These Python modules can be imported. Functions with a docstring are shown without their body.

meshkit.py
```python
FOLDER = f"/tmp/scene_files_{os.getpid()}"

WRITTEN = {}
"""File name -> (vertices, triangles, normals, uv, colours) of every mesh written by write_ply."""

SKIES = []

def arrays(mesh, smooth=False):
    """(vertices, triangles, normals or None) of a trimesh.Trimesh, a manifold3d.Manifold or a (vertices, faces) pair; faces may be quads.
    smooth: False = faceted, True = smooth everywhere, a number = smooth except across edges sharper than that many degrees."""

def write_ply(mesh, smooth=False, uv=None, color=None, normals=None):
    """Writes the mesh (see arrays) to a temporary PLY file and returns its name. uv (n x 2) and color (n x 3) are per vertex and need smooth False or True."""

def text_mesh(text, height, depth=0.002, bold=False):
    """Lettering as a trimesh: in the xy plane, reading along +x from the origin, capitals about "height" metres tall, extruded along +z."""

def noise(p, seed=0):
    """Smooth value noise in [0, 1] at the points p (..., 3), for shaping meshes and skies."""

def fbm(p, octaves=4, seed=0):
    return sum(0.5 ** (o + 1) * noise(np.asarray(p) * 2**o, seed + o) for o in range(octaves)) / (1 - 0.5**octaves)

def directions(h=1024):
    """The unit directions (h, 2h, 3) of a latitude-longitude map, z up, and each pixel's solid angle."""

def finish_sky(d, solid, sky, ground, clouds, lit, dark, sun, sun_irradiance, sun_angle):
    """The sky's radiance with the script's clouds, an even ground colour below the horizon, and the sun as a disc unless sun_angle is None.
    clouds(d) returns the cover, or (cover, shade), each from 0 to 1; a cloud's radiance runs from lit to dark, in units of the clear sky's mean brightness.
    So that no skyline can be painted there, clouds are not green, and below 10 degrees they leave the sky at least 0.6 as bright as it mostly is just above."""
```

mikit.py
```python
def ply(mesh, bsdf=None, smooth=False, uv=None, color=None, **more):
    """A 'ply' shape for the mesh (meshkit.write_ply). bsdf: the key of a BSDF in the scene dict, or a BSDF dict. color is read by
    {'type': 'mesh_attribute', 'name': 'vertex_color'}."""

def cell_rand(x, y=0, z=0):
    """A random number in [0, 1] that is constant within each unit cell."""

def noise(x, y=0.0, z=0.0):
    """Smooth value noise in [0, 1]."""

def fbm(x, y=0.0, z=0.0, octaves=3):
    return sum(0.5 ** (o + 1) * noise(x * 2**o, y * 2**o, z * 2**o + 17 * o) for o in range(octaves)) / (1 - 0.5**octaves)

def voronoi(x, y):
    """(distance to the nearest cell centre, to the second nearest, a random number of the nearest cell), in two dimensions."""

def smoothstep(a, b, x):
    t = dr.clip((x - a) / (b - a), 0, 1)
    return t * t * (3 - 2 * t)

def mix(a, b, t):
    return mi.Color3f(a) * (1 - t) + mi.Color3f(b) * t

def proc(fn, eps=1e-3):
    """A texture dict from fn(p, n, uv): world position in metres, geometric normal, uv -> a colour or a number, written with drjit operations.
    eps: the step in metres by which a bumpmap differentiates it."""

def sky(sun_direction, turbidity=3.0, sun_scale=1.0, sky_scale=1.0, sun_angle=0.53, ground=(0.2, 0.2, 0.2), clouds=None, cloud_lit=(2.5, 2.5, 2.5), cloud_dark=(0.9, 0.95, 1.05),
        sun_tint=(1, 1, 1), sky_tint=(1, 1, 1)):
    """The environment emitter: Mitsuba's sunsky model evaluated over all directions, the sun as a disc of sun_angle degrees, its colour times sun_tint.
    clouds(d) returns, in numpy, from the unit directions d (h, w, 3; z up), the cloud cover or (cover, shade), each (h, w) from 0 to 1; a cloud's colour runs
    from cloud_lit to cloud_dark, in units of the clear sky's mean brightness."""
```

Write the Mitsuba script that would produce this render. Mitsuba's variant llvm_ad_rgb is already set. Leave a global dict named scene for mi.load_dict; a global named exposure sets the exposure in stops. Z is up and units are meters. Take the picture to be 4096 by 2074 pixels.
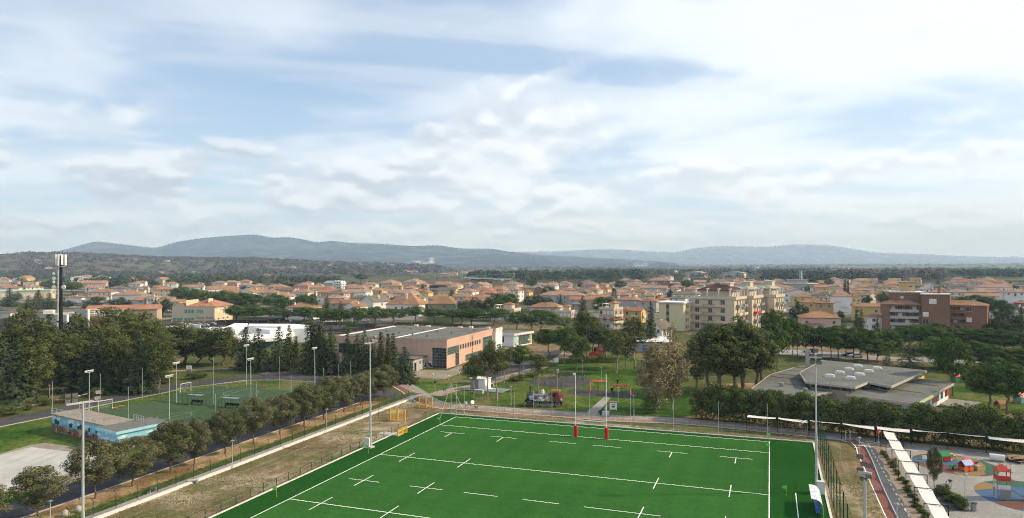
# Sports ground, park and town seen from the air on a bright cloudy day. z up, metres.
import math, numpy as np, trimesh, shapely, manifold3d as m3
from shapely.geometry import Polygon
import drjit as dr, mitsuba as mi, mikit, meshkit
from mikit import proc, noise, fbm, smoothstep, mix, voronoi
T = mi.ScalarTransform4f
scene, labels = {}, {}
rng = np.random.default_rng(7)

# ---------------------------------------------------------------- camera, sky, exposure
PITCH, ROLL = 16 / 2798.16, -0.004
fwd = np.array([0, math.cos(PITCH), math.sin(PITCH)])
r0 = np.array([1.0, 0, 0]); u0 = np.cross(r0, fwd)
upv = u0 * math.cos(ROLL) + r0 * math.sin(ROLL) * -1
EYE = np.array([0, 0, 31.17])
scene['camera'] = {'type': 'perspective', 'fov': math.degrees(2 * math.atan(2048 / 2798.16)), 'fov_axis': 'x', 'near_clip': 0.5, 'far_clip': 60000.0,
                   'to_world': T().look_at(origin=EYE.tolist(), target=(EYE + fwd).tolist(), up=upv.tolist()), 'medium': {'type': 'ref', 'id': 'haze_air'}}
exposure = 1.92
SUN = [0.84, 0.03, 0.55]

def cloud_fn(d):
    z = np.maximum(d[..., 2], 0.0)
    q = 1.0 / (z + 0.07)
    X0, Y0 = d[..., 0] * q, d[..., 1] * q
    el = np.degrees(np.arcsin(np.clip(d[..., 2], -1, 1)))
    az = np.degrees(np.arctan2(d[..., 0], d[..., 1]))
    ss = lambda a, b, x: (lambda t: t * t * (3 - 2 * t))(np.clip((x - a) / (b - a), 0, 1))
    def nz(X, Y, k, oct=5, gain=.55):
        v, a, t = 0, 1.0, 0
        for i in range(oct):
            v = v + a * meshkit.noise(np.stack([X * 2 ** i + k * 1.3, Y * 2 ** i + k * 2.1, np.full_like(X, k + i * 3.1)], -1), k); t += a; a *= gain
        return v / t
    wx, wy = nz(X0 * .8, Y0 * .8, 3, 3) - .5, nz(X0 * .8, Y0 * .8, 4, 3) - .5
    X, Y = X0 + .5 * wx, Y0 + .9 * wy
    g = lambda a0, e0, sa, se: np.exp(-((az - a0) / sa) ** 2 - ((el - e0) / se) ** 2)
    # cumulus banks seen from the side: billowing bright tops over flat grey bases, smaller and flatter towards the horizon
    def layer(fa, fe, k, lo, hi, bank, dk):
        E = el + .35 / fe * (nz(az * fa * 1.6, el * fe * 1.6, k + 50, 4) - .5)
        p = nz(az * fa, E * fe, k, 7, .57); up = nz(az * fa + .03, (E + dk) * fe, k, 7, .57)
        return ss(lo, hi, p + bank), ss(-.10, .12, p - up)
    c1, l1 = layer(.13, .25, 23, .52, .70, .34 * (1.0 * g(-6, 8.6, 8, 2.6) + 1.1 * g(3, 11.2, 10, 3.6) + .8 * g(-30, 11, 9, 3.0) + .7 * g(14, 7.0, 9, 1.8)) - .16 - .25 * g(-13, 13.5, 7, 3), 1.0)
    c2, l2 = layer(.19, .46, 37, .48, .66, .22 * (1.0 * g(-22, 5.0, 22, 3.0) + .8 * g(6, 5.0, 14, 2.0) + .7 * g(20, 6.6, 9, 1.5) + .5 * g(-16, 7.6, 12, 1.6)) - .09, .6)
    c3, l3 = layer(.30, .95, 61, .47, .60, .16 * (1.0 * g(-10, 2.4, 40, 1.6) + .4 * g(26, 3.2, 12, 1.2)) - .04, .35)
    c3 = c3 * ss(4.5, 2.6, el); c2 = c2 * ss(1.2, 2.6, el) * ss(12, 8, el)
    # high veils and streaks
    veil = nz(X * .45, Y * 1.1, 9, 6); streak = nz((X0 * .9 + Y0 * .35) * .7, (Y0 - .3 * X0) * 3.0, 17, 6)
    high = nz(X * 1.3, Y * 1.5, 31, 7, .60)
    gaps = .55 * g(-16, 13.6, 14, 2.8) + .55 * g(27, 10.3, 11, 2.2) + .40 * g(9, 15.5, 9, 2.0) + .25 * g(-30, 18, 10, 3)
    hi = ss(.38, .62, high * .6 + veil * .4 + .22 * g(27, 17, 17, 4.5) + .02 * g(0, 23, 60, 5) - .30 * gaps)
    thin = np.clip(.36 + .44 * hi + .30 * ss(.48, .64, streak) * (1 - hi) - .24 * gaps + .12 * ss(0, 32, az), 0, .97)
    low = np.exp(-np.maximum(el, 0) / 2.2)
    left = ss(18, -26, az)
    cover = np.clip(thin + .30 * low, 0, .97); shade = np.clip(.30 + .26 * left - .30 * hi + .08 * low - .22 * ss(5, 35, az), 0, 1)
    for c, l in ((c1, l1), (c2, l2), (c3, l3)):
        s_ = np.clip(.50 + .40 * left - .64 * l, 0, 1); a = c * .92
        shade = shade * (1 - a) + s_ * a; cover = cover * (1 - a) + a
    return np.clip(cover, 0, 1), np.clip(shade, 0, 1)

scene['sky'] = mikit.sky(SUN, turbidity=2.6, sun_scale=1.05, sky_scale=1.25, sun_angle=1.6, ground=(.12, .13, .12), clouds=cloud_fn,
                         cloud_lit=(2.72, 2.86, 3.00), cloud_dark=(1.22, 1.42, 1.72), sky_tint=(1.06, 1.12, 1.17), sun_tint=(1.0, .985, .955))
scene['haze_air'] = {'type': 'homogeneous', 'albedo': {'type': 'rgb', 'value': [.70, .86, 1.0]}, 'sigma_t': {'type': 'rgb', 'value': [1 / 13200, 1 / 11600, 1 / 9500]}}
scene['haze'] = {'type': 'cube', 'to_world': T().translate([0, 9000, 320]).scale([19000, 11000, 321.5]), 'bsdf': {'type': 'null'}, 'interior': {'type': 'ref', 'id': 'haze_air'}}
labels['haze'] = {'label': 'pale blue haze filling the air towards the distant hills', 'category': 'haze', 'kind': 'stuff'}

# ---------------------------------------------------------------- materials
def plain(name, rgb, rough=.8, spec=.3, metal=0.0):
    scene[name] = {'type': 'twosided', 'b': {'type': 'principled', 'base_color': {'type': 'rgb', 'value': list(rgb)}, 'roughness': rough, 'specular': spec, 'metallic': metal}}
def diff(name, rgb):
    scene[name] = {'type': 'twosided', 'b': {'type': 'diffuse', 'reflectance': {'type': 'rgb', 'value': list(rgb)}}}
def pdiff(name, fn):
    scene[name] = {'type': 'twosided', 'b': {'type': 'diffuse', 'reflectance': proc(fn)}}

def ground_fn(p, n, uv):
    x, y = p.x, p.y
    a = fbm(x * .035, y * .035, 0, 4); b = noise(x * .6, y * .6); c = noise(x * .004 + 9, y * .004)
    near = mix((.085, .10, .038), (.20, .155, .095), smoothstep(.42, .66, a))
    near = near * (.75 + .5 * b)
    far = mix((.036, .046, .028), (.105, .095, .066), smoothstep(.35, .7, fbm(x * .006, y * .0022, 3, 3)))
    far = mix(far, (.085, .105, .045), smoothstep(.62, .72, c) * .8)
    return mix(near, far, smoothstep(420.0, 900.0, y))
pdiff('m_ground', ground_fn)
def grass_fn(p, n, uv):
    a = fbm(p.x * .11, p.y * .11, 1, 4); b = noise(p.x * 1.7, p.y * 1.7)
    c = mix((.035, .082, .016), (.085, .125, .030), smoothstep(.3, .65, a))
    c = mix(c, (.19, .16, .085), smoothstep(.60, .80, fbm(p.x * .07 + 31, p.y * .07, 4, 3)) * .6)
    return c * (.65 + .7 * b)
pdiff('m_grass', grass_fn)
TH = -0.3538; UX, UY = math.sin(TH), -math.cos(TH); VX, VY = math.cos(TH), math.sin(TH)
def dry_fn(p, n, uv):
    a = fbm(p.x * .16, p.y * .16, 2, 5); b = noise(p.x * 2.3, p.y * 2.3); s = noise(p.x * 7., p.y * 7.)
    c = mix((.165, .125, .072), (.33, .275, .195), smoothstep(.42, .72, a))
    c = mix(c, (.10, .12, .045), smoothstep(.48, .66, fbm(p.x * .24 + 5, p.y * .24, 7, 4)) * .75)
    v = p.x * VX + p.y * VY; u = p.x * UX + p.y * UY; tr = noise(v * 2.2 + .6 * noise(u * .05, v * .1), u * .035); tuft = noise(p.x * 1.3 + 7, p.y * 1.3)
    c = mix(c, (.30, .25, .18), smoothstep(.60, .78, tr) * .3); c = mix(c, (.075, .095, .035), smoothstep(.70, .80, tuft * .6 + a * .4) * .8)
    return c * (.72 + .35 * b + .25 * s)
pdiff('m_dry', dry_fn)
def litter_fn(p, n, uv):
    a = fbm(p.x * .3, p.y * .3, 4, 4); b = noise(p.x * 5., p.y * 5.)
    c = mix((.19, .125, .065), (.34, .25, .15), smoothstep(.3, .7, a))
    c = mix(c, (.07, .10, .03), smoothstep(.62, .75, fbm(p.x * .2 + 8, p.y * .2, 1, 3)) * .7)
    return c * (.7 + .6 * b)
pdiff('m_litter', litter_fn)
def turf_fn(p, n, uv):
    u = p.x * UX + p.y * UY
    s = noise(p.x * 4., p.y * 4.); m = fbm(p.x * .12, p.y * .12, 3, 3); t = noise(u * 1.8, (p.x * VX + p.y * VY) * .12)
    return mi.Color3f(.032, .112, .024) * (.70 + .26 * s + .25 * m + .12 * t) * (1 + .035 * dr.sin((p.x * VX + p.y * VY) * 1.57))
pdiff('m_turf', turf_fn)
def turf2_fn(p, n, uv):
    s = noise(p.x * 4., p.y * 4.); m = fbm(p.x * .12, p.y * .12, 3, 3)
    return mi.Color3f(.017, .078, .015) * (.72 + .26 * s + .25 * m)
pdiff('m_turf_border', turf2_fn)
def oldturf_fn(p, n, uv):
    m = fbm(p.x * .09, p.y * .09, 6, 4); s = noise(p.x * 3., p.y * 3.)
    return mix((.045, .085, .045), (.075, .11, .065), m) * (.8 + .4 * s)
pdiff('m_oldturf', oldturf_fn)
def asphalt_fn(p, n, uv):
    a = fbm(p.x * .2, p.y * .2, 3, 4); s = noise(p.x * 6, p.y * 6)
    return mix((.050, .052, .058), (.10, .10, .105), a) * (.8 + .4 * s)
pdiff('m_asphalt', asphalt_fn)
def pave_fn(p, n, uv):
    a = fbm(p.x * .25, p.y * .25, 5, 4); s = noise(p.x * 5, p.y * 5)
    return mix((.22, .22, .215), (.33, .325, .31), a) * (.85 + .3 * s)
pdiff('m_pave', pave_fn)
def concrete_fn(p, n, uv):
    a = fbm(p.x * .35, p.y * .35, 5, 5); st = fbm(p.x * 1.1, p.y * .15, 9, 3)
    return mix((.36, .37, .355), (.52, .52, .50), a) * (.82 + .3 * st)
pdiff('m_concrete', concrete_fn)
def slab_fn(p, n, uv):
    a = fbm(p.x * .3, p.y * .3, 8, 4); s = noise(p.x * 3, p.y * 3)
    return mix((.21, .185, .15), (.33, .30, .255), a) * (.8 + .35 * s)
pdiff('m_slab', slab_fn)
diff('m_field_a', (.060, .066, .038)); diff('m_field_b', (.115, .145, .070))
def town_fn(p, n, uv):
    a = fbm(p.x * .05, p.y * .05, 2, 3); s = noise(p.x * .5, p.y * .5)
    return mix(mix((.04, .06, .025), (.13, .12, .085), smoothstep(.35, .55, a)), (.22, .21, .195), smoothstep(.55, .68, a)) * (.7 + .5 * s)
pdiff('m_town', town_fn); diff('m_pinklane', (.27, .185, .15))
def red_fn(p, n, uv):
    a = fbm(p.x * .4, p.y * .4, 8, 4)
    return mix((.165, .078, .065), (.225, .115, .095), a)
pdiff('m_redlane', red_fn)
def beige_fn(p, n, uv):
    a = fbm(p.x * .4, p.y * .4, 2, 4)
    return mix((.23, .19, .15), (.33, .285, .23), a)
pdiff('m_beigelane', beige_fn)
def roof_tile_fn(lo, hi, moss):
    def fn(p, n, uv):
        a = fbm(p.x * .12, p.y * .12, p.z * .1, 3); b = noise(p.x * .9, p.y * .9, p.z * .9); s = noise(p.x * 2.7, p.y * 2.7, p.z * 5)
        c = mix(lo, hi, smoothstep(.3, .7, a) * .7 + .3 * b)
        return mix(c, moss, smoothstep(.52, .78, b * .5 + a * .5) * .7) * (.75 + .5 * s)
    return fn
pdiff('r_terracotta', roof_tile_fn((.275, .165, .12), (.40, .265, .20), (.20, .155, .115)))
pdiff('r_orange', roof_tile_fn((.32, .145, .092), (.41, .215, .145), (.26, .155, .105)))
pdiff('r_brown', roof_tile_fn((.24, .135, .082), (.38, .23, .145), (.15, .12, .08)))
pdiff('r_grey', roof_tile_fn((.13, .115, .095), (.22, .195, .16), (.10, .095, .075)))
def bitumen_fn(p, n, uv):
    a = fbm(p.x * .22, p.y * .22, 3, 4); s = noise(p.x * 3, p.y * 3)
    return mix((.115, .125, .118), (.185, .195, .18), a) * (.85 + .3 * s)
pdiff('m_bitumen', bitumen_fn)
def wall_fn(rgb, k=.22):
    def fn(p, n, uv):
        a = fbm(p.x * .4, p.y * .4, p.z * .25, 3); st = fbm((p.x + p.y) * 1.6, (p.x - p.y) * 1.6, p.z * .12, 3)
        return mi.Color3f(rgb) * (1 - k + k * (a + st))
    return fn
for nm, c in dict(white=(.68, .67, .64), cream=(.58, .50, .36), yellow=(.60, .45, .19), grey=(.40, .39, .375), pink=(.50, .37, .32), ochre=(.50, .34, .17), tan=(.42, .36, .28), green=(.24, .25, .155)).items():
    diff('w_' + nm, c)
def brick_fn(p, n, uv):
    h = p.x * .94 + p.y * .34; row = dr.floor(p.z / .25)
    b = mikit.cell_rand(dr.floor((h + .3 * row) / .55), row); a = fbm(p.x * .3, p.y * .3, p.z * .3, 3)
    return mix((.185, .10, .072), (.285, .16, .115), b * .6 + a * .4)
pdiff('w_brick', brick_fn)
pdiff('w_hall', wall_fn((.58, .38, .30), .24)); pdiff('w_block', wall_fn((.56, .48, .36), .18)); pdiff('w_whitewash', wall_fn((.72, .73, .75), .15))
diff('m_shutter_green', (.12, .30, .24)); diff('m_shutter_brown', (.16, .075, .045)); diff('m_shutter_white', (.68, .68, .66))
plain('m_glass', (.03, .036, .042), .12, .7); plain('m_glass_teal', (.06, .10, .095), .15, .7)
diff('m_white', (.78, .78, .77)); diff('m_offwhite', (.62, .61, .58)); diff('m_black', (.02, .02, .022)); diff('m_darkgrey', (.07, .072, .075)); diff('m_midgrey', (.26, .265, .27))
plain('m_galv', (.50, .52, .54), .45, .5, .35); plain('m_steel', (.30, .315, .33), .4, .5, .5); diff('m_fencegreen', (.018, .065, .038)); plain('m_yellow', (.68, .40, .02), .5, .4)
plain('m_redpad', (.50, .012, .022), .6, .3); plain('m_orange', (.62, .13, .03), .5, .4); plain('m_red', (.45, .03, .03), .5, .4); plain('m_blue', (.03, .12, .42), .5, .4); plain('m_lime', (.15, .65, .10), .6, .3); plain('m_tealpaint', (.10, .36, .36), .6, .3)
plain('m_skyblue', (.28, .55, .66), .7, .2); diff('m_woodbench', (.05, .10, .07)); diff('m_timber', (.30, .20, .11)); diff('m_rust', (.16, .075, .045)); diff('m_stone', (.42, .40, .36))
diff('m_sail', (.66, .655, .63)); diff('m_linepaint', (.82, .84, .80)); diff('m_oldline', (.30, .34, .28))

plain('m_silver', (.45, .46, .48), .35, .5, .4); plain('m_carwhite', (.72, .72, .72), .3, .5); plain('m_cardark', (.03, .032, .036), .3, .6); plain('m_carred', (.30, .02, .03), .3, .5); plain('m_carblue', (.03, .07, .22), .3, .5)
diff('m_skin', (.42, .27, .20)); diff('m_playgreen', (.05, .22, .10)); diff('m_rustroof', (.27, .14, .075)); diff('m_redpaint', (.20, .05, .06))
scene['m_clearshell'] = {'type': 'twosided', 'b': {'type': 'diffuse', 'reflectance': {'type': 'rgb', 'value': [.62, .66, .68]}}}
diff('w_hall_dark', (.44, .27, .20)); diff('m_tealframe', (.17, .25, .22)); diff('m_greentrim', (.40, .62, .45)); diff('w_cblock', (.62, .55, .36)); diff('m_limewash', (.40, .52, .22))
pdiff('r_plum', roof_tile_fn((.085, .05, .05), (.125, .075, .072), (.08, .06, .055))); pdiff('r_pale', roof_tile_fn((.33, .32, .27), (.42, .41, .35), (.25, .25, .21)))
def mural_fn(p, n, uv):
    a = fbm(p.x * .5, p.y * .5, p.z * 1.2, 4); k = smoothstep(.9, 1.9, p.z + (a - .5) * 1.6)
    return mix(mix((.13, .12, .07), (.20, .20, .22), smoothstep(.4, .6, fbm(p.x * 1.3, p.y * 1.3, p.z * 2, 3))), mix((.22, .48, .62), (.60, .72, .78), smoothstep(.55, .68, fbm(p.x * .8 + 3, p.y * .8, p.z * 1.8, 3))), k)
pdiff('m_mural', mural_fn)
for nm, c in dict(brown=(.22, .10, .06), olive=(.12, .17, .06), rust=(.35, .12, .08), dark=(.06, .055, .05), sand=(.42, .30, .20), cloud=(.62, .72, .78)).items(): diff('m_pt_' + nm, c)

# ---------------------------------------------------------------- helpers
def number(key):
    if key not in NAMES:
        NAMES.add(key); return key
    i = NEXT.get(key, 1)
    while f'{key}_{i:03d}' in NAMES: i += 1
    NEXT[key] = i + 1; k = f'{key}_{i:03d}'; NAMES.add(k); return k
NAMES, NEXT = set(), {}
def tag(key, label, cat=None, group=None, kind=None):
    d = labels.setdefault(key, {}); d['label'] = label
    if cat: d['category'] = cat
    if group: d['group'] = group
    if kind: d['kind'] = kind
    return key
def thing(name, label, cat, group=None):
    k = number(name); tag(k, label, cat, group); return k
def cat(ms):
    vs, fs, o = [], [], 0
    for m in ms:
        if hasattr(m, 'vertices'): m = (m.vertices, m.faces)
        v, f = np.asarray(m[0], float), np.asarray(m[1], int)
        if f.shape[1] == 4: f = np.vstack([f[:, [0, 1, 2]], f[:, [0, 2, 3]]])
        vs.append(v); fs.append(f + o); o += len(v)
    return np.vstack(vs), np.vstack(fs)
def part(parent, name, mesh, bsdf, smooth=False, label=None, kind=None):
    k = number(parent + '__' + name)
    if isinstance(mesh, list): mesh = cat(mesh)
    scene[k] = mikit.ply(mesh, bsdf, smooth)
    if label or kind:
        labels[k] = {}
        if label: labels[k]['label'] = label
        if kind: labels[k]['kind'] = kind
    return k
def solo(name, mesh, bsdf, label, cat_=None, group=None, kind=None, smooth=False):
    k = number(name)
    if isinstance(mesh, list): mesh = cat(mesh)
    scene[k] = mikit.ply(mesh, bsdf, smooth); tag(k, label, cat_, group, kind); return k
def structure(name, mesh, bsdf, label=None):
    k = number(name)
    if isinstance(mesh, list): mesh = cat(mesh)
    scene[k] = mikit.ply(mesh, bsdf); labels[k] = {'kind': 'structure'}
    if label: labels[k]['label'] = label
    return k
BOXF = np.array([[0, 2, 3, 1], [4, 5, 7, 6], [0, 1, 5, 4], [2, 6, 7, 3], [0, 4, 6, 2], [1, 3, 7, 5]])
def xf(v, x, y, yaw):
    v = np.array(v, float); c, s = math.cos(yaw), math.sin(yaw); o = v.copy()
    o[:, 0] = v[:, 0] * c - v[:, 1] * s + x; o[:, 1] = v[:, 0] * s + v[:, 1] * c + y; return o
def box(x0, x1, y0, y1, z0, z1):
    v = np.array([[x, y, z] for z in (z0, z1) for y in (y0, y1) for x in (x0, x1)], float)
    return v, BOXF
def place(m, x, y, yaw=0.0, z=0.0):
    if isinstance(m, list): m = cat(m)
    v = xf(m[0], x, y, yaw); v[:, 2] += z; return v, m[1]
def tube(pts, r, n=6, cap=True):
    p = np.asarray(pts, float); t = np.gradient(p, axis=0); t /= np.linalg.norm(t, axis=1, keepdims=True) + 1e-12
    a = np.cross(t, np.where(np.abs(t[:, 2:]) < .9, [0, 0, 1.], [1., 0, 0])); a /= np.linalg.norm(a, axis=1, keepdims=True) + 1e-12
    b = np.cross(t, a); an = np.arange(n) * 2 * np.pi / n; R = np.broadcast_to(np.asarray(r, float), (len(p),))
    v = p[:, None] + R[:, None, None] * (np.cos(an)[None, :, None] * a[:, None] + np.sin(an)[None, :, None] * b[:, None])
    i, j = np.meshgrid(np.arange(len(p) - 1), np.arange(n), indexing='ij')
    q = np.stack([i * n + j, i * n + (j + 1) % n, (i + 1) * n + (j + 1) % n, (i + 1) * n + j], -1).reshape(-1, 4)
    v = v.reshape(-1, 3); f = np.vstack([q[:, [0, 1, 2]], q[:, [0, 2, 3]]])
    if cap:
        v = np.vstack([v, p[:1], p[-1:]]); L = len(v); e = np.arange(n)
        f = np.vstack([f, np.stack([(e + 1) % n, e, e * 0 + L - 2], 1), np.stack([e + (len(p) - 1) * n, (e + 1) % n + (len(p) - 1) * n, e * 0 + L - 1], 1)])
    return v, f
def sheet(poly, z, holes=()):
    g = poly if hasattr(poly, 'geom_type') else Polygon(poly, holes)
    if not g.is_valid: g = g.buffer(0)
    out = []
    for q in getattr(g, 'geoms', [g]):
        v, f = trimesh.creation.triangulate_polygon(q, engine='earcut')
        v3 = np.column_stack([v, np.full(len(v), z)]); a, b, c = v3[f[:, 0]], v3[f[:, 1]], v3[f[:, 2]]
        fl = np.cross(b - a, c - a)[:, 2] < 0; f = f.copy(); f[fl] = f[fl][:, ::-1]; out.append((v3, f))
    return cat(out)
def prism(poly, z0, z1):
    g = poly if hasattr(poly, 'geom_type') else Polygon(poly)
    if not g.is_valid: g = g.buffer(0)
    out = []
    for q in getattr(g, 'geoms', [g]):
        m = trimesh.creation.extrude_polygon(q, z1 - z0, engine='earcut'); v = np.array(m.vertices); v[:, 2] += z0; out.append((v, np.array(m.faces)))
    return cat(out)
def strip(line, w):
    return shapely.LineString(line).buffer(w / 2, cap_style='flat', join_style='mitre')
def smooth_line(pts, n=8):
    from scipy.interpolate import PchipInterpolator
    p = np.asarray(pts, float); s = np.r_[0, np.cumsum(np.linalg.norm(np.diff(p, axis=0), axis=1))]
    t = np.linspace(0, s[-1], n * (len(p) - 1) + 1); return np.column_stack([PchipInterpolator(s, p[:, k])(t) for k in (0, 1)])
def F(u, v):      # rugby-field frame: u metres from the far goal line towards the camera, v metres from the left touch line
    return (-14.07 + v * VX + u * UX, 135.04 + v * VY + u * UY)
def rectF(u0, u1, v0, v1): return [F(u0, v0), F(u0, v1), F(u1, v1), F(u1, v0)]

# ---------------------------------------------------------------- ground, hills
gx = np.r_[-18000, -9000, -4000, -1500, -600, -300, 0, 300, 600, 1500, 4000, 9000, 18000]
gy = np.r_[-1800, -600, -200, 0, 100, 200, 400, 800, 1600, 3200, 6400, 12000, 19500]
gv = np.array([[x, y, -0.02] for y in gy for x in gx]); nx = len(gx)
gf = np.array([[j * nx + i, j * nx + i + 1, (j + 1) * nx + i + 1, (j + 1) * nx + i] for j in range(len(gy) - 1) for i in range(nx - 1)])
structure('ground', (gv, gf), 'm_ground', 'flat plain of grass, bare soil and fields running to the hills')
def hill_fn(p, n, uv):
    a = fbm(p.x * .004, p.y * .004, p.z * .004, 4)
    return mix((.020, .028, .024), (.050, .054, .040), smoothstep(.4, .75, a))
pdiff('m_hill', hill_fn)
def foothill_fn(p, n, uv):
    a = fbm(p.x * .012, p.y * .004, 2, 4); b = noise(p.x * .05, p.y * .03)
    return mix(mix((.055, .060, .042), (.105, .092, .070), smoothstep(.35, .6, a)), (.13, .14, .075), smoothstep(.68, .76, noise(p.x * .006, p.y * .004)) * .6) * (.8 + .4 * b)
pdiff('m_foothill', foothill_fn)
HILLV = []
def ridge(name, prof, dist, depth, seed, label, mat='m_hill'):
    """A range of hills: (azimuth tangent, elevation tangent) of its skyline at a mean distance, with spurs and gullies."""
    t = np.linspace(prof[0][0], prof[-1][0], 240); e = np.interp(t, [a for a, _ in prof], [b for _, b in prof])
    k = np.ones(5) / 5; e = np.convolve(np.pad(e, 2, mode='edge'), k, mode='valid')
    s = np.linspace(0, 1, 26); rows = []
    for si in s:
        dd = dist - depth * (1 - si) + depth * .5 * max(0, 0)
        x = t * dist + (dd - dist) * t * .9
        y = np.full_like(t, dd) + 500 * (meshkit.noise(np.stack([t * 9, t * 0 + seed, t * 0], -1), seed) - .5) * (1 - si)
        spur = meshkit.noise(np.stack([x / 750, y / 2600, x * 0 + seed], -1), seed) - .5 + .5 * (meshkit.noise(np.stack([x / 300, y / 900, x * 0 + seed], -1), seed + 1) - .5)
        h = e * dist * (si ** 1.25) + 31 * si
        h = h + spur * 260 * si * (1 - si) * 1.6 * (e / e.max())
        rows.append(np.stack([x, y, np.maximum(h, 0) - 3 * (si == 0)], -1))
    rows.append(rows[-1] + np.array([0, depth * .6, 0]) * 1.0 - np.array([0, 0, 1.0]) * rows[-1][:, 2:] * 1.0)
    v = np.stack(rows); R, C = v.shape[:2]
    f = np.array([[j * C + i, j * C + i + 1, (j + 1) * C + i + 1, (j + 1) * C + i] for j in range(R - 1) for i in range(C - 1)])
    HILLV.append(v.reshape(-1, 3)); k = number(name); scene[k] = mikit.ply((v.reshape(-1, 3), f), mat, True); tag(k, label, kind='structure')
ridge('hills', [(np.float64(-0.7319), np.float64(0.01557)), (np.float64(-0.6978), np.float64(0.01543)), (np.float64(-0.6467), np.float64(0.01977)), (np.float64(-0.5955), np.float64(0.03378)), (np.float64(-0.5444), np.float64(0.02732)), (np.float64(-0.5074), np.float64(0.02319)), (np.float64(-0.4875), np.float64(0.0305)), (np.float64(-0.4477), np.float64(0.03716)), (np.float64(-0.4136), np.float64(0.03987)), (np.float64(-0.3682), np.float64(0.04253)), (np.float64(-0.3398), np.float64(0.03673)), (np.float64(-0.3255), np.float64(0.03895)), (np.float64(-0.3), np.float64(0.03544)), (np.float64(-0.2773), np.float64(0.02966)), (np.float64(-0.2602), np.float64(0.03357)), (np.float64(-0.2318), np.float64(0.02948)), (np.float64(-0.1863), np.float64(0.02816)), (np.float64(-0.1409), np.float64(0.02457)), (np.float64(-0.1068), np.float64(0.02614)), (np.float64(-0.0727), np.float64(0.02089)), (np.float64(-0.0272), np.float64(0.0207)), (np.float64(-0.0045), np.float64(0.01607)), (np.float64(0.0296), np.float64(0.01252)), (np.float64(0.075), np.float64(0.0095)), (np.float64(0.1318), np.float64(0.00643)), (np.float64(0.2), np.float64(0.00218)), (np.float64(0.2341), np.float64(-0.0008))], 8200, 2600, 3, 'dark blue wooded hills behind the town on the left')
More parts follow.
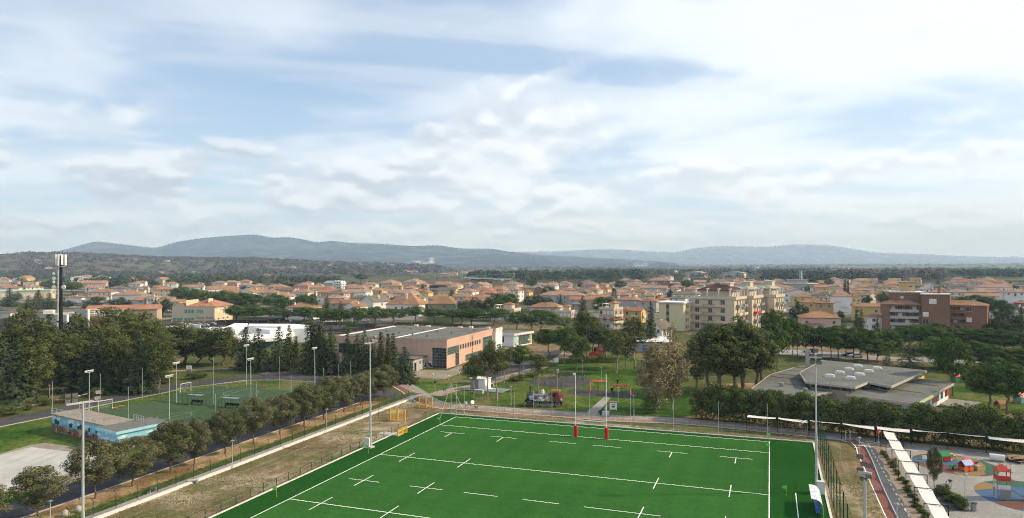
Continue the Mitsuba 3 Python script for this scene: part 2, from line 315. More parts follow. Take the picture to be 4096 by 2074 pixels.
ridge('hills', [(np.float64(-0.0613), np.float64(0.01288)), (np.float64(-0.0159), np.float64(0.01611)), (np.float64(0.0239), np.float64(0.01595)), (np.float64(0.0751), np.float64(0.01688)), (np.float64(0.1205), np.float64(0.01898)), (np.float64(0.1546), np.float64(0.01884)), (np.float64(0.2001), np.float64(0.01525)), (np.float64(0.2342), np.float64(0.01397)), (np.float64(0.2569), np.float64(0.01957)), (np.float64(0.291), np.float64(0.02284)), (np.float64(0.3251), np.float64(0.0227)), (np.float64(0.3649), np.float64(0.02141)), (np.float64(0.4047), np.float64(0.02523)), (np.float64(0.4502), np.float64(0.02391)), (np.float64(0.4786), np.float64(0.01982)), (np.float64(0.5183), np.float64(0.01284)), (np.float64(0.5524), np.float64(0.01156)), (np.float64(0.5922), np.float64(0.01027)), (np.float64(0.6433), np.float64(0.00722)), (np.float64(0.7319), np.float64(0.00516)), (np.float64(0.8024), np.float64(0.00261))], 16000, 3500, 9, 'pale distant hills fading into haze on the right')
ridge('hills', [(np.float64(-0.8456), np.float64(0.01147)), (np.float64(-0.7319), np.float64(0.01045)), (np.float64(-0.6751), np.float64(0.01193)), (np.float64(-0.6183), np.float64(0.01056)), (np.float64(-0.5614), np.float64(0.00977)), (np.float64(-0.4933), np.float64(0.00779)), (np.float64(-0.4364), np.float64(0.00643)), (np.float64(-0.3682), np.float64(0.00502)), (np.float64(-0.3001), np.float64(0.00304)), (np.float64(-0.2205), np.float64(0.00102)), (np.float64(-0.1637), np.float64(-0.00035)), (np.float64(-0.1069), np.float64(-0.00171))], 3300, 1300, 5, 'low wooded foothills on the left at the edge of the plain', 'm_foothill')

# ---------------------------------------------------------------- rugby ground
U0, U1, VL, VR = -9.3, 78.0, -4.6, 66.6
pitch = structure('rugby_pitch', sheet(rectF(-7.42, U1, 0, 59.67), .024), 'm_turf', 'bright green artificial rugby pitch with white markings')
part(pitch, 'turf_border', sheet(Polygon(rectF(U0, U1, VL, VR)).difference(Polygon(rectF(-7.42, U1, 0, 59.67))), .020), 'm_turf_border', label='darker green strip of turf around the playing area')
def line(u0, v0, u1, v1, w=.13):
    part(pitch, 'line', sheet(strip([F(u0, v0), F(u1, v1)], w), .030), 'm_linepaint')
for v in (0, 59.67): line(-7.48, v, U1, v, .15)
line(-7.42, .08, -7.42, 59.59, .15); line(0, .08, 0, 59.59, .15); line(22, .08, 22, 59.59, .15); line(44.94, .08, 44.94, 59.59, .15)
# dashes and crosses
for v in (5, 15, 44.67, 54.67):
    if v in (5, 15):
        line(4.9, v - 2.5, 4.9, v + 2.5); line(5.05, v, 8.2, v)
    else:
        line(4.9, v - 2.5, 4.9, v + 2.5); line(5.05, v, 8.2, v)
    line(19.4, v, 21.9, v); line(22.1, v, 24.6, v)
    line(34.77, v - 2.5, 34.77, v - .07); line(34.77, v + .07, 34.77, v + 2.5); line(32.2, v, 37.3, v)
    line(42.4, v, 44.85, v); line(45.05, v, 47.5, v); line(55.0, v - 2.5, 55.0, v + 2.5)
for v in (23.2, 31.7, 40.0)[:3]:
    line(34.77, v - 2.5, 34.77, v + 2.5)
for v in (26, 33.8): line(4.9, v - 2.5, 4.9, v + 2.5)
# kerbs round the turf
kerb = structure('pitch_kerb', [prism(rectF(U0 - .25, U0, VL - .25, VR + .25), -.02, .12), prism(rectF(U0, U1, VL - .25, VL), -.02, .12), prism(rectF(U0, U1, VR, VR + .3), -.02, .14)], 'm_offwhite', 'pale concrete kerb edging the rugby turf')
# left side: dry strip, low white wall and path, grass, leaf litter, asphalt road
structure('dry_strip', sheet(rectF(-22, U1, -17.2, VL - .25), .004), 'm_dry', 'strip of worn dry grass and bare earth beside the rugby pitch')
structure('low_wall', prism(rectF(-24, U1, -17.6, -17.2), -.02, .35), 'm_offwhite', 'low whitewashed retaining wall along the dry strip')
structure('path', prism(rectF(-24, U1, -18.9, -17.6), -.02, .28), 'm_pave', 'narrow concrete path on top of the retaining wall')
structure('grass_strip', sheet(rectF(-30, U1, -21.6, -18.9), .012), 'm_grass', 'narrow green grass verge along the concrete path')
structure('leaf_litter', sheet(rectF(-16, U1, -26.6, -21.6), .010), 'm_litter', 'brown strip of fallen leaves under the oak row')
structure('dry_strip', sheet(rectF(-11.8, U0 - .25, VL - 4, VR + 4), .004), 'm_dry', 'narrow strip of bare earth between pitch and cycle path')
# inner lawn and loop road
outer = [(-105.01,131.23), (-103.75,141.75), (-99.62,151.29), (-94.40,168.25), (-87.91,182.39), (-86.98,179.88), (-84.81,187.31), (-79.49,191.46), (-71.15,195.52), (-63.76,198.49), (-57.95,198.78), (-48.88,192.52), (-41.46,184.92), (-33.97,176.49), (-27.67,167.92), (-22.49,161.79), F(-20, -26.9), F(0, -26.6), F(30, -26.6), F(U1, -26.6), F(U1, -60), (-63.25,79.06)]
inner = [(-99.52,127.09), (-98.62,134.75), (-94.68,143.79), (-91.61,153.91), (-83.25,172.73), (-83.59,175.36), (-77.42,181.25), (-71.46,187.57), (-61.90,187.72), (-54.77,185.28), (-48.79,182.20), (-43.86,179.73), (-36.45,165.47), F(-2, -33), F(14, -33.5), F(34, -33.6), F(60, -33.6), (-66.80,85.31)]
structure('loop_road', sheet(Polygon(outer).buffer(0).difference(Polygon(inner).buffer(0)), .014), 'm_asphalt', 'dark asphalt loop road around the small football pitches')
structure('road_kerb', [prism(strip(inner[:12], .25), -.02, .10), prism(strip([F(-14, -26.6), F(U1, -26.6)], .2), -.02, .10)], 'm_stone', 'pale kerb of the loop road')
structure('lawn', sheet(Polygon(inner).buffer(-.1), .006), 'm_grass', 'lawn inside the loop road')
# small pitches
pitch_a = [(-93.40,148.38), (-82.33,159.02), (-54.38,148.01), (-52.88,129.45), (-60.66,130.03), (-72.61,139.59)]
pitch_b = [(-82.64,160.69), (-75.88,179.80), (-48.17,170.84), (-47.82,156.31), (-47.52,150.30), (-62.00,151.81)]
for nm, pl, lb in (('a', pitch_a, 'worn green artificial football pitch beside the mural building'), ('b', pitch_b, 'worn green artificial football pitch beyond the first one')):
    structure('football_pitch', sheet(Polygon(pl).convex_hull, .016 if nm == 'a' else .020), 'm_oldturf', lb)
fp = 'football_pitch'
def circ(c, r, w=.1, n=40): return sheet(shapely.Point(c).buffer(r + w).difference(shapely.Point(c).buffer(r)), .030)
part(fp, 'centre_circle', circ((-69.46,143.89), 3.2), 'm_oldline'); part(fp, 'line', sheet(strip([(-67.35,148.73), (-70.83,139.56)], .1), .026), 'm_oldline')
part(fp, 'line', sheet(strip([(-81.49,158.46), (-54.98,148.26)], .1), .026), 'm_oldline')
part('football_pitch_001', 'line', sheet(strip([(-75.42,179.44), (-48.67,170.54)], .1), .030), 'm_oldline'); part('football_pitch_001', 'line', sheet(strip([(-65.91,176.14), (-68.78,162.96)], .1), .030), 'm_oldline')
part('football_pitch_001', 'penalty_arc', circ((-76.42,174.71), 5), 'm_oldline'); part('football_pitch_001', 'centre_circle', circ((-65.80,169.65), 4), 'm_oldline')
# concrete court bottom left
court = [(-90.92,106.80), (-84.01,114.78), (-82.39,119.90), (-64.27,113.16), (-65.67,106.95), (-69.48,96.74), (-75.86,89.11)]
structure('concrete_apron', sheet(Polygon([(-92.00,108.06), (-84.70,115.73), (-83.43,121.41), (-82.09,122.76), (-63.11,114.91), (-61.11,108.91), (-62.99,101.16), (-63.21,95.02), (-69.13,96.48), (-74.06,86.99)]).buffer(0), .016), 'm_slab', 'stained brown concrete apron around the white court')
structure('concrete_court', sheet(Polygon(court).buffer(0), .022), 'm_concrete', 'large white concrete skating court at the lower left')
# park lawns and paths
structure('park_lawn', sheet(Polygon([(-28.61,182.48), (-31.52,191.39), (-13.16,200.67), (-2.64,209.58), (13.03,244.20), (37.58,233.65), (48.57,199.08), (37.66,142.97), (34.37,141.10), (20.31,143.12), (3.90,148.27), (-13.74,153.81), (-16.06,155.29)]).buffer(0), .006), 'm_grass', 'shady green park lawn behind the rugby pitch')
cyc_far = [(-69.97,197.11), (-62.22,205.06), (-50.23,197.84), (-42.20,191.66), (-36.42,189.22), (-29.89,181.47), (-24.86,171.50), (-20.89,161.76), (-17.63,155.63), (-12.97,151.50), (-13.66,152.87), (-2.71,148.65), (10.20,144.13), (22.40,139.65), (31.38,137.81), (48.64,129.97), (55.61,125.89), (62.69,121.29)]
# cycle path behind the pitch, lanes and playground on the right
def ribbon(pts, o0, o1, z):
    p = smooth_line(pts, 6); t = np.gradient(p, axis=0); t /= np.linalg.norm(t, axis=1, keepdims=True); n = np.column_stack([-t[:, 1], t[:, 0]])
    a, b = p + n * o0, p + n * o1; L = len(p); v = np.vstack([np.column_stack([a, np.full(L, z)]), np.column_stack([b, np.full(L, z)])])
    i = np.arange(L - 1); return v, np.stack([i, i + 1, i + 1 + L, i + L], 1) if o0 < o1 else np.stack([i, i + L, i + 1 + L, i + 1], 1)
cyc = cyc_far + [(62.42,119.81), (67.40,117.74), (73.50,114.88), (80.20,109.93), (85.73,104.83)]
cp = structure('cycle_path', ribbon(cyc, -2.6, 2.9, .018), 'm_pave', 'paved cycle and walking path behind the pitch')
part(cp, 'red_lane', ribbon(cyc[:9], -2.3, -.5, .024), 'm_redlane', label='worn red cycle lane'); part(cp, 'pink_lane', ribbon(cyc[8:17], -2.3, -.5, .024), 'm_pinklane')
part(cp, 'beige_lane', ribbon(cyc, -.3, 1.5, .024), 'm_beigelane')
def dashes(parent, pts, off, z, on=1.2, gap=1.5, w=.10, s0=0, s1=1e9):
    p = smooth_line(pts, 10); s = np.r_[0, np.cumsum(np.linalg.norm(np.diff(p, axis=0), axis=1))]; a = max(1.0, s0)
    while a + on < min(s[-1], s1):
        q = np.array([[np.interp(x, s, p[:, k]) for k in (0, 1)] for x in (a, a + on)]); t = (q[1] - q[0]) / on; n = np.array([-t[1], t[0]])
        part(parent, 'dash', sheet(strip(q + n * off, w), z), 'm_linepaint'); a += on + gap
dashes(cp, cyc, .6, .029, 1.3, 1.9, .12, 60, 190)
part(cp, 'edge_line', ribbon(cyc, -2.45, -2.33, .029), 'm_linepaint')
# lanes running down to the lower right
lane_a = [(57.30,122.04), (58.21,120.43), (55.64,112.82), (50.24,98.37), (45.33,85.13), (43.06,78.90)]
lane_b = [(60.07,122.76), (59.63,119.21), (57.93,114.02), (51.62,98.04), (46.72,85.11), (44.38,78.89)]
lane_c = [(61.26,122.45), (61.17,120.84), (59.04,115.10), (53.29,99.27), (48.18,85.10), (46.01,78.87)]
lane_d = [(63.29,121.94), (62.75,120.08), (61.21,116.96), (55.09,99.56), (49.74,85.08), (47.49,78.86)]
def between(a, b): return Polygon(list(map(tuple, smooth_line(a, 5))) + list(map(tuple, smooth_line(b, 5)))[::-1]).buffer(0)
rl = structure('lane', sheet(between(lane_a, lane_b), .030), 'm_redlane', 'red running lane curving down to the lower right corner')
al = structure('lane', sheet(between(lane_b, lane_c), .026), 'm_slab', 'grey brown middle lane with dashed centre line')
bl = structure('lane', sheet(between(lane_c, lane_d), .022), 'm_beigelane', 'beige right lane beside the planting strip')
part(rl, 'edge_line', sheet(strip(smooth_line(lane_a, 5), .14), .034), 'm_linepaint'); part(rl, 'edge_line', sheet(strip(smooth_line(lane_b, 5), .14), .034), 'm_linepaint')
dashes(bl, lane_c[1:], 0, .031, 1.0, 1.1, .14)
part(bl, 'stop_line', sheet(strip([(61.33,121.50), (62.92,120.54)], .3), .031), 'm_linepaint')
def flat_text(parent, s, at, yaw, h, z):
    m = meshkit.text_mesh(s, h, .002); m.vertices[:, 1] *= 1.4; part(parent, 'lettering', place((m.vertices, m.faces), at[0], at[1], yaw, z), 'm_linepaint')
flat_text(bl, 'STOP', (61.12,119.73), -.30, .45, .031)
bike = []
for cx in (-.55, .55): bike.append(sheet(shapely.Point(cx, .3).buffer(.36).difference(shapely.Point(cx, .3).buffer(.26)), 0))
bike += [sheet(strip([(-.55, .3), (-.2, .75), (.3, .75), (.55, .3)], .09), 0.0), sheet(strip([(-.2, .75), (.05, .3), (.3, .75)], .09), .001)]
part(al, 'bicycle_symbol', place(bike, *(59.41,118.31), -.2, .031), 'm_linepaint')
part(rl, 'arrow_symbol', place(sheet(Polygon([(-.5, -.1), (.1, -.1), (.1, -.35), (.6, 0), (.1, .35), (.1, .1), (-.5, .1)]), 0), *(57.61,117.28), 2.6, .035), 'm_linepaint')
structure('dry_strip', sheet(Polygon([F(U0 - 1, VR + .35), F(U0 - 1, VR + 3), (52.89,123.06), (57.31,121.09), *list(map(tuple, smooth_line(lane_a, 5)))[4:], (38, 55), F(U1, VR + .35)]).buffer(0), .008), 'm_dry', 'worn grass strip between the right pitch fence and the red lane')
lane_e = [(62.61,119.62), (61.74,116.95), (55.42,98.92), (50.07,85.08), (47.88,78.86)]
structure('planting_strip', sheet(between(lane_d, lane_e), .040), 'm_litter', 'narrow bed of low plants beside the beige lane')
structure('playground_paving', sheet(Polygon(list(map(tuple, smooth_line(lane_e, 5))) + [(75, 40), (130, 60), (78.93,108.19), (70.57,113.84), (65.07,116.90), (62.32,118.27)]).buffer(0), .012), 'm_pave', 'light grey paved playground square at the lower right')
def rubber(name, c, rx, ry, yaw, bands, label):
    base = shapely.affinity.rotate(shapely.affinity.scale(shapely.Point(0, 0).buffer(1, 24), rx, ry), math.degrees(yaw)); base = shapely.affinity.translate(base, *c)
    k = structure(name, sheet(base, .018), 'm_rub_' + bands[0][0], label)
    for col, pts, w in bands[1:]:
        g = shapely.LineString([(c[0] + a, c[1] + b) for a, b in smooth_line(pts, 6)]).buffer(w).intersection(base)
        RZ[0] += .0035; part(k, 'patch', sheet(g, .018 + RZ[0]), 'm_rub_' + col)
RZ = [0]
for nm, c in dict(red=(.155, .085, .070), blue=(.080, .140, .245), green=(.060, .130, .090), ochre=(.25, .175, .095)).items(): diff('m_rub_' + nm, c)
rubber('rubber_surface', F(-2.5, 86.3), 5.6, 6.0, 0.0, [('red',), ('green', [(-5.3, 2.0), (-2.6, 3.6), (1.3, 4.3), (4.6, 3.3)], 1.0), ('blue', [(-5.3, 3.3), (-2.0, 1.7), (1.3, 2.0), (2.6, 4.0)], 1.0), ('ochre', [(-1.3, -4.6), (1.3, -3.3), (3.3, -1.3), (3.3, 2.6)], 1.5), ('green', [(5.9, 1.3), (4.6, -2.0), (2.6, -4.6)], 1.0), ('blue', [(-0.7, 0.0), (2.0, 0.8)], 1.0)], 'round coloured rubber floor under the two playhouses')
rubber('rubber_surface', F(11.6, 93.2), 7.4, 7.6, 0.0, [('blue',), ('green', [(-2, 7), (4, 6), (8, 4)], 2.0), ('ochre', [(-6, 5), (-4, 5.5)], 1.6), ('red', [(-6, -2.5), (0, -2.5), (7, -1.5)], 1.5), ('green', [(-4, -6), (0, -6), (6, -5)], 2.0)], 'round coloured rubber floor under the slide tower')
structure('gravel_bed', sheet(Polygon([(57.67,96.16), (58.47,94.99), (57.45,89.06), (56.32,87.57), (53.78,87.12), (56.14,93.32)]).buffer(0), .016), 'm_asphalt', 'dark gravel bed beside the sails')
# middle: hall forecourt, lanes, gym floors, streets
structure('forecourt', sheet(Polygon([(-29.78,194.89), (-28.88,204.98), (-18.98,203.40), (-16.07,212.94), (-10.36,217.18), (-14.93,197.69), (-18.33,188.33), (-26.64,191.74)]).buffer(0), .014), 'm_slab', 'pale paved forecourt of the pink sports hall')
structure('lane', sheet(strip(smooth_line([(-18.70,165.09), (-15.30,171.40), (-9.55,177.87), (-2.74,189.23), (7.33,206.84), (16.44,231.18), (20.54,250.98)]), 4.2), .016), 'm_beigelane', 'beige lane crossing the park beside the sports hall')
structure('yard', sheet(Polygon([(-5.68,186.28), (-9.26,207.28), (-3.30,230.25), (8.33,234.53), (17.10,252.90), (18.66,244.03), (7.27,215.77), (-0.72,191.24)]).buffer(0), .010), 'm_asphalt', 'dark asphalt yard right of the sports hall')
structure('gym_floor', sheet(Polygon([(4.39,184.67), (6.69,189.00), (13.63,191.94), (19.65,190.74), (20.94,185.65), (19.71,179.02), (14.25,174.68), (8.08,175.69), (4.75,179.73)]), .014), 'm_asphalt', 'dark grey round floor of the outdoor gym')
structure('gym_floor', sheet(Polygon([(13.21,170.11), (15.42,173.78), (21.21,170.60), (29.64,166.84), (28.55,160.72), (21.72,163.11), (15.97,163.69), (13.31,166.87)]), .018), 'm_asphalt', 'dark grey floor under the orange gym frames')
structure('path', sheet(Polygon([(21.23,162.67), (22.74,161.73), (17.36,144.00), (15.01,144.75)]), .022), 'm_pave', 'short pale path from the gym to the cycle path')
structure('pine_litter', sheet(Polygon([(33.26,141.12), (39.94,163.86), (51.21,180.62), (65.41,180.29), (65.43,180.30), (66.95,161.61), (87.54,151.75), (103.50,141.77), (85.08,116.60), (61.36,127.44), (50.66,135.33)]).buffer(0), .005), 'm_litter', 'shady floor of pine needles under the big pines')
structure('garden_lawn', sheet(Polygon([(108.92,173.29), (130.59,178.78), (106.48,136.73), (102.58,140.51), (98.63,147.23), (100.49,160.91)]).buffer(0), .009), 'm_grass', 'lawn of the kindergarten garden on the right')
structure('terrace', sheet(Polygon([(93.49,153.13), (99.31,159.28), (103.33,154.45), (94.71,145.25)]).buffer(0), .013), 'm_pave', 'pale terrace behind the kindergarten')
structure('car_park', sheet(Polygon([(-193.50,385.07), (-154.98,390.29), (-98.75,369.11), (-83.07,401.61), (-50.38,350.79), (-58.00,339.70), (-78.21,310.26), (-108.13,339.65), (-154.39,345.55), (-172.64,343.54)]).buffer(0), .012), 'm_asphalt', 'asphalt car park and street in front of the avenue of stone pines')
structure('street', sheet(Polygon([(-5.24,313.43), (17.44,297.66), (50.02,313.58), (48.75,313.63), (46.62,300.00), (47.84,299.95), (16.55,282.63), (-5.05,302.00)]).buffer(0), .012), 'm_asphalt', 'asphalt street behind the sports hall')
structure('street', sheet(Polygon([(92.48,255.42), (125.11,227.38), (167.06,228.61), (155.06,212.22), (120.09,218.28), (86.09,237.82)]).buffer(0), .011), 'm_pave', 'pale street seen under the pines on the right')
structure('footway', sheet(strip(smooth_line([(-106.09,203.58), (-103.51,203.51), (-91.67,207.23), (-77.07,209.95), (-54.84,204.84)]), 3.0), .018), 'm_beigelane', 'pale footway behind the loop road')
structure('field', sheet(Polygon([(-1052.25,2655.75), (-798.80,2579.66), (-376.49,2160.43), (-260.34,1987.54), (-219.91,1678.72), (-500.44,1737.49), (-651.76,1644.91)]).convex_hull, .03), 'm_field_a', 'dull green orchard field beyond the town')
structure('field', sheet(Polygon([(162.18,2771.30), (424.24,2785.59), (340.74,2237.52), (142.11,2428.66)]), .03), 'm_field_b', 'bright green field behind the dark pine wood')
structure('field', sheet(Polygon([(846.05,1291.42), (951.38,1296.75), (843.97,1150.38), (760.68,1125.66)]), .03), 'm_field_b', 'pale green sports field on the far right')
structure('field', sheet(Polygon([(2182.86,4911.62), (3425.68,4668.35), (2037.77,2777.11), (1983.00,3296.76), (1679.55,3779.24)]), .03), 'm_field_b', 'wide pale fields near the horizon on the right')
structure('town_ground', sheet(Polygon([(-300, 395), (-90, 352), (60, 345), (250, 330), (420, 420), (760, 1020), (120, 1010), (-200, 900), (-700, 960), (-430, 560)]), .003), 'm_town', 'streets, yards and gardens between the town houses')
structure('field', sheet(Polygon([(657.45,1933.10), (761.76,1816.12), (557.08,1316.95), (461.34,1356.63)]), .03), 'm_field_a', 'scrubby green field behind the white bell tower')

# ---------------------------------------------------------------- buildings
LAND = [('the tall antenna tower', -188, 293), ('the orange-roofed school', -175, 385), ('the white curved building', -115, 275), ('the pink sports hall', -30, 235), ('the modern house', -225, 720), ('the wide-roofed white house', -73, 410),
        ('the olive green house', -48, 425), ('the tower crane', 5, 640), ('the red brick block', 175, 800), ('the flat-roofed cream block', 75, 320), ('the tall apartment block', 110, 340), ('the white bell tower', 320, 800), ('the tall white house', 215, 480),
        ('the peach house', 165, 340), ('the brown brick apartments', 215, 330), ('the twin gabled blocks', -400, 660), ('the eucalyptus', 32, 160), ('the flat-roofed kindergarten', 75, 150), ('the long brown-roofed house', 25, 380)]
PEND = []
def locate(key, x, y, base, skip=None, cat_=None, group=None):
    """The label names the nearest well-known building and the side on which the thing stands, as seen from the camera; ties are broken at the end."""
    best = min((l for l in LAND if l[0] != skip), key=lambda l: math.hypot((l[1] - x) * 1.0, (l[2] - y) * .6))
    da = math.degrees(math.atan2(x, y) - math.atan2(best[1], best[2])); dy = y - best[2]
    rel = ('left of' if da < -1.6 else 'right of' if da > 1.6 else ('behind' if dy > 6 else 'before'))
    if abs(da) > 1.6 and abs(dy) > 60: rel = ('beyond, ' if dy > 0 else 'before, ') + rel
    PEND.append((key, base, rel, best[0], math.atan2(x, y), cat_, group))
ORD = ['first', 'second', 'third', 'fourth', 'fifth', 'sixth', 'seventh', 'eighth', 'ninth', 'tenth', 'eleventh', 'twelfth', 'thirteenth', 'fourteenth', 'fifteenth', 'sixteenth', 'seventeenth', 'eighteenth', 'nineteenth', 'twentieth']
for t_ in ('twenty', 'thirty', 'forty'): ORD += [t_ + '-' + o for o in ORD[:9]] + [{'twenty': 'thirtieth', 'thirty': 'fortieth', 'forty': 'fiftieth'}[t_]]
def settle():
    from collections import defaultdict
    d = defaultdict(list)
    for p in PEND: d[(p[1], p[2], p[3])].append(p)
    for (base, rel, lm), ps in d.items():
        ps.sort(key=lambda p: p[4])
        for i, p in enumerate(ps):
            s = f'{base} {rel} {lm}'
            if len(ps) > 1: s += f', {ORD[min(i, 49)]} from left'
            for r_ in ('terracotta', 'brown', 'orange', 'grey'):
                if len(s.split()) > 16: s = s.replace(f' house with {r_} hip roof', f' {r_}-roofed house').replace(f' house with {r_} gable roof', f' {r_}-roofed house')
            tag(p[0], s, p[5], p[6])
WN = dict(white='white', cream='cream', yellow='yellow', grey='grey', pink='pink', ochre='ochre', tan='tan', green='olive green', brick='brick')
RN = dict(terracotta='terracotta', orange='orange', brown='brown', grey='grey')
def roof_hip(W, D, H, rise, o=.55, t=.22):
    a, b = W / 2 + o, D / 2 + o; r = max(a - b, 0) if a >= b else 0; q = max(b - a, 0)
    v = [[-a, -b, 0], [a, -b, 0], [a, b, 0], [-a, b, 0], [-a, -b, t], [a, -b, t], [a, b, t], [-a, b, t], [-r - .01, -q, t + rise], [r + .01, q, t + rise]]
    f = [[3, 2, 1, 0]] + [[i, (i + 1) % 4, (i + 1) % 4 + 4, i + 4] for i in range(4)]
    tri = [[4, 5, 9], [4, 9, 8], [5, 6, 9], [6, 7, 8], [6, 8, 9], [7, 4, 8]] if a >= b else [[4, 5, 8], [5, 6, 9], [5, 9, 8], [6, 7, 9], [7, 4, 8], [7, 8, 9]]
    F3 = [g for q4 in f for g in ([q4[0], q4[1], q4[2]], [q4[0], q4[2], q4[3]])] + tri
    v = np.array(v, float); v[:, 2] += H; return v, np.array(F3)
def roof_gable(W, D, H, rise, along, o=.5, t=.2):
    """along='x': ridge along the front; 'y': gable end to the front. Returns roof slabs and the gable infill."""
    if along == 'y': W, D = D, W
    a, b = W / 2 + o, D / 2 + o; k = rise / (D / 2); z0 = -o * k
    sec = Polygon([(-b, z0), (0, rise), (b, z0), (b, z0 + t), (0, rise + t), (-b, z0 + t)])
    m = trimesh.creation.extrude_polygon(sec, 2 * a, engine='earcut'); v = np.array(m.vertices); v = np.column_stack([v[:, 2] - a, v[:, 0], v[:, 1] + H]); f = np.array(m.faces)
    g = trimesh.creation.extrude_polygon(Polygon([(-D / 2, 0), (D / 2, 0), (0, rise - .03)]), W, engine='earcut'); gv = np.array(g.vertices); gv = np.column_stack([gv[:, 2] - W / 2, gv[:, 0], gv[:, 1] + H]); gf = np.array(g.faces)
    if along == 'y':
        v = np.column_stack([-v[:, 1], v[:, 0], v[:, 2]]); gv = np.column_stack([-gv[:, 1], gv[:, 0], gv[:, 2]])
    return (v, f), (gv, gf)
def window(parent, x, y, z, w, h, nx, ny, kind, place_):
    """One window on a wall with outward normal (nx, ny): frame, pane, and shutters where there are any."""
    tx, ty = -ny, nx
    def bx(s0, s1, z0, z1, d0, d1):
        c = [(x + tx * s + nx * d, y + ty * s + ny * d) for s in (s0, s1) for d in (d0, d1)]
        v = np.array([[*c[0], z0], [*c[1], z0], [*c[2], z0], [*c[3], z0], [*c[0], z1], [*c[1], z1], [*c[2], z1], [*c[3], z1]])
        f = np.array([[0, 2, 3, 1], [4, 5, 7, 6], [0, 1, 5, 4], [2, 6, 7, 3], [0, 4, 6, 2], [1, 3, 7, 5]]); return v, f
    mats = dict(g='m_shutter_green', b='m_shutter_brown', w='m_shutter_white', d='m_glass', t='m_glass_teal')
    k = part(parent, 'window', place_(bx(-w / 2, w / 2, z, z + h, -.05, .03)), mats[kind])
    if kind in 'dt': scene[number(k + '__frame')] = mikit.ply(place_(cat([bx(-w / 2 - .07, -w / 2, z, z + h, -.05, .07), bx(w / 2, w / 2 + .07, z, z + h, -.05, .07), bx(-w / 2 - .07, w / 2 + .07, z - .1, z, -.05, .12), bx(-.035, .035, z, z + h, .03, .06)])), 'm_offwhite')
    return k
def house(x, y, W, D, yaw, H, wall='cream', roof='terracotta', style='hip', rise=None, nst=None, base=None, balcony=False, chim=1, name='house', label=None, wins=True, seed=None):
    r = np.random.default_rng(int(abs(x * 31 + y * 17)) % 99991 if seed is None else seed)
    st = nst or max(1, int(round((H - .3) / 3.1)))
    W, D = max(W, 4), max(D, 4); rise = rise or min(W, D) / 2 * .42
    k = number(name); pl = lambda m: place(m, x, y, yaw)
    wk = part(k, 'wall', pl(box(-W / 2, W / 2, -D / 2, D / 2, -.1, H)), 'w_' + wall)
    rm = 'r_' + roof
    if style == 'hip': part(k, 'roof', pl(roof_hip(W, D, H, rise)), rm)
    elif style in ('gable', 'gabf'):
        R, Gb = roof_gable(W, D, H, rise, 'x' if style == 'gable' else 'y'); part(k, 'roof', pl(R), rm); part(k, 'gable', pl(Gb), 'w_' + wall)
    else:
        part(k, 'roof', pl([box(-W / 2 - .15, W / 2 + .15, -D / 2 - .15, D / 2 + .15, H, H + .25)]), 'm_concrete' if roof == 'white' else 'm_bitumen')
        part(k, 'parapet', pl([box(-W / 2 - .16, W / 2 + .16, -D / 2 - .16, -D / 2 + .06, H + .25, H + .7), box(W / 2 - .06, W / 2 + .16, -D / 2 + .06, D / 2 + .16, H + .25, H + .7)]), 'm_offwhite')
    for i in range(chim if style != 'flat' else 0):
        cx, cy = r.uniform(-.3, .3) * W, r.uniform(-.3, .25) * D; h = H + rise * .95 + .5
        part(k, 'chimney', pl([box(cx - .4, cx + .4, cy - .35, cy + .35, H + .1, h), box(cx - .5, cx + .5, cy - .45, cy + .45, h, h + .18)]), 'w_' + (wall if wall != 'brick' else 'tan'))
    kinds = ['d', 'g', 'b', 'd', 'w'] if r.random() < .5 else ['d', 'd', 'w']; sh = kinds[r.integers(len(kinds))]
    if wins:
        rh = H / st
        for s in range(st):
            if s < st - 2: continue
            z = s * rh + .95
            for wall_len, nx_, ny_, off in ((W, 0, -1, D / 2), (D, 1, 0, W / 2), (D, -1, 0, W / 2)):
                n = max(2, min(6, int(wall_len / 4.0)))
                if nx_ and abs(yaw + math.atan2(x, y)) < .02: continue
                ca = -math.sin(math.atan2(x, y) + yaw)      # right face seen if positive
                if nx_ == 1 and ca < .08 or nx_ == -1 and ca > -.08: continue
                for i in range(n):
                    if r.random() < .22: continue
                    t = (i + .5) / n * wall_len - wall_len / 2 + r.uniform(-.3, .3); tall = r.random() < .2
                    wx, wy = (t, -off) if ny_ else (nx_ * off, t)
                    window(k, wx, wy, z - (.85 if tall else 0), 1.15 if not tall else 1.3, 1.35 if not tall else 2.2, nx_, ny_, sh if r.random() < .75 else 'd', pl)
            if balcony and s > 0:
                bw = W * .34; x0 = r.uniform(-.45, .1) * W
                part(k, 'balcony', pl([box(x0, x0 + bw, -D / 2 - 1.2, -D / 2 - .002, s * rh, s * rh + .15), box(x0, x0 + bw, -D / 2 - 1.2, -D / 2 - 1.1, s * rh + .15, s * rh + 1.0)]), 'm_offwhite')
                if -math.sin(math.atan2(x, y) + yaw) > .15: part(k, 'balcony', pl([box(W / 2 + .002, W / 2 + 1.1, -D * .3, D * .15, s * rh, s * rh + .15), box(W / 2 + 1.0, W / 2 + 1.1, -D * .3, D * .15, s * rh + .15, s * rh + 1.0)]), 'm_offwhite')
    stn = {1: 'low', 2: 'two-storey', 3: 'three-storey', 4: 'four-storey'}.get(st, 'tall')
    rn = 'flat roof' if style == 'flat' else f"{RN.get(roof, roof)} {'hip' if style == 'hip' else 'gable'} roof"
    if label: tag(k, label, 'house')
    else: locate(k, x, y, base or f"{'tall ' if st > 2 else 'low ' if st < 2 else ''}{WN[wall]} house with {rn}", cat_='house')
    return k
W_, C_, Y_, G_, P_, O_, N_, B_, TN = 'white', 'cream', 'yellow', 'grey', 'pink', 'ochre', 'green', 'brick', 'tan'
t_, o_, b_, g_ = 'terracotta', 'orange', 'brown', 'grey'
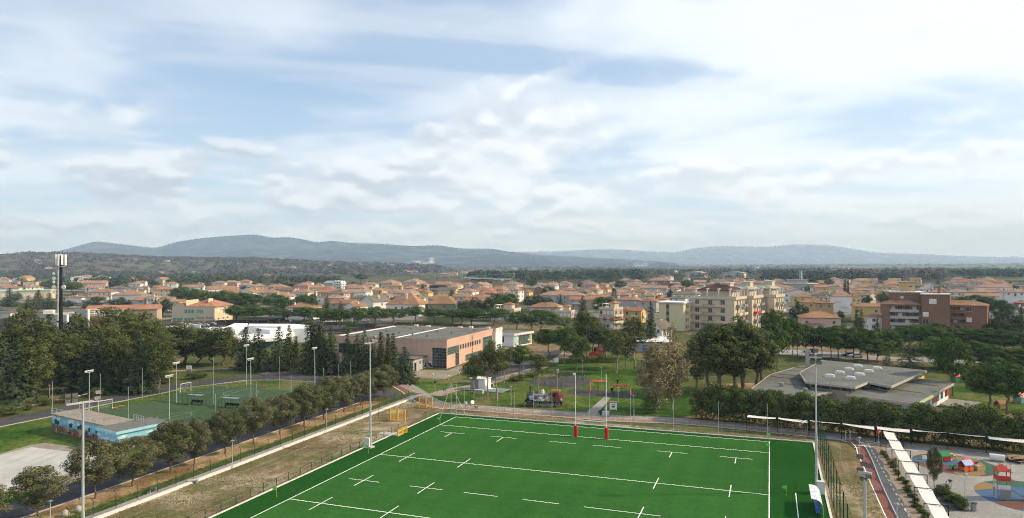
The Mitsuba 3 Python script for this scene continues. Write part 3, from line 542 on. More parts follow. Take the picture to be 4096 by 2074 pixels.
HL = [
(-840.9,1163.8,11.7,11.7,0.28,6.4,C_,b_,'gabf'), (-852.6,1199.7,7.9,7.9,0.18,6.4,W_,b_,'gabf'), (-976.9,1343.3,8.4,6.7,0.28,6.4,C_,b_,'gable'),
(-931.8,1341.9,19.3,21.3,-0.09,6.4,Y_,o_,'gabf'), (-732.2,1018.4,26.0,13.0,0.36,6.4,P_,t_,'flat'), (-681.4,991.2,16.2,9.7,0.25,6.4,C_,t_,'flat'),
(-728.5,1088.0,10.8,7.5,0.33,4,P_,t_,'gable'), (-556.6,930.6,31.6,14.2,0.33,7,P_,t_,'gable'), (-471.6,788.9,13.9,9.7,0.15,5,W_,t_,'hip'),
(-580.2,811.4,18.9,13.2,0.27,4.5,W_,b_,'hip'), (-565.1,826.7,17.1,10.3,0.77,5,W_,b_,'gable'), (-411.6,732.3,15.8,11.1,0.13,6.4,G_,g_,'hip'),
(-366.8,628.5,20.2,14.1,0.04,6.6,W_,b_,'hip'), (-359.0,576.3,12.3,8.6,0.12,4.2,W_,b_,'hip'), (-341.3,575.4,14.4,8.6,0.10,4.4,W_,b_,'hip'),
(-316.3,579.8,22.5,15.8,0.15,6.2,W_,b_,'hip'), (-1902.6,2768.6,35.2,21.1,0.34,6.4,TN,t_,'gable'), (-2168.7,3262.0,17.7,17.7,0.15,4,W_,g_,'gabf'),
(-1322.6,2120.5,15.0,12.0,0.21,6,P_,g_,'hip'), (-1991.1,2794.7,19.6,15.7,0.36,4,P_,t_,'hip'), (-644.4,1191.5,12.7,10.2,0.15,6.4,Y_,o_,'hip'),
(-620.4,1188.7,15.6,12.5,0.13,6.4,G_,g_,'hip'), (-513.7,1027.6,15.4,15.4,-0.27,9,C_,t_,'gabf'), (-520.6,985.2,10.9,7.7,0.05,6.4,W_,o_,'gable'),
(-480.9,894.9,15.1,10.6,0.06,6.2,W_,t_,'hip'), (-407.5,777.6,7.1,5.0,0.13,6,P_,t_,'gable'), (-396.2,735.3,13.2,9.2,0.06,6.2,W_,g_,'hip'),
(-354.5,664.2,11.7,8.2,0.23,6.2,W_,g_,'gable'), (-305.4,615.4,16.5,9.9,0.36,9.2,TN,o_,'hip'), (-436.4,896.2,14.4,10.1,0.24,6.4,W_,t_,'hip'),
(-350.7,771.0,21.9,10.9,0.22,6.4,W_,b_,'gable'), (-285.6,687.3,27.0,12.1,0.64,7,W_,b_,'gable'), (-426.8,958.2,6.8,5.4,0.07,5,W_,t_,'hip'),
(-387.5,926.9,16.2,11.3,0.05,6.4,C_,t_,'hip'), (-380.6,950.7,18.3,12.8,0.03,6.4,P_,t_,'hip'), (-378.5,992.9,16.4,11.5,0.02,6.4,C_,o_,'hip'),
(-316.3,833.6,14.2,10.0,0.01,6.2,W_,t_,'hip'), (-232.7,624.5,16.4,16.4,-0.31,6.2,W_,b_,'gabf'), (-268.5,503.3,9.6,6.7,0.18,5.5,G_,b_,'hip'),
(-259.6,503.1,4.1,3.7,0.30,8,G_,b_,'flat'), (-225.1,469.6,10.6,5.3,0.31,6.4,W_,b_,'gable'), (-1473.9,2944.4,23.2,18.6,0.25,6,Y_,t_,'flat'),
(-1057.8,2102.4,16.5,16.5,-0.14,6,B_,t_,'gabf'), (-1950.0,4325.6,33.2,26.5,0.11,6.4,W_,t_,'hip'), (-2560.8,6110.7,53.5,42.8,0.05,6.4,P_,t_,'hip'),
(-1712.4,4388.5,38.8,31.0,0.02,5,O_,t_,'hip'), (-1615.6,3370.6,37.6,26.3,0.27,5,P_,t_,'hip'), (-1205.8,2198.1,14.9,11.9,0.15,6,TN,t_,'hip'),
(-211.8,614.4,15.3,12.2,-0.05,6,C_,b_,'hip'), (-240.7,714.1,9.8,9.8,-0.29,5.6,W_,o_,'gabf'), (-280.4,819.6,11.4,9.1,0.07,5,G_,t_,'hip'),
(-236.9,797.4,17.7,14.2,-0.23,6.4,P_,o_,'hip'), (-254.4,876.8,9.7,7.8,-0.15,7.5,W_,o_,'hip'), (-211.5,767.1,8.5,6.8,-0.17,8,P_,o_,'hip'),
(-182.0,609.0,17.2,13.7,-0.23,6.4,W_,t_,'hip'), (-181.9,642.8,5.6,4.5,-0.25,6.4,W_,b_,'hip'), (-179.8,685.1,16.1,12.9,-0.27,6.4,C_,b_,'hip'),
(-146.2,586.9,16.8,11.8,-0.24,6.2,P_,g_,'hip'), (-175.0,770.4,14.3,11.4,-0.21,6.2,TN,t_,'hip'), (-158.1,715.2,19.9,11.9,-0.22,6.2,P_,t_,'hip'),
(-121.2,572.4,7.1,6.4,-0.35,7.5,W_,b_,'flat'), (-168.8,835.0,16.8,11.8,-0.18,6.4,W_,t_,'hip'), (-109.1,457.6,15.4,10.8,-0.20,5.5,TN,b_,'gable'),
(-93.3,418.6,9.8,9.8,-0.65,6,W_,b_,'gabf'), (-147.0,565.4,19.1,9.5,-0.09,4,W_,b_,'flat'), (-138.0,611.4,9.3,7.4,-0.21,5.5,TN,b_,'hip'),
(-118.3,397.1,16.5,11.6,-0.15,6.6,W_,b_,'hip'), (-1446.2,4052.1,35.3,24.7,0.03,5,W_,t_,'gable'), (-745.9,2902.7,10.0,8.0,-0.10,6,W_,t_,'hip'),
(-701.5,2999.0,17.3,13.9,-0.12,6,P_,t_,'hip'), (-466.1,2056.1,14.3,11.4,-0.13,5,C_,t_,'hip'), (-122.9,641.5,13.6,10.8,-0.33,6.4,Y_,t_,'hip'),
(-137.1,787.5,19.2,17.3,-0.49,9.2,C_,t_,'hip'), (-115.1,824.2,19.7,17.7,-0.49,9.4,C_,t_,'hip'), (-101.6,700.3,10.9,10.9,-0.38,6.6,C_,o_,'hip'),
(-103.0,618.7,12.4,8.7,-0.27,6.2,W_,t_,'hip'), (-88.9,593.0,17.6,14.1,-0.41,6.2,C_,t_,'hip'), (-72.2,589.9,8.5,7.7,-0.47,6.6,Y_,o_,'gabf'),
(-81.6,837.4,18.3,12.8,-0.16,6.4,C_,o_,'gable'), (-61.8,747.3,15.2,12.1,-0.44,8,C_,t_,'hip'), (-47.8,772.8,9.4,9.4,-0.64,8,P_,o_,'hip'),
(-33.1,768.6,15.6,15.6,-0.66,7,P_,t_,'gabf'), (-38.5,612.4,15.2,12.2,-0.46,6.4,W_,t_,'hip'), (-28.5,679.7,12.6,8.8,-0.39,6.2,W_,t_,'hip'),
(-18.7,591.5,13.5,10.8,-0.46,6,P_,o_,'hip'), (-100.5,552.8,12.2,9.8,-0.31,5.6,W_,b_,'hip'), (-66.0,506.2,7.4,6.0,-0.36,6,W_,b_,'hip'),
(-85.1,690.8,6.3,5.1,-0.31,6,O_,t_,'hip'), (-49.4,488.5,15.8,11.1,-0.11,6.2,C_,b_,'hip'), (-36.5,517.7,12.9,9.0,-0.19,6.6,C_,b_,'gable'),
(-22.8,516.6,15.0,12.0,-0.44,6,W_,b_,'hip'), (-336.5,2225.9,20.9,16.7,-0.20,7,P_,t_,'hip'), (-312.7,2205.0,30.8,18.5,-0.12,4,W_,t_,'gable'),
(-144.2,2114.1,18.5,13.0,-0.19,4,C_,t_,'gable'), (-132.0,2344.5,20.8,16.7,-0.29,6,P_,t_,'hip'), (-54.3,531.4,16.4,11.5,-0.33,5,W_,b_,'hip'),
(0.8,761.5,17.7,14.1,-0.52,8,C_,t_,'hip'), (15.1,710.2,10.5,8.4,-0.54,6.4,W_,t_,'hip'), (-4.2,603.4,10.1,8.1,-0.43,6.2,W_,b_,'hip'),
(4.0,561.2,7.8,7.8,-0.62,9,W_,b_,'hip'), (13.5,595.7,6.4,5.7,-0.69,6.6,Y_,b_,'hip'), (31.6,789.2,13.5,9.4,-0.39,6.4,W_,t_,'gable'),
(26.8,688.3,6.7,6.7,-0.25,6.4,B_,t_,'gabf'), (42.5,767.7,15.3,10.7,-0.49,6.2,W_,t_,'hip'), (48.6,844.4,11.4,9.2,-0.49,6.4,C_,b_,'hip'),
(56.4,741.3,10.7,8.5,-0.51,6.2,TN,b_,'hip'), (65.6,808.8,7.1,7.1,-0.69,6.4,P_,o_,'gabf'), (62.5,675.6,7.9,6.3,-0.58,6.4,C_,b_,'hip'),
(53.2,639.1,11.4,9.1,-0.52,6.2,C_,b_,'hip'), (86.5,771.6,16.3,11.4,-0.46,7,P_,o_,'hip'), (74.6,638.9,13.4,10.7,-0.60,6.4,C_,b_,'hip'),
(88.2,667.1,11.5,9.2,-0.62,6.4,Y_,b_,'hip'), (102.1,779.5,10.2,8.1,-0.62,6.4,C_,t_,'hip'), (111.6,783.3,6.7,5.3,-0.63,6.4,C_,b_,'hip'),
(38.3,536.8,33.7,13.5,-0.21,6.4,G_,t_,'hip'), (39.7,612.3,10.4,7.3,-0.41,6.2,W_,o_,'hip'), (63.2,567.6,8.4,8.4,-0.77,5,W_,b_,'gabf'),
(75.9,538.5,14.2,8.5,-0.35,6.4,W_,t_,'hip'), (85.0,538.4,11.8,7.1,-0.37,6.4,G_,t_,'hip'), (99.2,636.8,9.8,5.9,-0.36,5,C_,o_,'gable'),
(113.9,722.6,10.1,16.2,0.37,6.2,W_,g_,'gabf'), (49.0,482.1,17.5,8.8,-0.24,6,TN,o_,'gable'), (19.4,391.9,17.4,10.5,-0.29,6.6,TN,b_,'hip'),
(71.3,1657.9,18.3,18.3,-0.57,6,W_,t_,'gabf'), (192.1,818.8,10.9,8.7,-0.75,6.4,B_,t_,'hip'), (139.4,799.7,10.7,8.6,-0.70,6.2,C_,t_,'hip'),
(152.0,832.0,7.0,5.6,-0.70,6.4,C_,t_,'hip'), (148.6,781.1,6.1,4.9,-0.71,6.2,W_,t_,'hip'), (125.0,743.4,10.1,7.1,-0.60,6.2,W_,t_,'gable'),
(138.8,683.2,25.5,10.2,-0.37,6.4,G_,t_,'gable'), (107.5,594.8,15.7,11.0,-0.53,6.2,C_,b_,'hip'), (104.0,528.2,10.0,8.0,-0.58,6,C_,b_,'hip'),
(120.0,584.2,8.0,8.0,-0.73,6.2,W_,b_,'gabf'), (111.4,525.9,3.6,3.6,-0.47,6,Y_,b_,'gabf'), (149.7,647.3,10.3,8.3,-0.61,6.2,W_,b_,'hip'),
(93.2,548.5,8.6,6.0,-0.52,6.2,W_,o_,'hip'), (135.1,543.5,20.8,10.4,-0.49,6.4,W_,g_,'hip'), (120.8,509.7,12.5,8.7,-0.48,5,W_,g_,'hip'),
(77.1,462.1,15.3,9.2,-0.37,6.6,G_,o_,'hip'), (87.6,443.9,11.7,9.4,-0.58,6.6,G_,o_,'hip'), (101.8,472.6,7.0,5.6,-0.60,6.2,W_,o_,'hip'),
(63.7,366.0,10.7,6.4,-0.59,6.2,Y_,o_,'gable'), (207.5,764.9,6.4,5.1,-0.70,6.2,C_,t_,'hip'), (224.7,793.8,9.0,7.2,-0.71,6.4,C_,t_,'hip'),
(171.0,653.8,10.2,8.2,-0.69,6.2,C_,b_,'hip'), (258.5,797.8,13.0,10.4,-0.66,6.2,P_,t_,'hip'), (216.3,1267.9,18.2,10.9,-0.61,4,C_,b_,'gable'),
(263.2,1224.5,12.0,12.0,-0.42,6,C_,b_,'gabf'), (273.0,1208.2,8.4,8.4,-0.92,6,W_,t_,'gabf'), (303.7,1625.2,16.6,13.3,-0.53,4,W_,g_,'hip'),
(321.8,1584.5,8.3,8.3,-0.55,6,TN,b_,'gabf'), (497.3,2148.8,16.1,12.9,-0.58,5,W_,t_,'hip'), (298.3,1195.4,10.0,8.0,-0.59,4,C_,b_,'hip'),
(336.3,874.5,11.6,11.6,-0.16,7,P_,t_,'gabf'), (290.3,759.9,12.9,11.6,-0.16,6.4,B_,t_,'gabf'), (263.7,676.8,13.7,10.9,-0.16,6.2,W_,t_,'hip'),
(286.1,818.1,18.8,13.2,-0.60,6.4,P_,t_,'hip'), (204.1,493.5,13.4,9.4,-0.25,6.6,Y_,b_,'hip'), (180.8,424.7,13.3,8.0,-0.30,6.6,O_,b_,'hip'),
(167.1,375.2,8.1,6.5,-0.21,9,O_,b_,'hip'), (134.7,307.5,15.9,11.1,-0.27,6.8,P_,b_,'hip'), (242.9,545.9,15.7,11.0,-0.24,6.4,W_,t_,'hip'),
(222.8,500.9,7.0,4.9,-0.28,5.5,W_,g_,'gable'), (227.2,462.7,5.0,4.5,-0.28,8,Y_,t_,'hip'), (184.3,364.4,13.1,6.6,-0.33,8,Y_,b_,'gable'),
(166.3,319.0,8.3,5.8,-0.27,6,W_,b_,'hip'), (367.5,823.6,33.5,13.4,-0.25,6.4,P_,t_,'gable'), (339.6,732.3,13.2,9.2,-0.22,6.4,C_,t_,'hip'),
(285.1,645.9,11.9,8.3,-0.21,8,O_,o_,'gable'), (291.0,652.2,11.0,11.0,-0.21,6.4,Y_,t_,'gabf'), (407.1,815.4,21.4,12.8,-0.29,9,Y_,t_,'hip'),
(386.8,785.6,12.2,8.6,-0.21,6.4,W_,t_,'hip'), (312.5,650.0,14.6,10.2,-0.20,6.4,C_,t_,'hip'), (277.2,585.6,10.7,7.5,-0.20,6.4,P_,t_,'gable'),
(267.3,545.8,11.9,8.3,-0.21,6.6,Y_,t_,'hip'), (343.9,688.2,11.3,7.9,-0.22,6.4,P_,t_,'hip'), (312.3,607.8,7.4,5.9,-0.23,6.4,O_,t_,'hip'),
(284.3,552.9,3.8,3.8,-0.23,8,W_,t_,'gabf'), (280.3,534.7,4.8,4.8,-0.24,8,Y_,t_,'gabf'), (400.8,771.3,9.1,8.2,-0.23,6.2,P_,t_,'gabf'),
(130.9,304.5,7.0,4.9,-0.27,4,P_,b_,'hip'), (374.8,710.1,8.8,7.0,-0.21,6.2,P_,t_,'hip'), (421.6,777.6,13.8,11.1,-0.22,6.4,Y_,t_,'hip'),
(310.9,587.3,9.6,6.7,-0.21,6.2,TN,t_,'gable'), (377.8,618.1,8.7,7.0,-0.23,6.2,TN,t_,'hip'), (439.0,739.2,8.5,7.7,-0.22,6.2,W_,t_,'gabf'),
(430.4,671.5,12.9,9.0,-0.29,6.2,TN,t_,'gable'), (426.6,671.2,14.5,8.7,-0.29,7,G_,g_,'gable'), (446.6,650.6,28.1,14.0,-0.32,7,W_,t_,'hip'),
(356.2,559.8,14.8,8.9,-0.29,6.6,C_,t_,'hip'), (378.2,556.7,23.7,11.9,-0.32,6.6,C_,t_,'hip'), (356.6,525.3,29.4,8.8,-0.28,5,W_,t_,'gable'),
(365.0,507.6,16.0,11.2,-0.31,8.5,W_,t_,'hip'), (305.9,419.7,7.5,5.3,-0.35,6,B_,o_,'hip'), (264.2,376.2,11.9,9.5,-0.44,5,W_,b_,'gabf'),
(372.3,634.0,9.9,7.9,-0.25,6,W_,t_,'hip'), (358.3,591.1,9.9,7.9,-0.27,5,P_,t_,'hip'), (1120.4,1673.1,14.6,11.6,-0.31,6,P_,t_,'hip'),
(1185.5,1744.4,12.8,11.5,-0.32,6,W_,t_,'gabf'), (1089.3,1577.9,13.6,10.9,-0.32,6,C_,t_,'hip'), (901.6,1340.5,9.3,7.5,-0.31,6,W_,t_,'hip'),
(1238.4,1957.9,10.4,8.3,-0.28,6,P_,o_,'hip'), (979.9,1497.5,8.8,7.0,-0.30,5,W_,t_,'hip'), (1132.2,1562.5,8.8,7.1,-0.35,6,W_,t_,'hip'),
(297.4,1787.7,15.7,12.6,-0.51,5,W_,t_,'hip'), (2.9,3484.4,54.9,27.5,-0.26,7,W_,g_,'flat'), (-1099.8,3585.3,24.4,19.5,-0.05,6,W_,t_,'hip'),
]
ri = np.random.default_rng(41); fill = 0
while fill < 125:
    y = ri.uniform(500, 1010); x = ri.uniform(-.55, .70) * y
    if x < -260 and y > 780 or (x < 60 and x > -260 and y > 830) or math.hypot(x - 130, y - 350) < 70: continue
    s_ = ri.uniform(10.5, 17)
    if any(math.hypot(x - h[0], y - h[1]) < (max(h[2], h[3]) + s_) * .50 for h in HL): continue
    fill += 1; HL.append((x, y, s_, s_ * ri.uniform(.65, .9), -math.atan2(x, y) - ri.uniform(-.1, .5), ri.choice([4.2, 6.2, 6.4, 6.6]), str(ri.choice(['white', 'cream', 'cream', 'pink', 'yellow', 'tan', 'ochre'])), str(ri.choice(['terracotta', 'terracotta', 'brown', 'orange', 'grey'])), str(ri.choice(['hip', 'hip', 'gable']))))
for i, h in enumerate(HL): house(*h, balcony=i % 4 == 1, chim=1 + i % 2)
rf_ = np.random.default_rng(8)
for i in range(30):
    y = rf_.uniform(1300, 3600); x = rf_.uniform(-.72, .72) * y
    fk = house(x, y, rf_.uniform(14, 24), rf_.uniform(9, 12), -math.atan2(x, y) - rf_.uniform(-.3, .5), rf_.choice([5, 6.4, 7]), str(rf_.choice(['white', 'cream', 'pink', 'yellow'])), str(rf_.choice(['terracotta', 'brown'])), 'hip', name='farmhouse', label='small pale farmhouse among the trees of the far plain', wins=y < 1900); locate(fk, x, y, 'small distant farmhouse', cat_='house', group='farmhouses on the far plain')

# ---------------------------------------------------------------- large buildings
def local(x, y, yaw): return lambda m: place(m, x, y, yaw)
def grid_panes(parent, pl, x0, x1, z0, z1, nx, nz, y, side, glass='m_glass_teal', frame='m_steel', gap=.06):
    """A glazed wall: one pane per field between mullions. side: 'f' the front (facing -y) or 'r' the right (facing +x), with y the wall plane."""
    def bx(a0, a1, z_0, z_1, d0, d1): return box(a0, a1, y - d1, y - d0, z_0, z_1) if side == 'f' else box(y + d0, y + d1, a0, a1, z_0, z_1)
    w, h = (x1 - x0) / nx, (z1 - z0) / nz
    k = part(parent, 'glazing', pl([bx(x0, x1, z1 - gap, z1, .01, .14), bx(x0, x1, z0, z0 + gap, .01, .14)] + [bx(x0 + i * w - gap / 2, x0 + i * w + gap / 2, z0 + gap, z1 - gap, .01, .13) for i in range(nx + 1)] + [bx(x0 + gap, x1 - gap, z0 + j * h - gap / 2, z0 + j * h + gap / 2, .01, .11) for j in range(1, nz)]), frame)
    for i in range(nx):
        for j in range(nz):
            scene[number(k + '__pane')] = mikit.ply(pl(bx(x0 + i * w + gap, x0 + (i + 1) * w - gap, z0 + j * h + gap, z0 + (j + 1) * h - gap, .004, .05)), glass)
# pink sports hall: origin at its near corner, -x runs along the shaded front
hx, hy, hyaw = -19.4, 207.2, -.3538
pl = local(hx, hy, hyaw)
h = thing('sports_hall', 'large pink sports hall with flat grey roof and glazed corner', 'sports hall')
part(h, 'wall', pl([box(-38.7, 0, 0, 36.4, -.1, 8.2)]), 'w_hall')
part(h, 'roof', pl([box(-38.55, -.15, .15, 36.2, 8.2, 8.36)]), 'm_bitumen')
part(h, 'parapet', pl([box(-38.8, .1, -.1, .14, 8.0, 8.55), box(-.14, .1, .14, 36.5, 8.0, 8.55), box(-38.8, -38.56, .14, 36.5, 8.0, 8.55), box(-38.56, -.14, 36.22, 36.5, 8.0, 8.55)]), 'w_hall')
part(h, 'coping', pl([box(-38.85, .15, -.15, .2, 8.55, 8.62), box(-.2, .15, .2, 36.5, 8.55, 8.62)]), 'm_midgrey')
part(h, 'roof_seam', pl([box(-18.4, -17.6, .3, 36, 8.36, 8.46)]), 'm_white'); part(h, 'roof_seam', pl([box(-38.4, -37.6, .3, 36, 8.36, 8.46)]), 'm_white')
for i in range(10): part(h, 'roof_vent', pl([box(-34 + i * 3.3, -33.7 + i * 3.3, 6 + (i * 11) % 25, 6.3 + (i * 11) % 25, 8.36, 8.8)]), 'm_darkgrey')
grid_panes(h, pl, -4.7, -.15, .1, 6.0, 4, 7, 0, 'f', 'm_glass', 'm_tealframe')
grid_panes(h, pl, .4, 8.3, 3.9, 6.1, 8, 3, 0, 'r', 'm_glass_teal', 'm_tealframe'); grid_panes(h, pl, 6.0, 8.3, .1, 3.85, 2, 4, 0, 'r', 'm_glass', 'm_tealframe')
grid_panes(h, pl, 27.5, 35.5, .8, 6.4, 7, 5, 0, 'r', 'm_glass_teal', 'm_tealframe')
grid_panes(h, pl, 13.5, 25.5, .5, 2.4, 10, 2, 0, 'r', 'm_glass_teal', 'm_tealframe')
for i in range(9):
    yy = 9.8 + i * 1.9
    k = part(h, 'window', pl(box(-.02, .03, yy - .45, yy + .45, 4.7, 6.0)), 'm_glass'); scene[number(k + '__frame')] = mikit.ply(pl(cat([box(.002, .08, yy - .55, yy - .45, 4.6, 6.1), box(.002, .08, yy + .45, yy + .55, 4.6, 6.1), box(.002, .1, yy - .45, yy + .45, 4.6, 4.7)])), 'm_midgrey')
grid_panes(h, pl, -37.5, -30, 3.2, 6.2, 6, 2, 0, 'f', 'm_glass', 'm_tealframe')
for yy in (8.9, 17.6, 26.7): part(h, 'panel_joint', pl(box(.002, .02, yy - .03, yy + .03, .1, 8.0)), 'w_hall_dark')
for xx in (-33, -27.5, -22, -16.5, -11): part(h, 'panel_joint', pl(box(xx - .03, xx + .03, -.02, -.002, .1, 8.0)), 'w_hall_dark')
part(h, 'drainpipe', pl(tube([(.1, 18.6, 0), (.1, 18.6, 7.9)], .1, 6)), 'm_darkgrey')
# graffiti on the hall and its low annex
def graffiti(parent, name, pl_, x0, x1, z0, z1, y, seed, cols=('m_blue', 'm_white', 'm_black', 'm_tealpaint'), n=9, side='f'):
    r = np.random.default_rng(seed)
    for i in range(n):
        cx, cz = r.uniform(x0, x1), r.uniform(z0, z1); a = np.sort(r.uniform(0, 2 * math.pi, 7)); rr = r.uniform(.35, 1.0, 7) * .32 * min(z1 - z0, x1 - x0)
        g = Polygon([(cx + math.cos(t) * q * 1.6, cz + math.sin(t) * q) for t, q in zip(a, rr)]).buffer(.05).intersection(shapely.box(x0, z0, x1, z1))
        if g.is_empty or g.area < .01: continue
        v, f = sheet(g, 0); d = .012 + .003 * i
        v = np.column_stack([v[:, 0], np.full(len(v), y - d), v[:, 1]]) if side == 'f' else np.column_stack([np.full(len(v), y + d), v[:, 0], v[:, 1]])
        part(parent, name, pl_((v, f)), cols[i % len(cols)])
graffiti(h, 'graffiti', pl, -6.4, -4.9, .2, 2.0, 0, 5)
a = thing('annex', 'low grey annex with flat roof against the pink sports hall', 'building')
pa = local(hx + (-6.6) * math.cos(hyaw) + 8.5 * math.sin(hyaw), hy + (-6.6) * math.sin(hyaw) - 8.5 * math.cos(hyaw), hyaw)
part(a, 'wall', pa([box(-9, 0, 0, 8.3, -.1, 3.4)]), 'w_grey'); part(a, 'roof', pa([box(-9.3, .3, -.3, 8.3, 3.4, 3.65)]), 'm_bitumen'); part(a, 'fascia', pa([box(-9.34, .34, -.34, -.302, 3.36, 3.7), box(.302, .34, -.302, 8.3, 3.36, 3.7)]), 'm_shutter_brown')
part(a, 'door', pa(box(-.02, .03, .6, 1.8, 0, 2.4)), 'm_black'); window(a, 0, 4.2, 1.6, .9, 1.0, 1, 0, 'd', pa); window(a, 0, 5.8, 1.6, .9, 1.0, 1, 0, 'd', pa); window(a, -4, 0, 1.4, 1.0, 1.2, 0, -1, 'd', pa)
graffiti(a, 'graffiti', pa, 6.6, 8.0, .2, 1.9, 0, 8, ('m_midgrey', 'm_white', 'm_darkgrey'), side='r')
b = thing('rear_block', 'white rear block behind the pink sports hall with roof machinery', 'building')
pb = local(hx, hy, hyaw)
part(b, 'wall', pb(box(-40, 1.0, 36.7, 43, -.1, 7.4)), 'w_whitewash'); part(b, 'roof', pb(box(-39.8, .8, 36.9, 42.8, 7.4, 7.5)), 'm_bitumen'); part(b, 'parapet', pb([box(-40.1, 1.1, 36.6, 36.9, 7.4, 7.9), box(.8, 1.1, 36.9, 43.1, 7.4, 8.6), box(-40.1, .8, 42.8, 43.1, 7.4, 7.9)]), 'm_offwhite')
for x_, y_ in ((-14, 38.5), (-11, 41), (-27, 39), (-4, 40), (-33, 41)): part(b, 'roof_unit', pb([box(x_, x_ + 1.3, y_, y_ + 1.1, 7.5, 8.7), box(x_ + .2, x_ + 1.1, y_ - .06, y_ - .003, 7.8, 8.5)]), 'm_offwhite')
c = thing('nursery_pavilion', 'low white pavilion with colourful glazed front beside the pink hall', 'building')
pc = local(*(0.53,260.09), -.62)
part(c, 'wall', pc(box(-10, 0, 0, 12, -.1, 4.2)), 'w_whitewash'); part(c, 'roof', pc(box(-10.6, .6, -.6, 12.6, 4.2, 4.9)), 'm_bitumen'); part(c, 'fascia', pc([box(-10.63, .63, -.66, -.603, 4.15, 5.0), box(.603, .66, -.603, 12.6, 4.15, 5.0)]), 'm_offwhite')
part(c, 'window', pc(box(-9.2, -4.5, -.03, .02, 1.4, 3.6)), 'm_black')
for i, m_ in enumerate(('m_skyblue', 'm_offwhite', 'm_glass_teal', 'm_glass_teal', 'm_glass_teal', 'm_glass_teal', 'm_glass_teal', 'm_pt_sand')): part(c, 'panel', pc(box(-.02, .05, .2 + i * 1.45, 1.55 + i * 1.45, .4, 3.9)), m_)
for i_, (a_, b_) in enumerate(((.4, 1.6), (1.8, 2.8), (9.2, 10.4), (10.4, 11.4))): graffiti(c, 'painted_flower', pc, a_, b_, .6 + .3 * i_, 1.9 + .3 * i_, .06, 12 + i_, ('m_lime', 'm_white', 'm_redpad'), 4, 'r')

# white curved building on the left of the hall
w = thing('curved_building', 'low bright white building with curving parapets behind the dark conifers', 'building')
def pol(*pts): return Polygon(pts).buffer(0)
part(w, 'wall', prism(pol((-127.69,286.75), (-112.67,267.50), (-108.18,269.36), (-111.88,286.08), (-111.60,295.63), (-116.97,309.86), (-123.15,310.15), (-119.50,292.07), (-124.88,292.31)), -.1, 5), 'w_whitewash')
part(w, 'wall', prism(pol((-108.42,287.20), (-94.46,273.07), (-86.95,278.01), (-81.41,279.11), (-83.37,291.89), (-92.59,300.39), (-113.70,302.40)), -.1, 5.4), 'w_whitewash')
part(w, 'front_wing', prism(pol((-99.44,252.31), (-87.63,258.97), (-86.03,276.40), (-91.02,289.64), (-98.31,285.46), (-104.87,267.12)), 2.6, 3.8), 'm_white')
part(w, 'front_wall', prism(pol((-99.28,253.35), (-88.66,260.84), (-86.72,277.26), (-90.52,287.36), (-98.00,284.56), (-104.01,265.94)).buffer(-.8), -.1, 2.597), 'm_glass_teal')
part(w, 'roof_step', prism(pol((-106.35,283.97), (-92.69,281.46), (-88.60,286.06), (-90.16,291.08), (-108.89,291.94)), 5.4, 6.1), 'm_white')
for t in (.12, .3, .5, .7, .9): 
    q = [x0 + (x1 - x0) * t for x0, x1 in zip((-105.77,270.43), (-88.47,261.42))]; part(w, 'column', tube([(q[0], q[1] - .3, 0), (q[0], q[1] - .3, 2.6)], .12, 6), 'm_white')
s = thing('enclosure_wall', 'long white yard wall left of the white curved building', 'wall'); part(s, 'wall', prism(strip([(-163.23,329.75), (-157.33,342.88), (-148.90,334.37)], .4), -.1, 2.0), 'w_whitewash'); part(s, 'coping', prism(strip([(-163.23,329.75), (-157.33,342.88), (-148.90,334.37)], .5), 2.0, 2.1), 'm_white')
# cream school with orange roof
sx, sy = (-159.35,374.58)
s = thing('school', 'cream two-storey school with orange roof and green shutters', 'school'); ps = local(sx, sy, -.06)
part(s, 'wall', ps([box(-23.5, 0, 0, 21, -.1, 8.2)]), 'w_cream')
R = roof_hip(16.5, 20, 8.25, 3.6); part(s, 'roof', ps((R[0] + np.array([-8, 10.5, 0]), R[1])), 'r_orange')
gb = roof_gable(7.2, 20.6, 8.2, 2.6, 'y', .15); part(s, 'side_roof', ps((gb[0][0] + np.array([-20, 10.5, 0]), gb[0][1])), 'r_brown'); part(s, 'gable', ps((gb[1][0] + np.array([-20, 10.5, 0]), gb[1][1])), 'w_cream')
part(s, 'roof_fin', ps([box(-16.4, -16.1, 1, 14, 8.2, 11.8), box(-5.6, -5.3, 4, 9, 10.2, 12.6)]), 'w_cream')
for i, x_ in enumerate((-15.8, -13.9, -12, -9.6, -8.6, -7.6, -6.6)): window(s, x_, 0, 4.9, 1.5 if i < 3 else .7, 2.0, 0, -1, 'g', ps)
for x_ in (-22.1, -20.2, -18.4, -15.8, -13.9, -12): window(s, x_, 0, .9, 1.5, 1.5, 0, -1, 'g', ps)
for x_ in (-9.3, -7.8, -6.4, -4.0, -2.6, -1.2): window(s, x_, 0, 2.1, 1.1, .6, 0, -1, 'd', ps)
for y_ in (4.5, 10, 15): window(s, 0, y_, 4.6, 1.8, 2.4, 1, 0, 'w', ps); window(s, 0, y_, 1.2, 1.6, .8, 1, 0, 'd', ps)
f_ = thing('school_fence', 'brick and railing fence in front of the cream school', 'fence')
for i in range(18): part(f_, 'post', place(box(-.2, .2, -.2, .2, -.05, 1.7), sx - 55 + i * 5.6, sy - 5 + i * .3), 'm_stone')
part(f_, 'panel', prism(strip([(sx - 55, sy - 5.1), (sx + 2, sy - 2)], .15), 0, 1.2), 'm_timber'); part(f_, 'panel', prism(strip([(sx + 2, sy - 2), (sx + 40.2, sy + .1)], .15), 0, 1.4), 'm_rust')
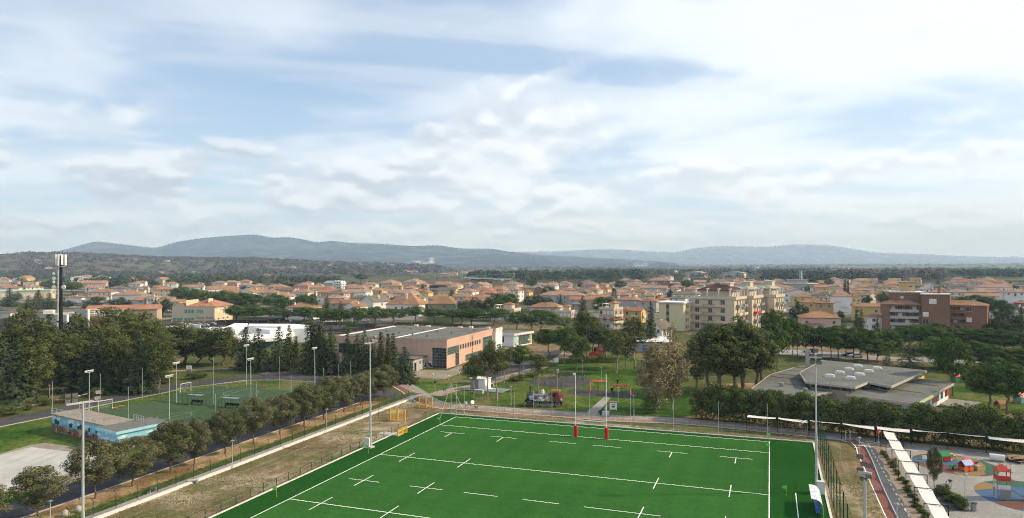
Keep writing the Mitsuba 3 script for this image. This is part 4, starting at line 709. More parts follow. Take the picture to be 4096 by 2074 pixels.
# grey slab building on the left with white trusses, orange long roof
g = thing('slab_building', 'grey concrete building with tall slabs and white trusses behind the conifers', 'building')
def quadz(crop_pts, z0, z1, mat, nm): part(g, nm, prism(Polygon(crop_pts).convex_hull, z0, z1), mat)
part(g, 'wall', prism(strip([(-232.20,340.75), (-211.07,332.25)], 14), -.1, 8.5), 'w_grey'); part(g, 'roof', prism(strip([(-235.07,342.78), (-212.25,334.10)], 15), 8.5, 9.0), 'm_bitumen')
part(g, 'slab', prism(strip([(-212.69,318.52), (-201.43,316.36)], .6), -.1, 8.6), 'w_grey'); part(g, 'slab', prism(strip([(-208.96,334.24), (-200.28,330.06)], .6), -.1, 10.2), 'w_grey')
part(g, 'slab_edge', prism(strip([(-198.32,326.91), (-197.26,326.13)], .8), -.1, 10.4), 'm_white'); part(g, 'slab_edge', prism(strip([(-200.49,314.96), (-199.53,314.29)], .8), -.1, 8.7), 'm_white')
part(g, 'penthouse', prism(strip([(-212.28,317.57), (-208.91,319.06)], 6), 9.0, 10.5), 'm_offwhite')
for z_ in (9.8, 9.0, 8.1): part(g, 'truss', tube([(*(-206.56,325.51), z_ - .8), (*(-202.52,326.95), z_ - .8)], .14, 5), 'm_white'); part(g, 'truss', tube([(*(-198.83,328.85), z_), (*(-186.40,335.29), z_)], .14, 5), 'm_white')
for i in range(8): q = [x0 + (x1 - x0) * i / 7 for x0, x1 in zip((-198.59,328.84), (-186.40,335.29))]; part(g, 'truss_post', tube([(*q, 6), (*q, 9.8)], .1, 5), 'm_white')
part(g, 'red_wall', prism(strip([(-200.49,331.78), (-192.98,334.53)], .5), -.1, 6.5), 'w_brick')
o = thing('market_hall', 'long low hall with a terracotta barrel roof on the far left', 'building')
oa, ob = (-232.75,377.51), (-199.69,388.24); ow = math.hypot(ob[0] - oa[0], ob[1] - oa[1]); po = local((oa[0] + ob[0]) / 2, (oa[1] + ob[1]) / 2 + 8, math.atan2(ob[1] - oa[1], ob[0] - oa[0]))
part(o, 'wall', po(box(-ow / 2, ow / 2, -8, 8, -.1, 6.3)), 'w_tan')
arc = [(-8.5 + 17 * i / 12, 2.2 * math.sin(math.pi * i / 12)) for i in range(13)]; m_ = trimesh.creation.extrude_polygon(Polygon(arc + [(8.5, -.2), (-8.5, -.2)]), ow + 1, engine='earcut'); v = np.array(m_.vertices)
part(o, 'roof', po((np.column_stack([v[:, 2] - ow / 2 - .5, v[:, 0], v[:, 1] + 6.5]), np.array(m_.faces))), 'r_orange')
gs = thing('green_trim_hall', 'cream school wing with pale green roof edge on the far left', 'school')
gx_, gy_, gw, gd, gyaw, gh = -434.2,640.3,24.3,17.0,0.35,8
pg = local(gx_, gy_, gyaw); part(gs, 'wall', pg([box(-gw / 2, gw / 2, -gd / 2, gd / 2, -.1, 8)]), 'w_cream'); part(gs, 'roof', pg(box(-gw / 2 - .6, gw / 2 + .6, -gd / 2 - .6, gd / 2 + .6, 8, 8.5)), 'm_greentrim')
for i in range(3): window(gs, -gw * .36 + i * gw * .14, -gd / 2, 2.8, 2.6, 2.6, 0, -1, 'w', pg)
gs2 = thing('green_trim_wing', 'darker wing of the school left of the green trimmed part', 'school'); gx2, gy2, gw2, gd2, gyaw2, gh2 = -459.8,630.9,23.6,16.5,0.73,7.6
p2 = local(gx2, gy2, gyaw2); part(gs2, 'wall', p2(box(-gw2 / 2, gw2 / 2, -gd2 / 2, gd2 / 2, -.1, 7.6)), 'w_grey'); part(gs2, 'roof', p2(box(-gw2 / 2 - .6, gw2 / 2 + .6, -gd2 / 2 - .6, gd2 / 2 + .6, 7.6, 8.1)), 'm_greentrim')
for i in range(4): window(gs2, gw2 * (-.4 + .2 * i), -gd2 / 2, 2.8, 2.4, 2.2, 0, -1, 'w', p2)
lg = thing('roof_terrace_building', 'white and grey low building with roof railings at the left edge', 'building'); part(lg, 'wall', prism(strip([(-270.45,352.16), (-249.55,352.78)], 10), -.1, 7.5), 'm_offwhite'); part(lg, 'roof', prism(strip([(-269.01,350.28), (-249.02,351.66)], 9.6), 7.5, 7.65), 'm_bitumen')
for z_ in (8.0, 8.5, 9.0): part(lg, 'railing', tube([(*(-279.74,364.25), z_), (*(-258.29,364.94), z_)], .06, 5), 'm_white')
part(lg, 'low_roof', prism(strip([(-264.89,344.92), (-239.99,342.05)], 12), -.1, 5.5), 'm_bitumen')
lh = thing('dark_shed', 'long dark grey shed roof behind the orange-roofed school', 'building'); part(lh, 'wall', prism(strip([(-200.25,458.81), (-178.56,469.66)], 16), -.1, 6.4), 'w_tan'); part(lh, 'roof', prism(strip([(-199.23,455.71), (-177.86,469.61)], 17.5), 6.4, 7.0), 'm_bitumen')
# twin white gabled blocks
for xl_, xr_, lb in ((0, 0, 'left of the twin white gabled apartment blocks far left'), (1, 0, 'right of the twin white gabled apartment blocks far left')):
    q = [(-756.3,1227.4,29.0,20.3,0.41,9), (-720.8,1228.5,26.8,18.8,0.39,9)][xl_]
    k = house(*q[:6], 'white', 'grey', 'gabf', rise=3.2, nst=3, name='gabled_block', label=lb, wins=False); pq = local(q[0], q[1], q[4])
    for sx_ in (-.28, .2): part(k, 'loggia', pq(box(q[2] * sx_, q[2] * (sx_ + .2), -q[3] / 2 - .04, -q[3] / 2 + .02, 4.2, 7.6)), 'm_darkgrey'); part(k, 'loggia_rail', pq(box(q[2] * sx_, q[2] * (sx_ + .2), -q[3] / 2 - .12, -q[3] / 2 - .05, 4.2, 5.2)), 'm_rust')
    window(k, 0, -q[3] / 2, 8.6, 1.6, 1.3, 0, -1, 'd', pq)
# white modern house
q = (-212.4,859.1,11.4,10.2,-0.28,9.6); k = number('modern_house'); tag(k, 'white modern three-storey house with terraces and a grey metal roof wing', 'house'); pq = local(q[0], q[1], q[4]); W2, D2 = q[2] / 2, q[3] / 2
part(k, 'wall', pq([box(-W2, W2, -D2, D2, -.1, 9.6)]), 'w_whitewash'); part(k, 'roof', pq(box(-W2 - .2, W2 + .2, -D2 - .2, D2 + .2, 9.6, 9.9)), 'm_white'); part(k, 'metal_wing', pq(box(-W2 - 13, -W2 - .01, -D2, D2, -.1, 7.5)), 'w_grey')
part(k, 'metal_roof', pq((np.array([[-W2 - 13.4, -D2 - .4, 7.5], [-W2 - .01, -D2 - .4, 7.5], [-W2 - .01, D2, 10.2], [-W2 - 13.4, D2, 10.2], [-W2 - 13.4, -D2 - .4, 7.3], [-W2 - .01, -D2 - .4, 7.3], [-W2 - .01, D2, 10.0], [-W2 - 13.4, D2, 10.0]]), np.array([[0, 1, 2, 3], [7, 6, 5, 4], [0, 4, 5, 1], [1, 5, 6, 2], [2, 6, 7, 3], [3, 7, 4, 0]]))), 'm_steel')
for z_ in (3.4, 6.6): part(k, 'balcony', pq([box(-W2 + .3, W2 + 1.6, -D2 - 1.6, -D2 - .003, z_, z_ + .2), box(-W2 + .3, W2 + 1.6, -D2 - 1.6, -D2 - 1.45, z_ + .2, z_ + 1.1), box(W2 + 1.45, W2 + 1.6, -D2 - 1.45, D2, z_ + .2, z_ + 1.1), box(W2 + .003, W2 + 1.6, -D2 - .003, D2, z_, z_ + .2)]), 'm_white')
for z_ in (1, 4, 7.2):
    for x_ in (-.5, .1, .6): window(k, W2 * x_, -D2, z_, 1.8, 1.9, 0, -1, 'd', pq)
    window(k, W2, 0, z_, 1.8, 1.9, 1, 0, 'd', pq)
for i in range(6): part(k, 'chimney', pq(tube([(-W2 + 1 + i * W2 / 3.2, 0, 9.9), (-W2 + 1 + i * W2 / 3.2, 0, 11.2)], .3, 6)), 'm_white')
# dark glass villa
q = (-69.2,678.3,20.4,14.3,-0.11,6.6); k = number('glass_villa'); tag(k, 'dark modern villa with glass upper floor and long pale terrace', 'house'); pq = local(q[0], q[1], q[4]); W2, D2 = q[2] / 2, q[3] / 2
part(k, 'wall', pq(box(-W2, W2, -D2, D2, -.1, 6.2)), 'w_green'); part(k, 'terrace', pq(box(-W2 - .8, W2 + 1.5, -D2 - 1.5, D2, 6.2, 6.9)), 'm_offwhite'); part(k, 'upper_floor', pq(box(-W2 + .3, W2 * .5, -D2 + 1, D2, 6.9, 9.6)), 'm_glass'); part(k, 'roof', pq(box(-W2, W2 * .62, -D2, D2 + .3, 9.6, 9.9)), 'm_darkgrey')
part(k, 'terrace', pq(box(-W2 - .4, W2 + 1.0, -D2 - 1.2, -D2 - .003, 3.1, 3.5)), 'm_offwhite')
for x_ in (-.6, -.1, .5): window(k, W2 * x_, -D2, 4.0, 2.2, 1.9, 0, -1, 't', pq)
part(k, 'brick_panel', pq(box(W2 * .1, W2 * .42, -D2 - .05, -D2 + .02, 3.6, 6.1)), 'w_brick')
# landmark houses of the front row
def big(q, wall, roof, style, label, **kw): return house(*q, wall, roof, style, label=label, name='house', **kw)
k = big((-63.1,422.3,21.0,15.8,-0.24,6.6), 'white', 'brown', 'hip', 'big white house with a very wide brown hip roof', rise=6.4, chim=3); big((-42.1,427.1,16.8,11.7,-0.08,6.6), 'green', 'brown', 'hip', 'olive green two-storey house with a row of five windows', rise=4.2, seed=5)
big((-88.3,451.3,14.2,14.2,-0.71,7), 'white', 'grey', 'gabf', 'white house with large plain gable and dark grey roof', rise=3.6, seed=4)
big((175.3,829.5,26.1,13.1,-0.42,9.6), 'brick', 'terracotta', 'hip', 'red brick three-storey block with terracotta hip roof and white shutters', rise=3.4, seed=11, balcony=True)
big((205.1,436.4,11.1,8.8,-0.30,9.6), 'white', 'terracotta', 'hip', 'tall white three-storey house with a dark balcony on the right', rise=3.4, balcony=True, seed=3)
k = big((220.2,541.4,20.2,14.1,-0.28,7.4), 'white', 'orange', 'gabf', 'white house with a wide low gable behind the yellow house', rise=3.0, seed=9)
big((58.4,276.6,7.3,6.5,-0.91,5.4), 'white', 'grey', 'gabf', 'white house with dark roof and porch near the brownish eucalyptus', rise=2.6, seed=8)
# terrace houses with pink and cream walls behind the street pines
def terrace(q, wall, label, seed, skirt=None):
    k = number('terrace_house'); tag(k, label, 'terrace house'); x, y, W, D, yaw, H = q; pq = local(x, y, yaw)
    part(k, 'wall', pq(box(-W / 2, W / 2, -D / 2, D / 2, -.1, H)), 'w_' + wall); part(k, 'roof_terrace', pq(box(-W / 2 + .2, W / 2 - .2, -D / 2 + .2, D / 2 - .2, H, H + .06)), 'm_slab')
    part(k, 'parapet', pq([box(-W / 2 - .1, W / 2 + .1, -D / 2 - .1, -D / 2 + .15, H, H + 1.0), box(W / 2 - .15, W / 2 + .1, -D / 2 + .15, D / 2, H, H + 1.0), box(-W / 2 - .1, -W / 2 + .15, -D / 2 + .15, D / 2, H, H + 1.0)]), 'w_cream')
    r = np.random.default_rng(seed); part(k, 'stair_house', pq(box(-W * .1, W * .25, 0, D / 2 - .4, H, H + 2.7)), 'w_cream'); part(k, 'stair_roof', pq(((lambda m: (m[0] + np.array([W * .075, D / 4, 0]), m[1]))(roof_hip(W * .37, D / 2, H + 2.7, .9, .4)))), 'r_orange')
    part(k, 'pergola', pq([box(-W * .42, -W * .15, -D * .3, D * .3, H + 2.4, H + 2.55)] + [box(-W * .42 + dx, -W * .42 + dx + .15, yy, yy + .15, H, H + 2.4) for dx in (0, W * .26) for yy in (-D * .3, D * .29)]), 'm_white')
    for s_ in range(max(1, int(H / 3.1))):
        for t_ in (-.36, -.12, .12, .36): window(k, W * t_, -D / 2, s_ * 3.1 + .9, 1.3, 1.6, 0, -1, 'w' if r.random() < .6 else 'd', pq)
        for t_ in (-.25, .25): window(k, W / 2, D * t_, s_ * 3.1 + .9, 1.2, 1.6, 1, 0, 'd', pq)
        if s_: part(k, 'balcony', pq([box(W / 2 + .003, W / 2 + 1.3, -D / 2, D * .3, s_ * 3.1, s_ * 3.1 + .15), box(W / 2 + 1.2, W / 2 + 1.3, -D / 2, D * .3, s_ * 3.1 + .15, s_ * 3.1 + 1.1)]), 'w_cream')
    if skirt: part(k, 'skirt_roof', pq([box(-W / 2 - .9, W / 2 + .9, -D / 2 - .9, -D / 2 - .003, skirt, skirt + .35), box(W / 2 + .003, W / 2 + .9, -D / 2 - .003, D / 2, skirt, skirt + .35)]), 'r_orange')
    return k
terrace((-3.3,375.7,13.4,9.4,-0.41,6.2), 'pink', 'cream and pink terrace house with white pergola behind the street pines', 2)
terrace((26.9,356.2,8.6,6.0,-0.42,6.2), 'pink', 'pinkish terrace house behind the yellow-green pine', 5)
terrace((46.5,329.1,8.4,7.5,-0.77,9.4), 'tan', 'cream terrace house with an orange skirt roof right of the tall pine', 7, 4.8)

# cream block and apartment block
q = (75.3,324.1,12.0,8.4,-0.65,12.6); k = thing('cream_block', 'cream four-storey block with flat white roof and brown shutters', 'apartment block'); x, y, W, D, yaw, H = q; pq = local(x, y, yaw)
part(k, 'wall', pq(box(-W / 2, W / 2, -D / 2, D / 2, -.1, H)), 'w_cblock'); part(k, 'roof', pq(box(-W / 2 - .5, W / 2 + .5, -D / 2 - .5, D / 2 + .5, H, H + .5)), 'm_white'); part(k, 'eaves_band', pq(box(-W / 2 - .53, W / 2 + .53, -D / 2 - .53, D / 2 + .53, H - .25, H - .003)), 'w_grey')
part(k, 'stair_strip', pq(box(-W * .2, -W * .07, -D / 2 - .03, -D / 2 + .02, .5, H - .3)), 'm_midgrey')
for i in range(4): part(k, 'shutter', pq(box(-W * .195, -W * .075, -D / 2 - .09, -D / 2 - .031, .8 + i * 3.1, 2.5 + i * 3.1)), 'm_shutter_brown')
for i in range(4):
    for t_ in (-.12, .12): window(k, W / 2, D * t_, .9 + i * 3.1, 1.1, 1.6, 1, 0, 'b' if t_ < 0 else 'd', pq)
def apartment(q, label, front=True, roofm='r_plum', seed=1):
    x, y, W, D, yaw, H = q; k = thing('apartment_block', label, 'apartment block'); pq = local(x, y, yaw); r = np.random.default_rng(seed)
    part(k, 'wall', pq(box(-W / 2, W / 2, -D / 2, D / 2, -.1, H)), 'w_block'); part(k, 'terrace_floor', pq(box(-W / 2, W / 2, -D / 2, D / 2, H, H + .1)), 'm_slab')
    part(k, 'terrace_parapet', pq([box(-W / 2 - .5, W / 2 + .5, -D / 2 - .5, -D / 2 - .25, H - .2, H + 1.1), box(W / 2 + .25, W / 2 + .5, -D / 2 - .25, D / 2, H - .2, H + 1.1)]), 'w_block'); part(k, 'terrace_slab', pq(box(-W / 2 - .5, W / 2 + .5, -D / 2 - .5, D / 2, H - .45, H - .2)), 'm_midgrey')
    part(k, 'attic', pq(box(-W / 2 + 3.6, W / 2 - 2.4, -D / 2 + 2.2, D / 2 - .5, H + .1, H + 3.6)), 'w_block'); R = roof_hip(W - 6, D - 2.7, H + 3.6, 2.9, 1.0, .35); part(k, 'roof', pq((R[0] + np.array([.6, .8, 0]), R[1])), roofm)
    part(k, 'lift_house', pq(box(W * .05, W * .28, -.5, D * .3, H + 3.6, H + 7.1)), 'w_block'); part(k, 'lift_roof', pq(box(W * .03, W * .3, -.8, D * .33, H + 7.1, H + 7.35)), 'm_offwhite')
    nc = 4
    for i in range(nc): part(k, 'pillar', pq([box(-W / 2 + 2.5 + i * (W - 5) / (nc - 1) - .25, -W / 2 + 2.5 + i * (W - 5) / (nc - 1) + .25, -D / 2 - .2, -D / 2 + .3, H + 1.1, H + 4.2), box(-W / 2 + 2.3 + i * (W - 5) / (nc - 1) - .3, -W / 2 + 2.7 + i * (W - 5) / (nc - 1) + .3, -D / 2 - .4, -D / 2 + 1.2, H + 4.2, H + 4.6)]), 'm_offwhite')
    for i in range(4): yy = -D / 2 + 1 + i * D / 4.5; part(k, 'pergola_frame', pq([box(W / 2 + .1, W / 2 + .45, yy, yy + .3, H + 1.1, H + 4.0), box(W / 2 - 2.2, W / 2 + .1, yy, yy + .3, H + 3.75, H + 4.0)]), 'm_offwhite')
    fl = int(H / 3.1)
    for s_ in range(fl):
        z = s_ * H / fl
        for t_ in (-.36, -.06, .22) if front else (): window(k, W * t_, -D / 2, z + .9, 1.9, 2.0, 0, -1, r.choice(list('gddtd')), pq)
        for t_ in (-.3, -.05, .2, .4): window(k, W / 2, D * t_, z + .6, 1.3, 2.2, 1, 0, r.choice(list('gdbd')), pq)
        if s_ >= 1:
            if front:
                part(k, 'balcony', pq([box(-W / 2, W * .3, -D / 2 - 1.3, -D / 2 - .003, z - .05, z + .12), box(-W / 2, -W * .22, -D / 2 - 1.3, -D / 2 - 1.15, z + .12, z + 1.1), box(W * .08, W * .3, -D / 2 - 1.3, -D / 2 - 1.15, z + .12, z + 1.1)]), 'w_block'); part(k, 'balcony_rail', pq([box(-W * .22, W * .08, -D / 2 - 1.25, -D / 2 - 1.2, z + .95, z + 1.05)] + [box(-W * .22 + j * W * .0375 - .03, -W * .22 + j * W * .0375 + .03, -D / 2 - 1.24, -D / 2 - 1.21, z + .12, z + .95) for j in range(9)]), 'm_darkgrey')
            for y0, y1 in ((-.42, -.08), (.08, .42)): part(k, 'side_balcony', pq([box(W / 2 + .003, W / 2 + 1.5, D * y0, D * y1, z - .05, z + .12), box(W / 2 + 1.38, W / 2 + 1.5, D * y0, D * y1, z + .12, z + 1.05), box(W / 2 + .003, W / 2 + 1.38, D * y0, D * y0 + .1, z + .12, z + 1.05)]), ['w_block', 'm_midgrey', 'm_red'][int(r.integers(3))] if seed > 1 else ['w_block', 'm_midgrey'][s_ % 2])
    part(k, 'smooth_panel', pq(box(W * .3, W / 2 + .02, -D / 2 - 1.3, -D / 2 - .003, -.1, H - .45)), 'w_block')
    return k
qa = (95.4,323.7,20.9,13.0,-0.67,14.6); apartment(qa, 'tall cream apartment block with dark plum roof and corner balconies', seed=1)
qb = list(qa); ca, sa = math.cos(qa[4]), math.sin(qa[4]); sh = lambda d, e: (qa[0] - sa * d + ca * e, qa[1] + ca * d + sa * e)
qb[0], qb[1] = sh(qa[3] + 2.5, 5); qb[2] = qa[2] * .75; apartment(tuple(qb), 'second cream apartment block with pale grey roof behind the plum-roofed one', False, 'r_pale', 2)
qb[0], qb[1] = sh(2 * qa[3] + 5.5, 10); apartment(tuple(qb), 'third cream apartment block with red balconies, farthest of the row', False, 'r_pale', 3)

# brown brick apartments on the right
def brickblock(q, label, loggias, H2=None, flat=False):
    x, y, W, D, yaw, H = q; k = thing('brick_apartments', label, 'apartment block'); pq = local(x, y, yaw)
    y0 = -D / 2
    cuts = [(-W / 2 + a * W, -W / 2 + b * W) for a, b in loggias]; xs = [-W / 2] + [v for c_ in cuts for v in c_] + [W / 2]
    part(k, 'wall', pq([box(-W / 2, W / 2, y0 + 1.6, D / 2, -.1, H)] + [box(xs[i], xs[i + 1], y0, y0 + 1.6, -.1, H) for i in range(0, len(xs), 2)]), 'w_brick')
    fl = int(round(H / 3.05))
    for a, b in cuts:
        part(k, 'lintel', pq(box(a, b, y0, y0 + 1.6, H - .7, H)), 'w_brick')
        for s_ in range(fl):
            z = s_ * (H - .3) / fl; part(k, 'balcony', pq(box(a, b, y0 - .25, y0 + 1.6, z - .15, z + .003)), 'm_stone'); part(k, 'balcony_parapet', pq(box(a, b, y0 - .25, y0 - .1, z + .003, z + 1.1)), 'm_stone' if label.startswith('left') else 'w_brick')
            n = max(2, int((b - a) / 2.6))
            for i in range(n): window(k, a + (i + .5) * (b - a) / n, y0 + 1.6, z + .3, 1.7, 2.1, 0, -1, 'd' if (i + s_) % 3 else 'w', pq)
    if flat: part(k, 'roof', pq(box(-W / 2 - .3, W / 2 + .3, -D / 2 - .3, D / 2 + .3, H, H + .45)), 'm_offwhite')
    else: part(k, 'roof', pq(roof_hip(W, D, H, 1.9, .35)), 'r_brown')
    return k, pq
k, pq = brickblock((174.5,315.0,14.8,8.9,-0.40,12), 'left brown brick apartment block with pale balconies and a penthouse', [(.2, .96)]); W, D, H = (174.5,315.0,14.8,8.9,-0.40,12)[2], (174.5,315.0,14.8,8.9,-0.40,12)[3], 12
part(k, 'penthouse', pq(box(-W * .26, W * .6, -D * .1, D * .75, H, H + 5.3)), 'w_brick'); part(k, 'penthouse_roof', pq(box(-W * .28, W * .62, -D * .12, D * .77, H + 5.3, H + 5.7)), 'm_white'); part(k, 'lift_tower', pq(box(W * .04, W * .42, D * .2, D * .6, H + 5.7, H + 9.6)), 'w_ochre'); part(k, 'lift_roof', pq(box(W * .02, W * .44, D * .18, D * .62, H + 9.6, H + 9.9)), 'm_midgrey')
window(k, W * .05, -D * .1, H + 2.6, 1.2, 1.0, 0, -1, 'w', pq); window(k, W * .3, D * .2, H + 7.6, 1.1, .5, 0, -1, 'd', pq)
k, pq = brickblock((185.8,307.6,10.6,7.4,-0.47,16.6), 'tall recessed brown brick apartment block with white window in the middle', [], flat=True); W, D = (185.8,307.6,10.6,7.4,-0.47,16.6)[2:4]
window(k, W * -.1, -D / 2, 12.6, 2.8, 2.2, 0, -1, 'w', pq); window(k, -W * .35, -D / 2, 7.0, 2.2, 2.0, 0, -1, 'w', pq); window(k, -W * .35, -D / 2, 3.8, 2.2, 2.0, 0, -1, 'd', pq); part(k, 'flue', pq(box(W * .1, W * .2, 0, 1.2, 17.05, 20.5)), 'w_brick')
k, pq = brickblock((200.6,314.4,21.8,10.9,-0.66,11.6), 'right brown brick apartment block with tan hip roof and recessed balconies', [(.15, .64)]); W, D = (200.6,314.4,21.8,10.9,-0.66,11.6)[2:4]
window(k, W * .2, -D / 2, 9.0, 2.0, 1.7, 0, -1, 'd', pq); window(k, W * .2, -D / 2, 4.4, 2.0, 2.0, 0, -1, 'w', pq)
# white bell tower and church, warehouses
k = thing('bell_tower', 'slim white concrete bell tower rising above the far roofs', 'bell tower'); x, y = (385.88,936.25); bx_ = local(x, y, -.3)
part(k, 'shaft', bx_([box(-1.6, -.2, -1.2, 1.2, 0, 19)]), 'm_midgrey'); part(k, 'shaft', bx_([box(.5, 2.3, -1.2, 1.2, 0, 18.6)]), 'm_white'); part(k, 'cap', bx_(box(-1.9, 2.6, -1.5, 1.5, 19, 19.5)), 'm_offwhite'); part(k, 'bell_frame', bx_([box(-.19, .49, -.8, .8, z, z + .4) for z in (9, 12, 15, 17.5)]), 'm_darkgrey')
k = thing('church', 'low grey church with stepped flat roofs below the white bell tower', 'church'); bx_ = local(*(316.18,765.83), -.3)
part(k, 'wall', bx_(box(-17, 17, -2, 22, -.1, 7)), 'w_grey'); part(k, 'roof', bx_(box(-18, 18, -3, 23, 7, 7.6)), 'm_offwhite'); part(k, 'upper_wall', bx_(box(-13, 7, 1, 20, 7.6, 11)), 'w_grey'); part(k, 'upper_roof', bx_(box(-14, 8, 0, 21, 11, 11.6)), 'm_midgrey')
for xl_ in (0, 1):
    q = [(374.0,1433.6,46.7,23.4,-0.60,9), (439.0,1384.5,42.5,21.2,-0.52,9)][xl_]
    k = thing('warehouse', ['left of two pale warehouses with low curved roofs beyond the town', 'right of two pale warehouses with low curved roofs beyond the town'][xl_], 'warehouse'); W, D = q[2], q[3]; pq = local(q[0], q[1], q[4])
    part(k, 'wall', pq(box(-W / 2, W / 2, -D / 2, D / 2, -.1, 9)), 'w_cream'); arc = [(-W / 2 - 1 + (W + 2) * i / 14, 3.2 * math.sin(math.pi * i / 14)) for i in range(15)]; m_ = trimesh.creation.extrude_polygon(Polygon(arc + [(W / 2 + 1, -.6), (-W / 2 - 1, -.6)]), D + 2, engine='earcut'); v = np.array(m_.vertices)
    part(k, 'roof', pq((np.column_stack([v[:, 0], D / 2 + 1 - v[:, 2], v[:, 1] + 9.6]), np.array(m_.faces))), 'm_stone')
    for t_ in (-.3, 0, .3): part(k, 'door', pq(box(W * t_ - 2.5, W * t_ + 2.5, -D / 2 - .05, -D / 2 + .02, 0, 5)), 'm_midgrey')
rv = np.random.default_rng(19); hv_ = HILLV[2]; hv_ = hv_[(hv_[:, 2] > 12) & (hv_[:, 2] < 45) & (hv_[:, 0] > -2300)]
for x, y, z in hv_[rv.integers(0, len(hv_), 16)]:
    k = number('farmhouse'); W, D = rv.uniform(12, 20), rv.uniform(9, 12); pq = lambda m: place(m, x, y, -math.atan2(x, y) - .3, z - 1.0); part(k, 'wall', pq(box(-W / 2, W / 2, -D / 2, D / 2, -3, 6)), ['w_white', 'w_cream', 'w_pink'][int(rv.integers(3))]); part(k, 'roof', pq(roof_hip(W, D, 6, 2.2)), 'r_terracotta'); locate(k, x, y, 'small farmhouse on the foothills', cat_='house', group='farmhouses on the foothills')
# flat-roofed kindergarten
k = thing('kindergarten', 'low flat-roofed kindergarten with grey stepped roofs and white skylights', 'kindergarten')
zl, zu = 3.5, 5.0
low_l = pol((52.16,153.12), (59.50,144.66), (68.01,148.83), (72.01,157.91), (78.43,186.51), (74.51,184.13), (63.38,172.27))
low_r = pol((69.47,145.97), (78.47,136.02), (100.14,158.71), (96.46,164.87), (80.37,159.54))
upp = pol((63.93,152.94), (71.47,145.94), (77.11,151.91), (77.16,152.27), (79.44,146.74), (99.28,167.79), (82.39,186.23), (67.75,165.41))
for g_p, zz, nm in ((low_l, zl, 'low_roof'), (low_r, zl, 'low_roof'), (upp, zu, 'high_roof')):
    part(k, nm, prism(g_p.buffer(-.12), zz - .2, zz - .02), 'm_bitumen'); part(k, 'fascia', prism(g_p.difference(g_p.buffer(-.14)), zz - .42, zz + .06), 'm_stone')
    part(k, 'wall', prism(g_p.buffer(-1.0 if zz < 4 else -1.2), -.1, zz - .2), 'w_whitewash' if zz < 4 else 'w_tan')
# window bands: clerestory and garden front
def band(parent, a, b, z0, z1, n, mats, nm):
    a, b = np.array(a), np.array(b); t = (b - a) / n; L = np.linalg.norm(t); t = t / L; nn = np.array([t[1], -t[0]])
    for i in range(n):
        p0, p1 = a + t * L * (i + .06), a + t * L * (i + .94); q_ = [p0 - nn * .05, p1 - nn * .05, p1 + nn * .05, p0 + nn * .05]; part(parent, nm, prism(Polygon(q_), z0, z1), mats[i % len(mats)])
ub = list(upp.buffer(-1.17).simplify(.3).exterior.coords); lb = list(low_r.buffer(-.97).simplify(.3).exterior.coords); ll = list(low_l.buffer(-.97).simplify(.3).exterior.coords)
for ring, z0, z1, mats, nm in ((ub, 3.75, 4.5, ['m_glass'], 'window'), (lb, .9, 2.6, ['m_glass', 'w_white', 'm_glass', 'm_redpad', 'm_glass', 'm_skyblue'], 'window'), (ll, .9, 2.6, ['m_glass', 'w_white'], 'window')):
    if Polygon(ring).exterior.is_ccw is False: ring = ring[::-1]
    for a_, b_ in zip(ring[:-1], ring[1:]):
        L_ = math.hypot(b_[0] - a_[0], b_[1] - a_[1])
        if L_ > 4 and (b_[1] - a_[1]) * 0.35 - (b_[0] - a_[0]) * -1 > 0: band(k, a_, b_, z0, z1, max(2, int(L_ / 1.8)), mats, nm)
part(k, 'red_panel', prism(strip([(94.96,154.93), (99.22,159.29)], .15), 0, 1.1), 'm_redpad'); part(k, 'yellow_panel', prism(strip([(95.05,164.30), (100.29,170.71)], .2), .2, 3.3), 'm_yellow')
part(k, 'coloured_fascia', prism(strip([(78.11,135.50), (88.91,146.64)], .12), 3.1, 3.5), 'm_limewash')
cx_, cy_, ch_ = (82.61,195.72,4.46); part(k, 'chimney', [place(box(-.55, .55, -.55, .55, 3.3, 7.6), *(77.69,184.04), -.35), place(box(-.7, .7, -.7, .7, 7.6, 7.8), *(77.69,184.04), -.35), place(box(-.4, .4, -.4, .4, 7.8, 8.5), *(77.69,184.04), -.35)], 'm_stone')
for x_, y_ in ((72.16,159.25), (76.63,163.94), (81.07,168.69), (85.59,173.51), (75.41,156.32), (79.83,161.03), (84.35,165.82), (88.55,170.04)):
    m_ = trimesh.creation.icosphere(subdivisions=2); v = np.array(m_.vertices); v = np.sign(v) * np.abs(v) ** .6 * [1.05, .5, .42]; v[:, 2] = np.maximum(v[:, 2], -.1)
    kk = part(k, 'skylight', place((v, np.array(m_.faces)), x_, y_, -.3, 5.25), 'm_offwhite', True); scene[number(kk + '__curb')] = mikit.ply(place(box(-1.12, 1.12, -.58, .58, 4.9, 5.2), x_, y_, -.3), 'm_offwhite')
for x_, y_ in ((59.68,155.53), (62.18,148.79)): part(k, 'roof_vent', [place(box(-.3, .3, -.3, .3, 3.4, 4.0), x_, y_), place(tube([(0, 0, 4.0), (0, 0, 4.35)], .5, 10), x_, y_)], 'm_midgrey')
for a_, b_ in (((70.21,178.77), (73.32,176.86)), ((65.66,172.85), (70.78,169.14)), ((62.40,169.14), (68.21,164.57)), ((60.11,160.38), (63.90,157.20)), ((82.38,151.61), (86.38,146.69)), ((90.25,160.23), (94.52,155.26))):
    part(k, 'drain_channel', prism(strip([a_, b_], .22), 3.49, 3.56), 'm_rust')
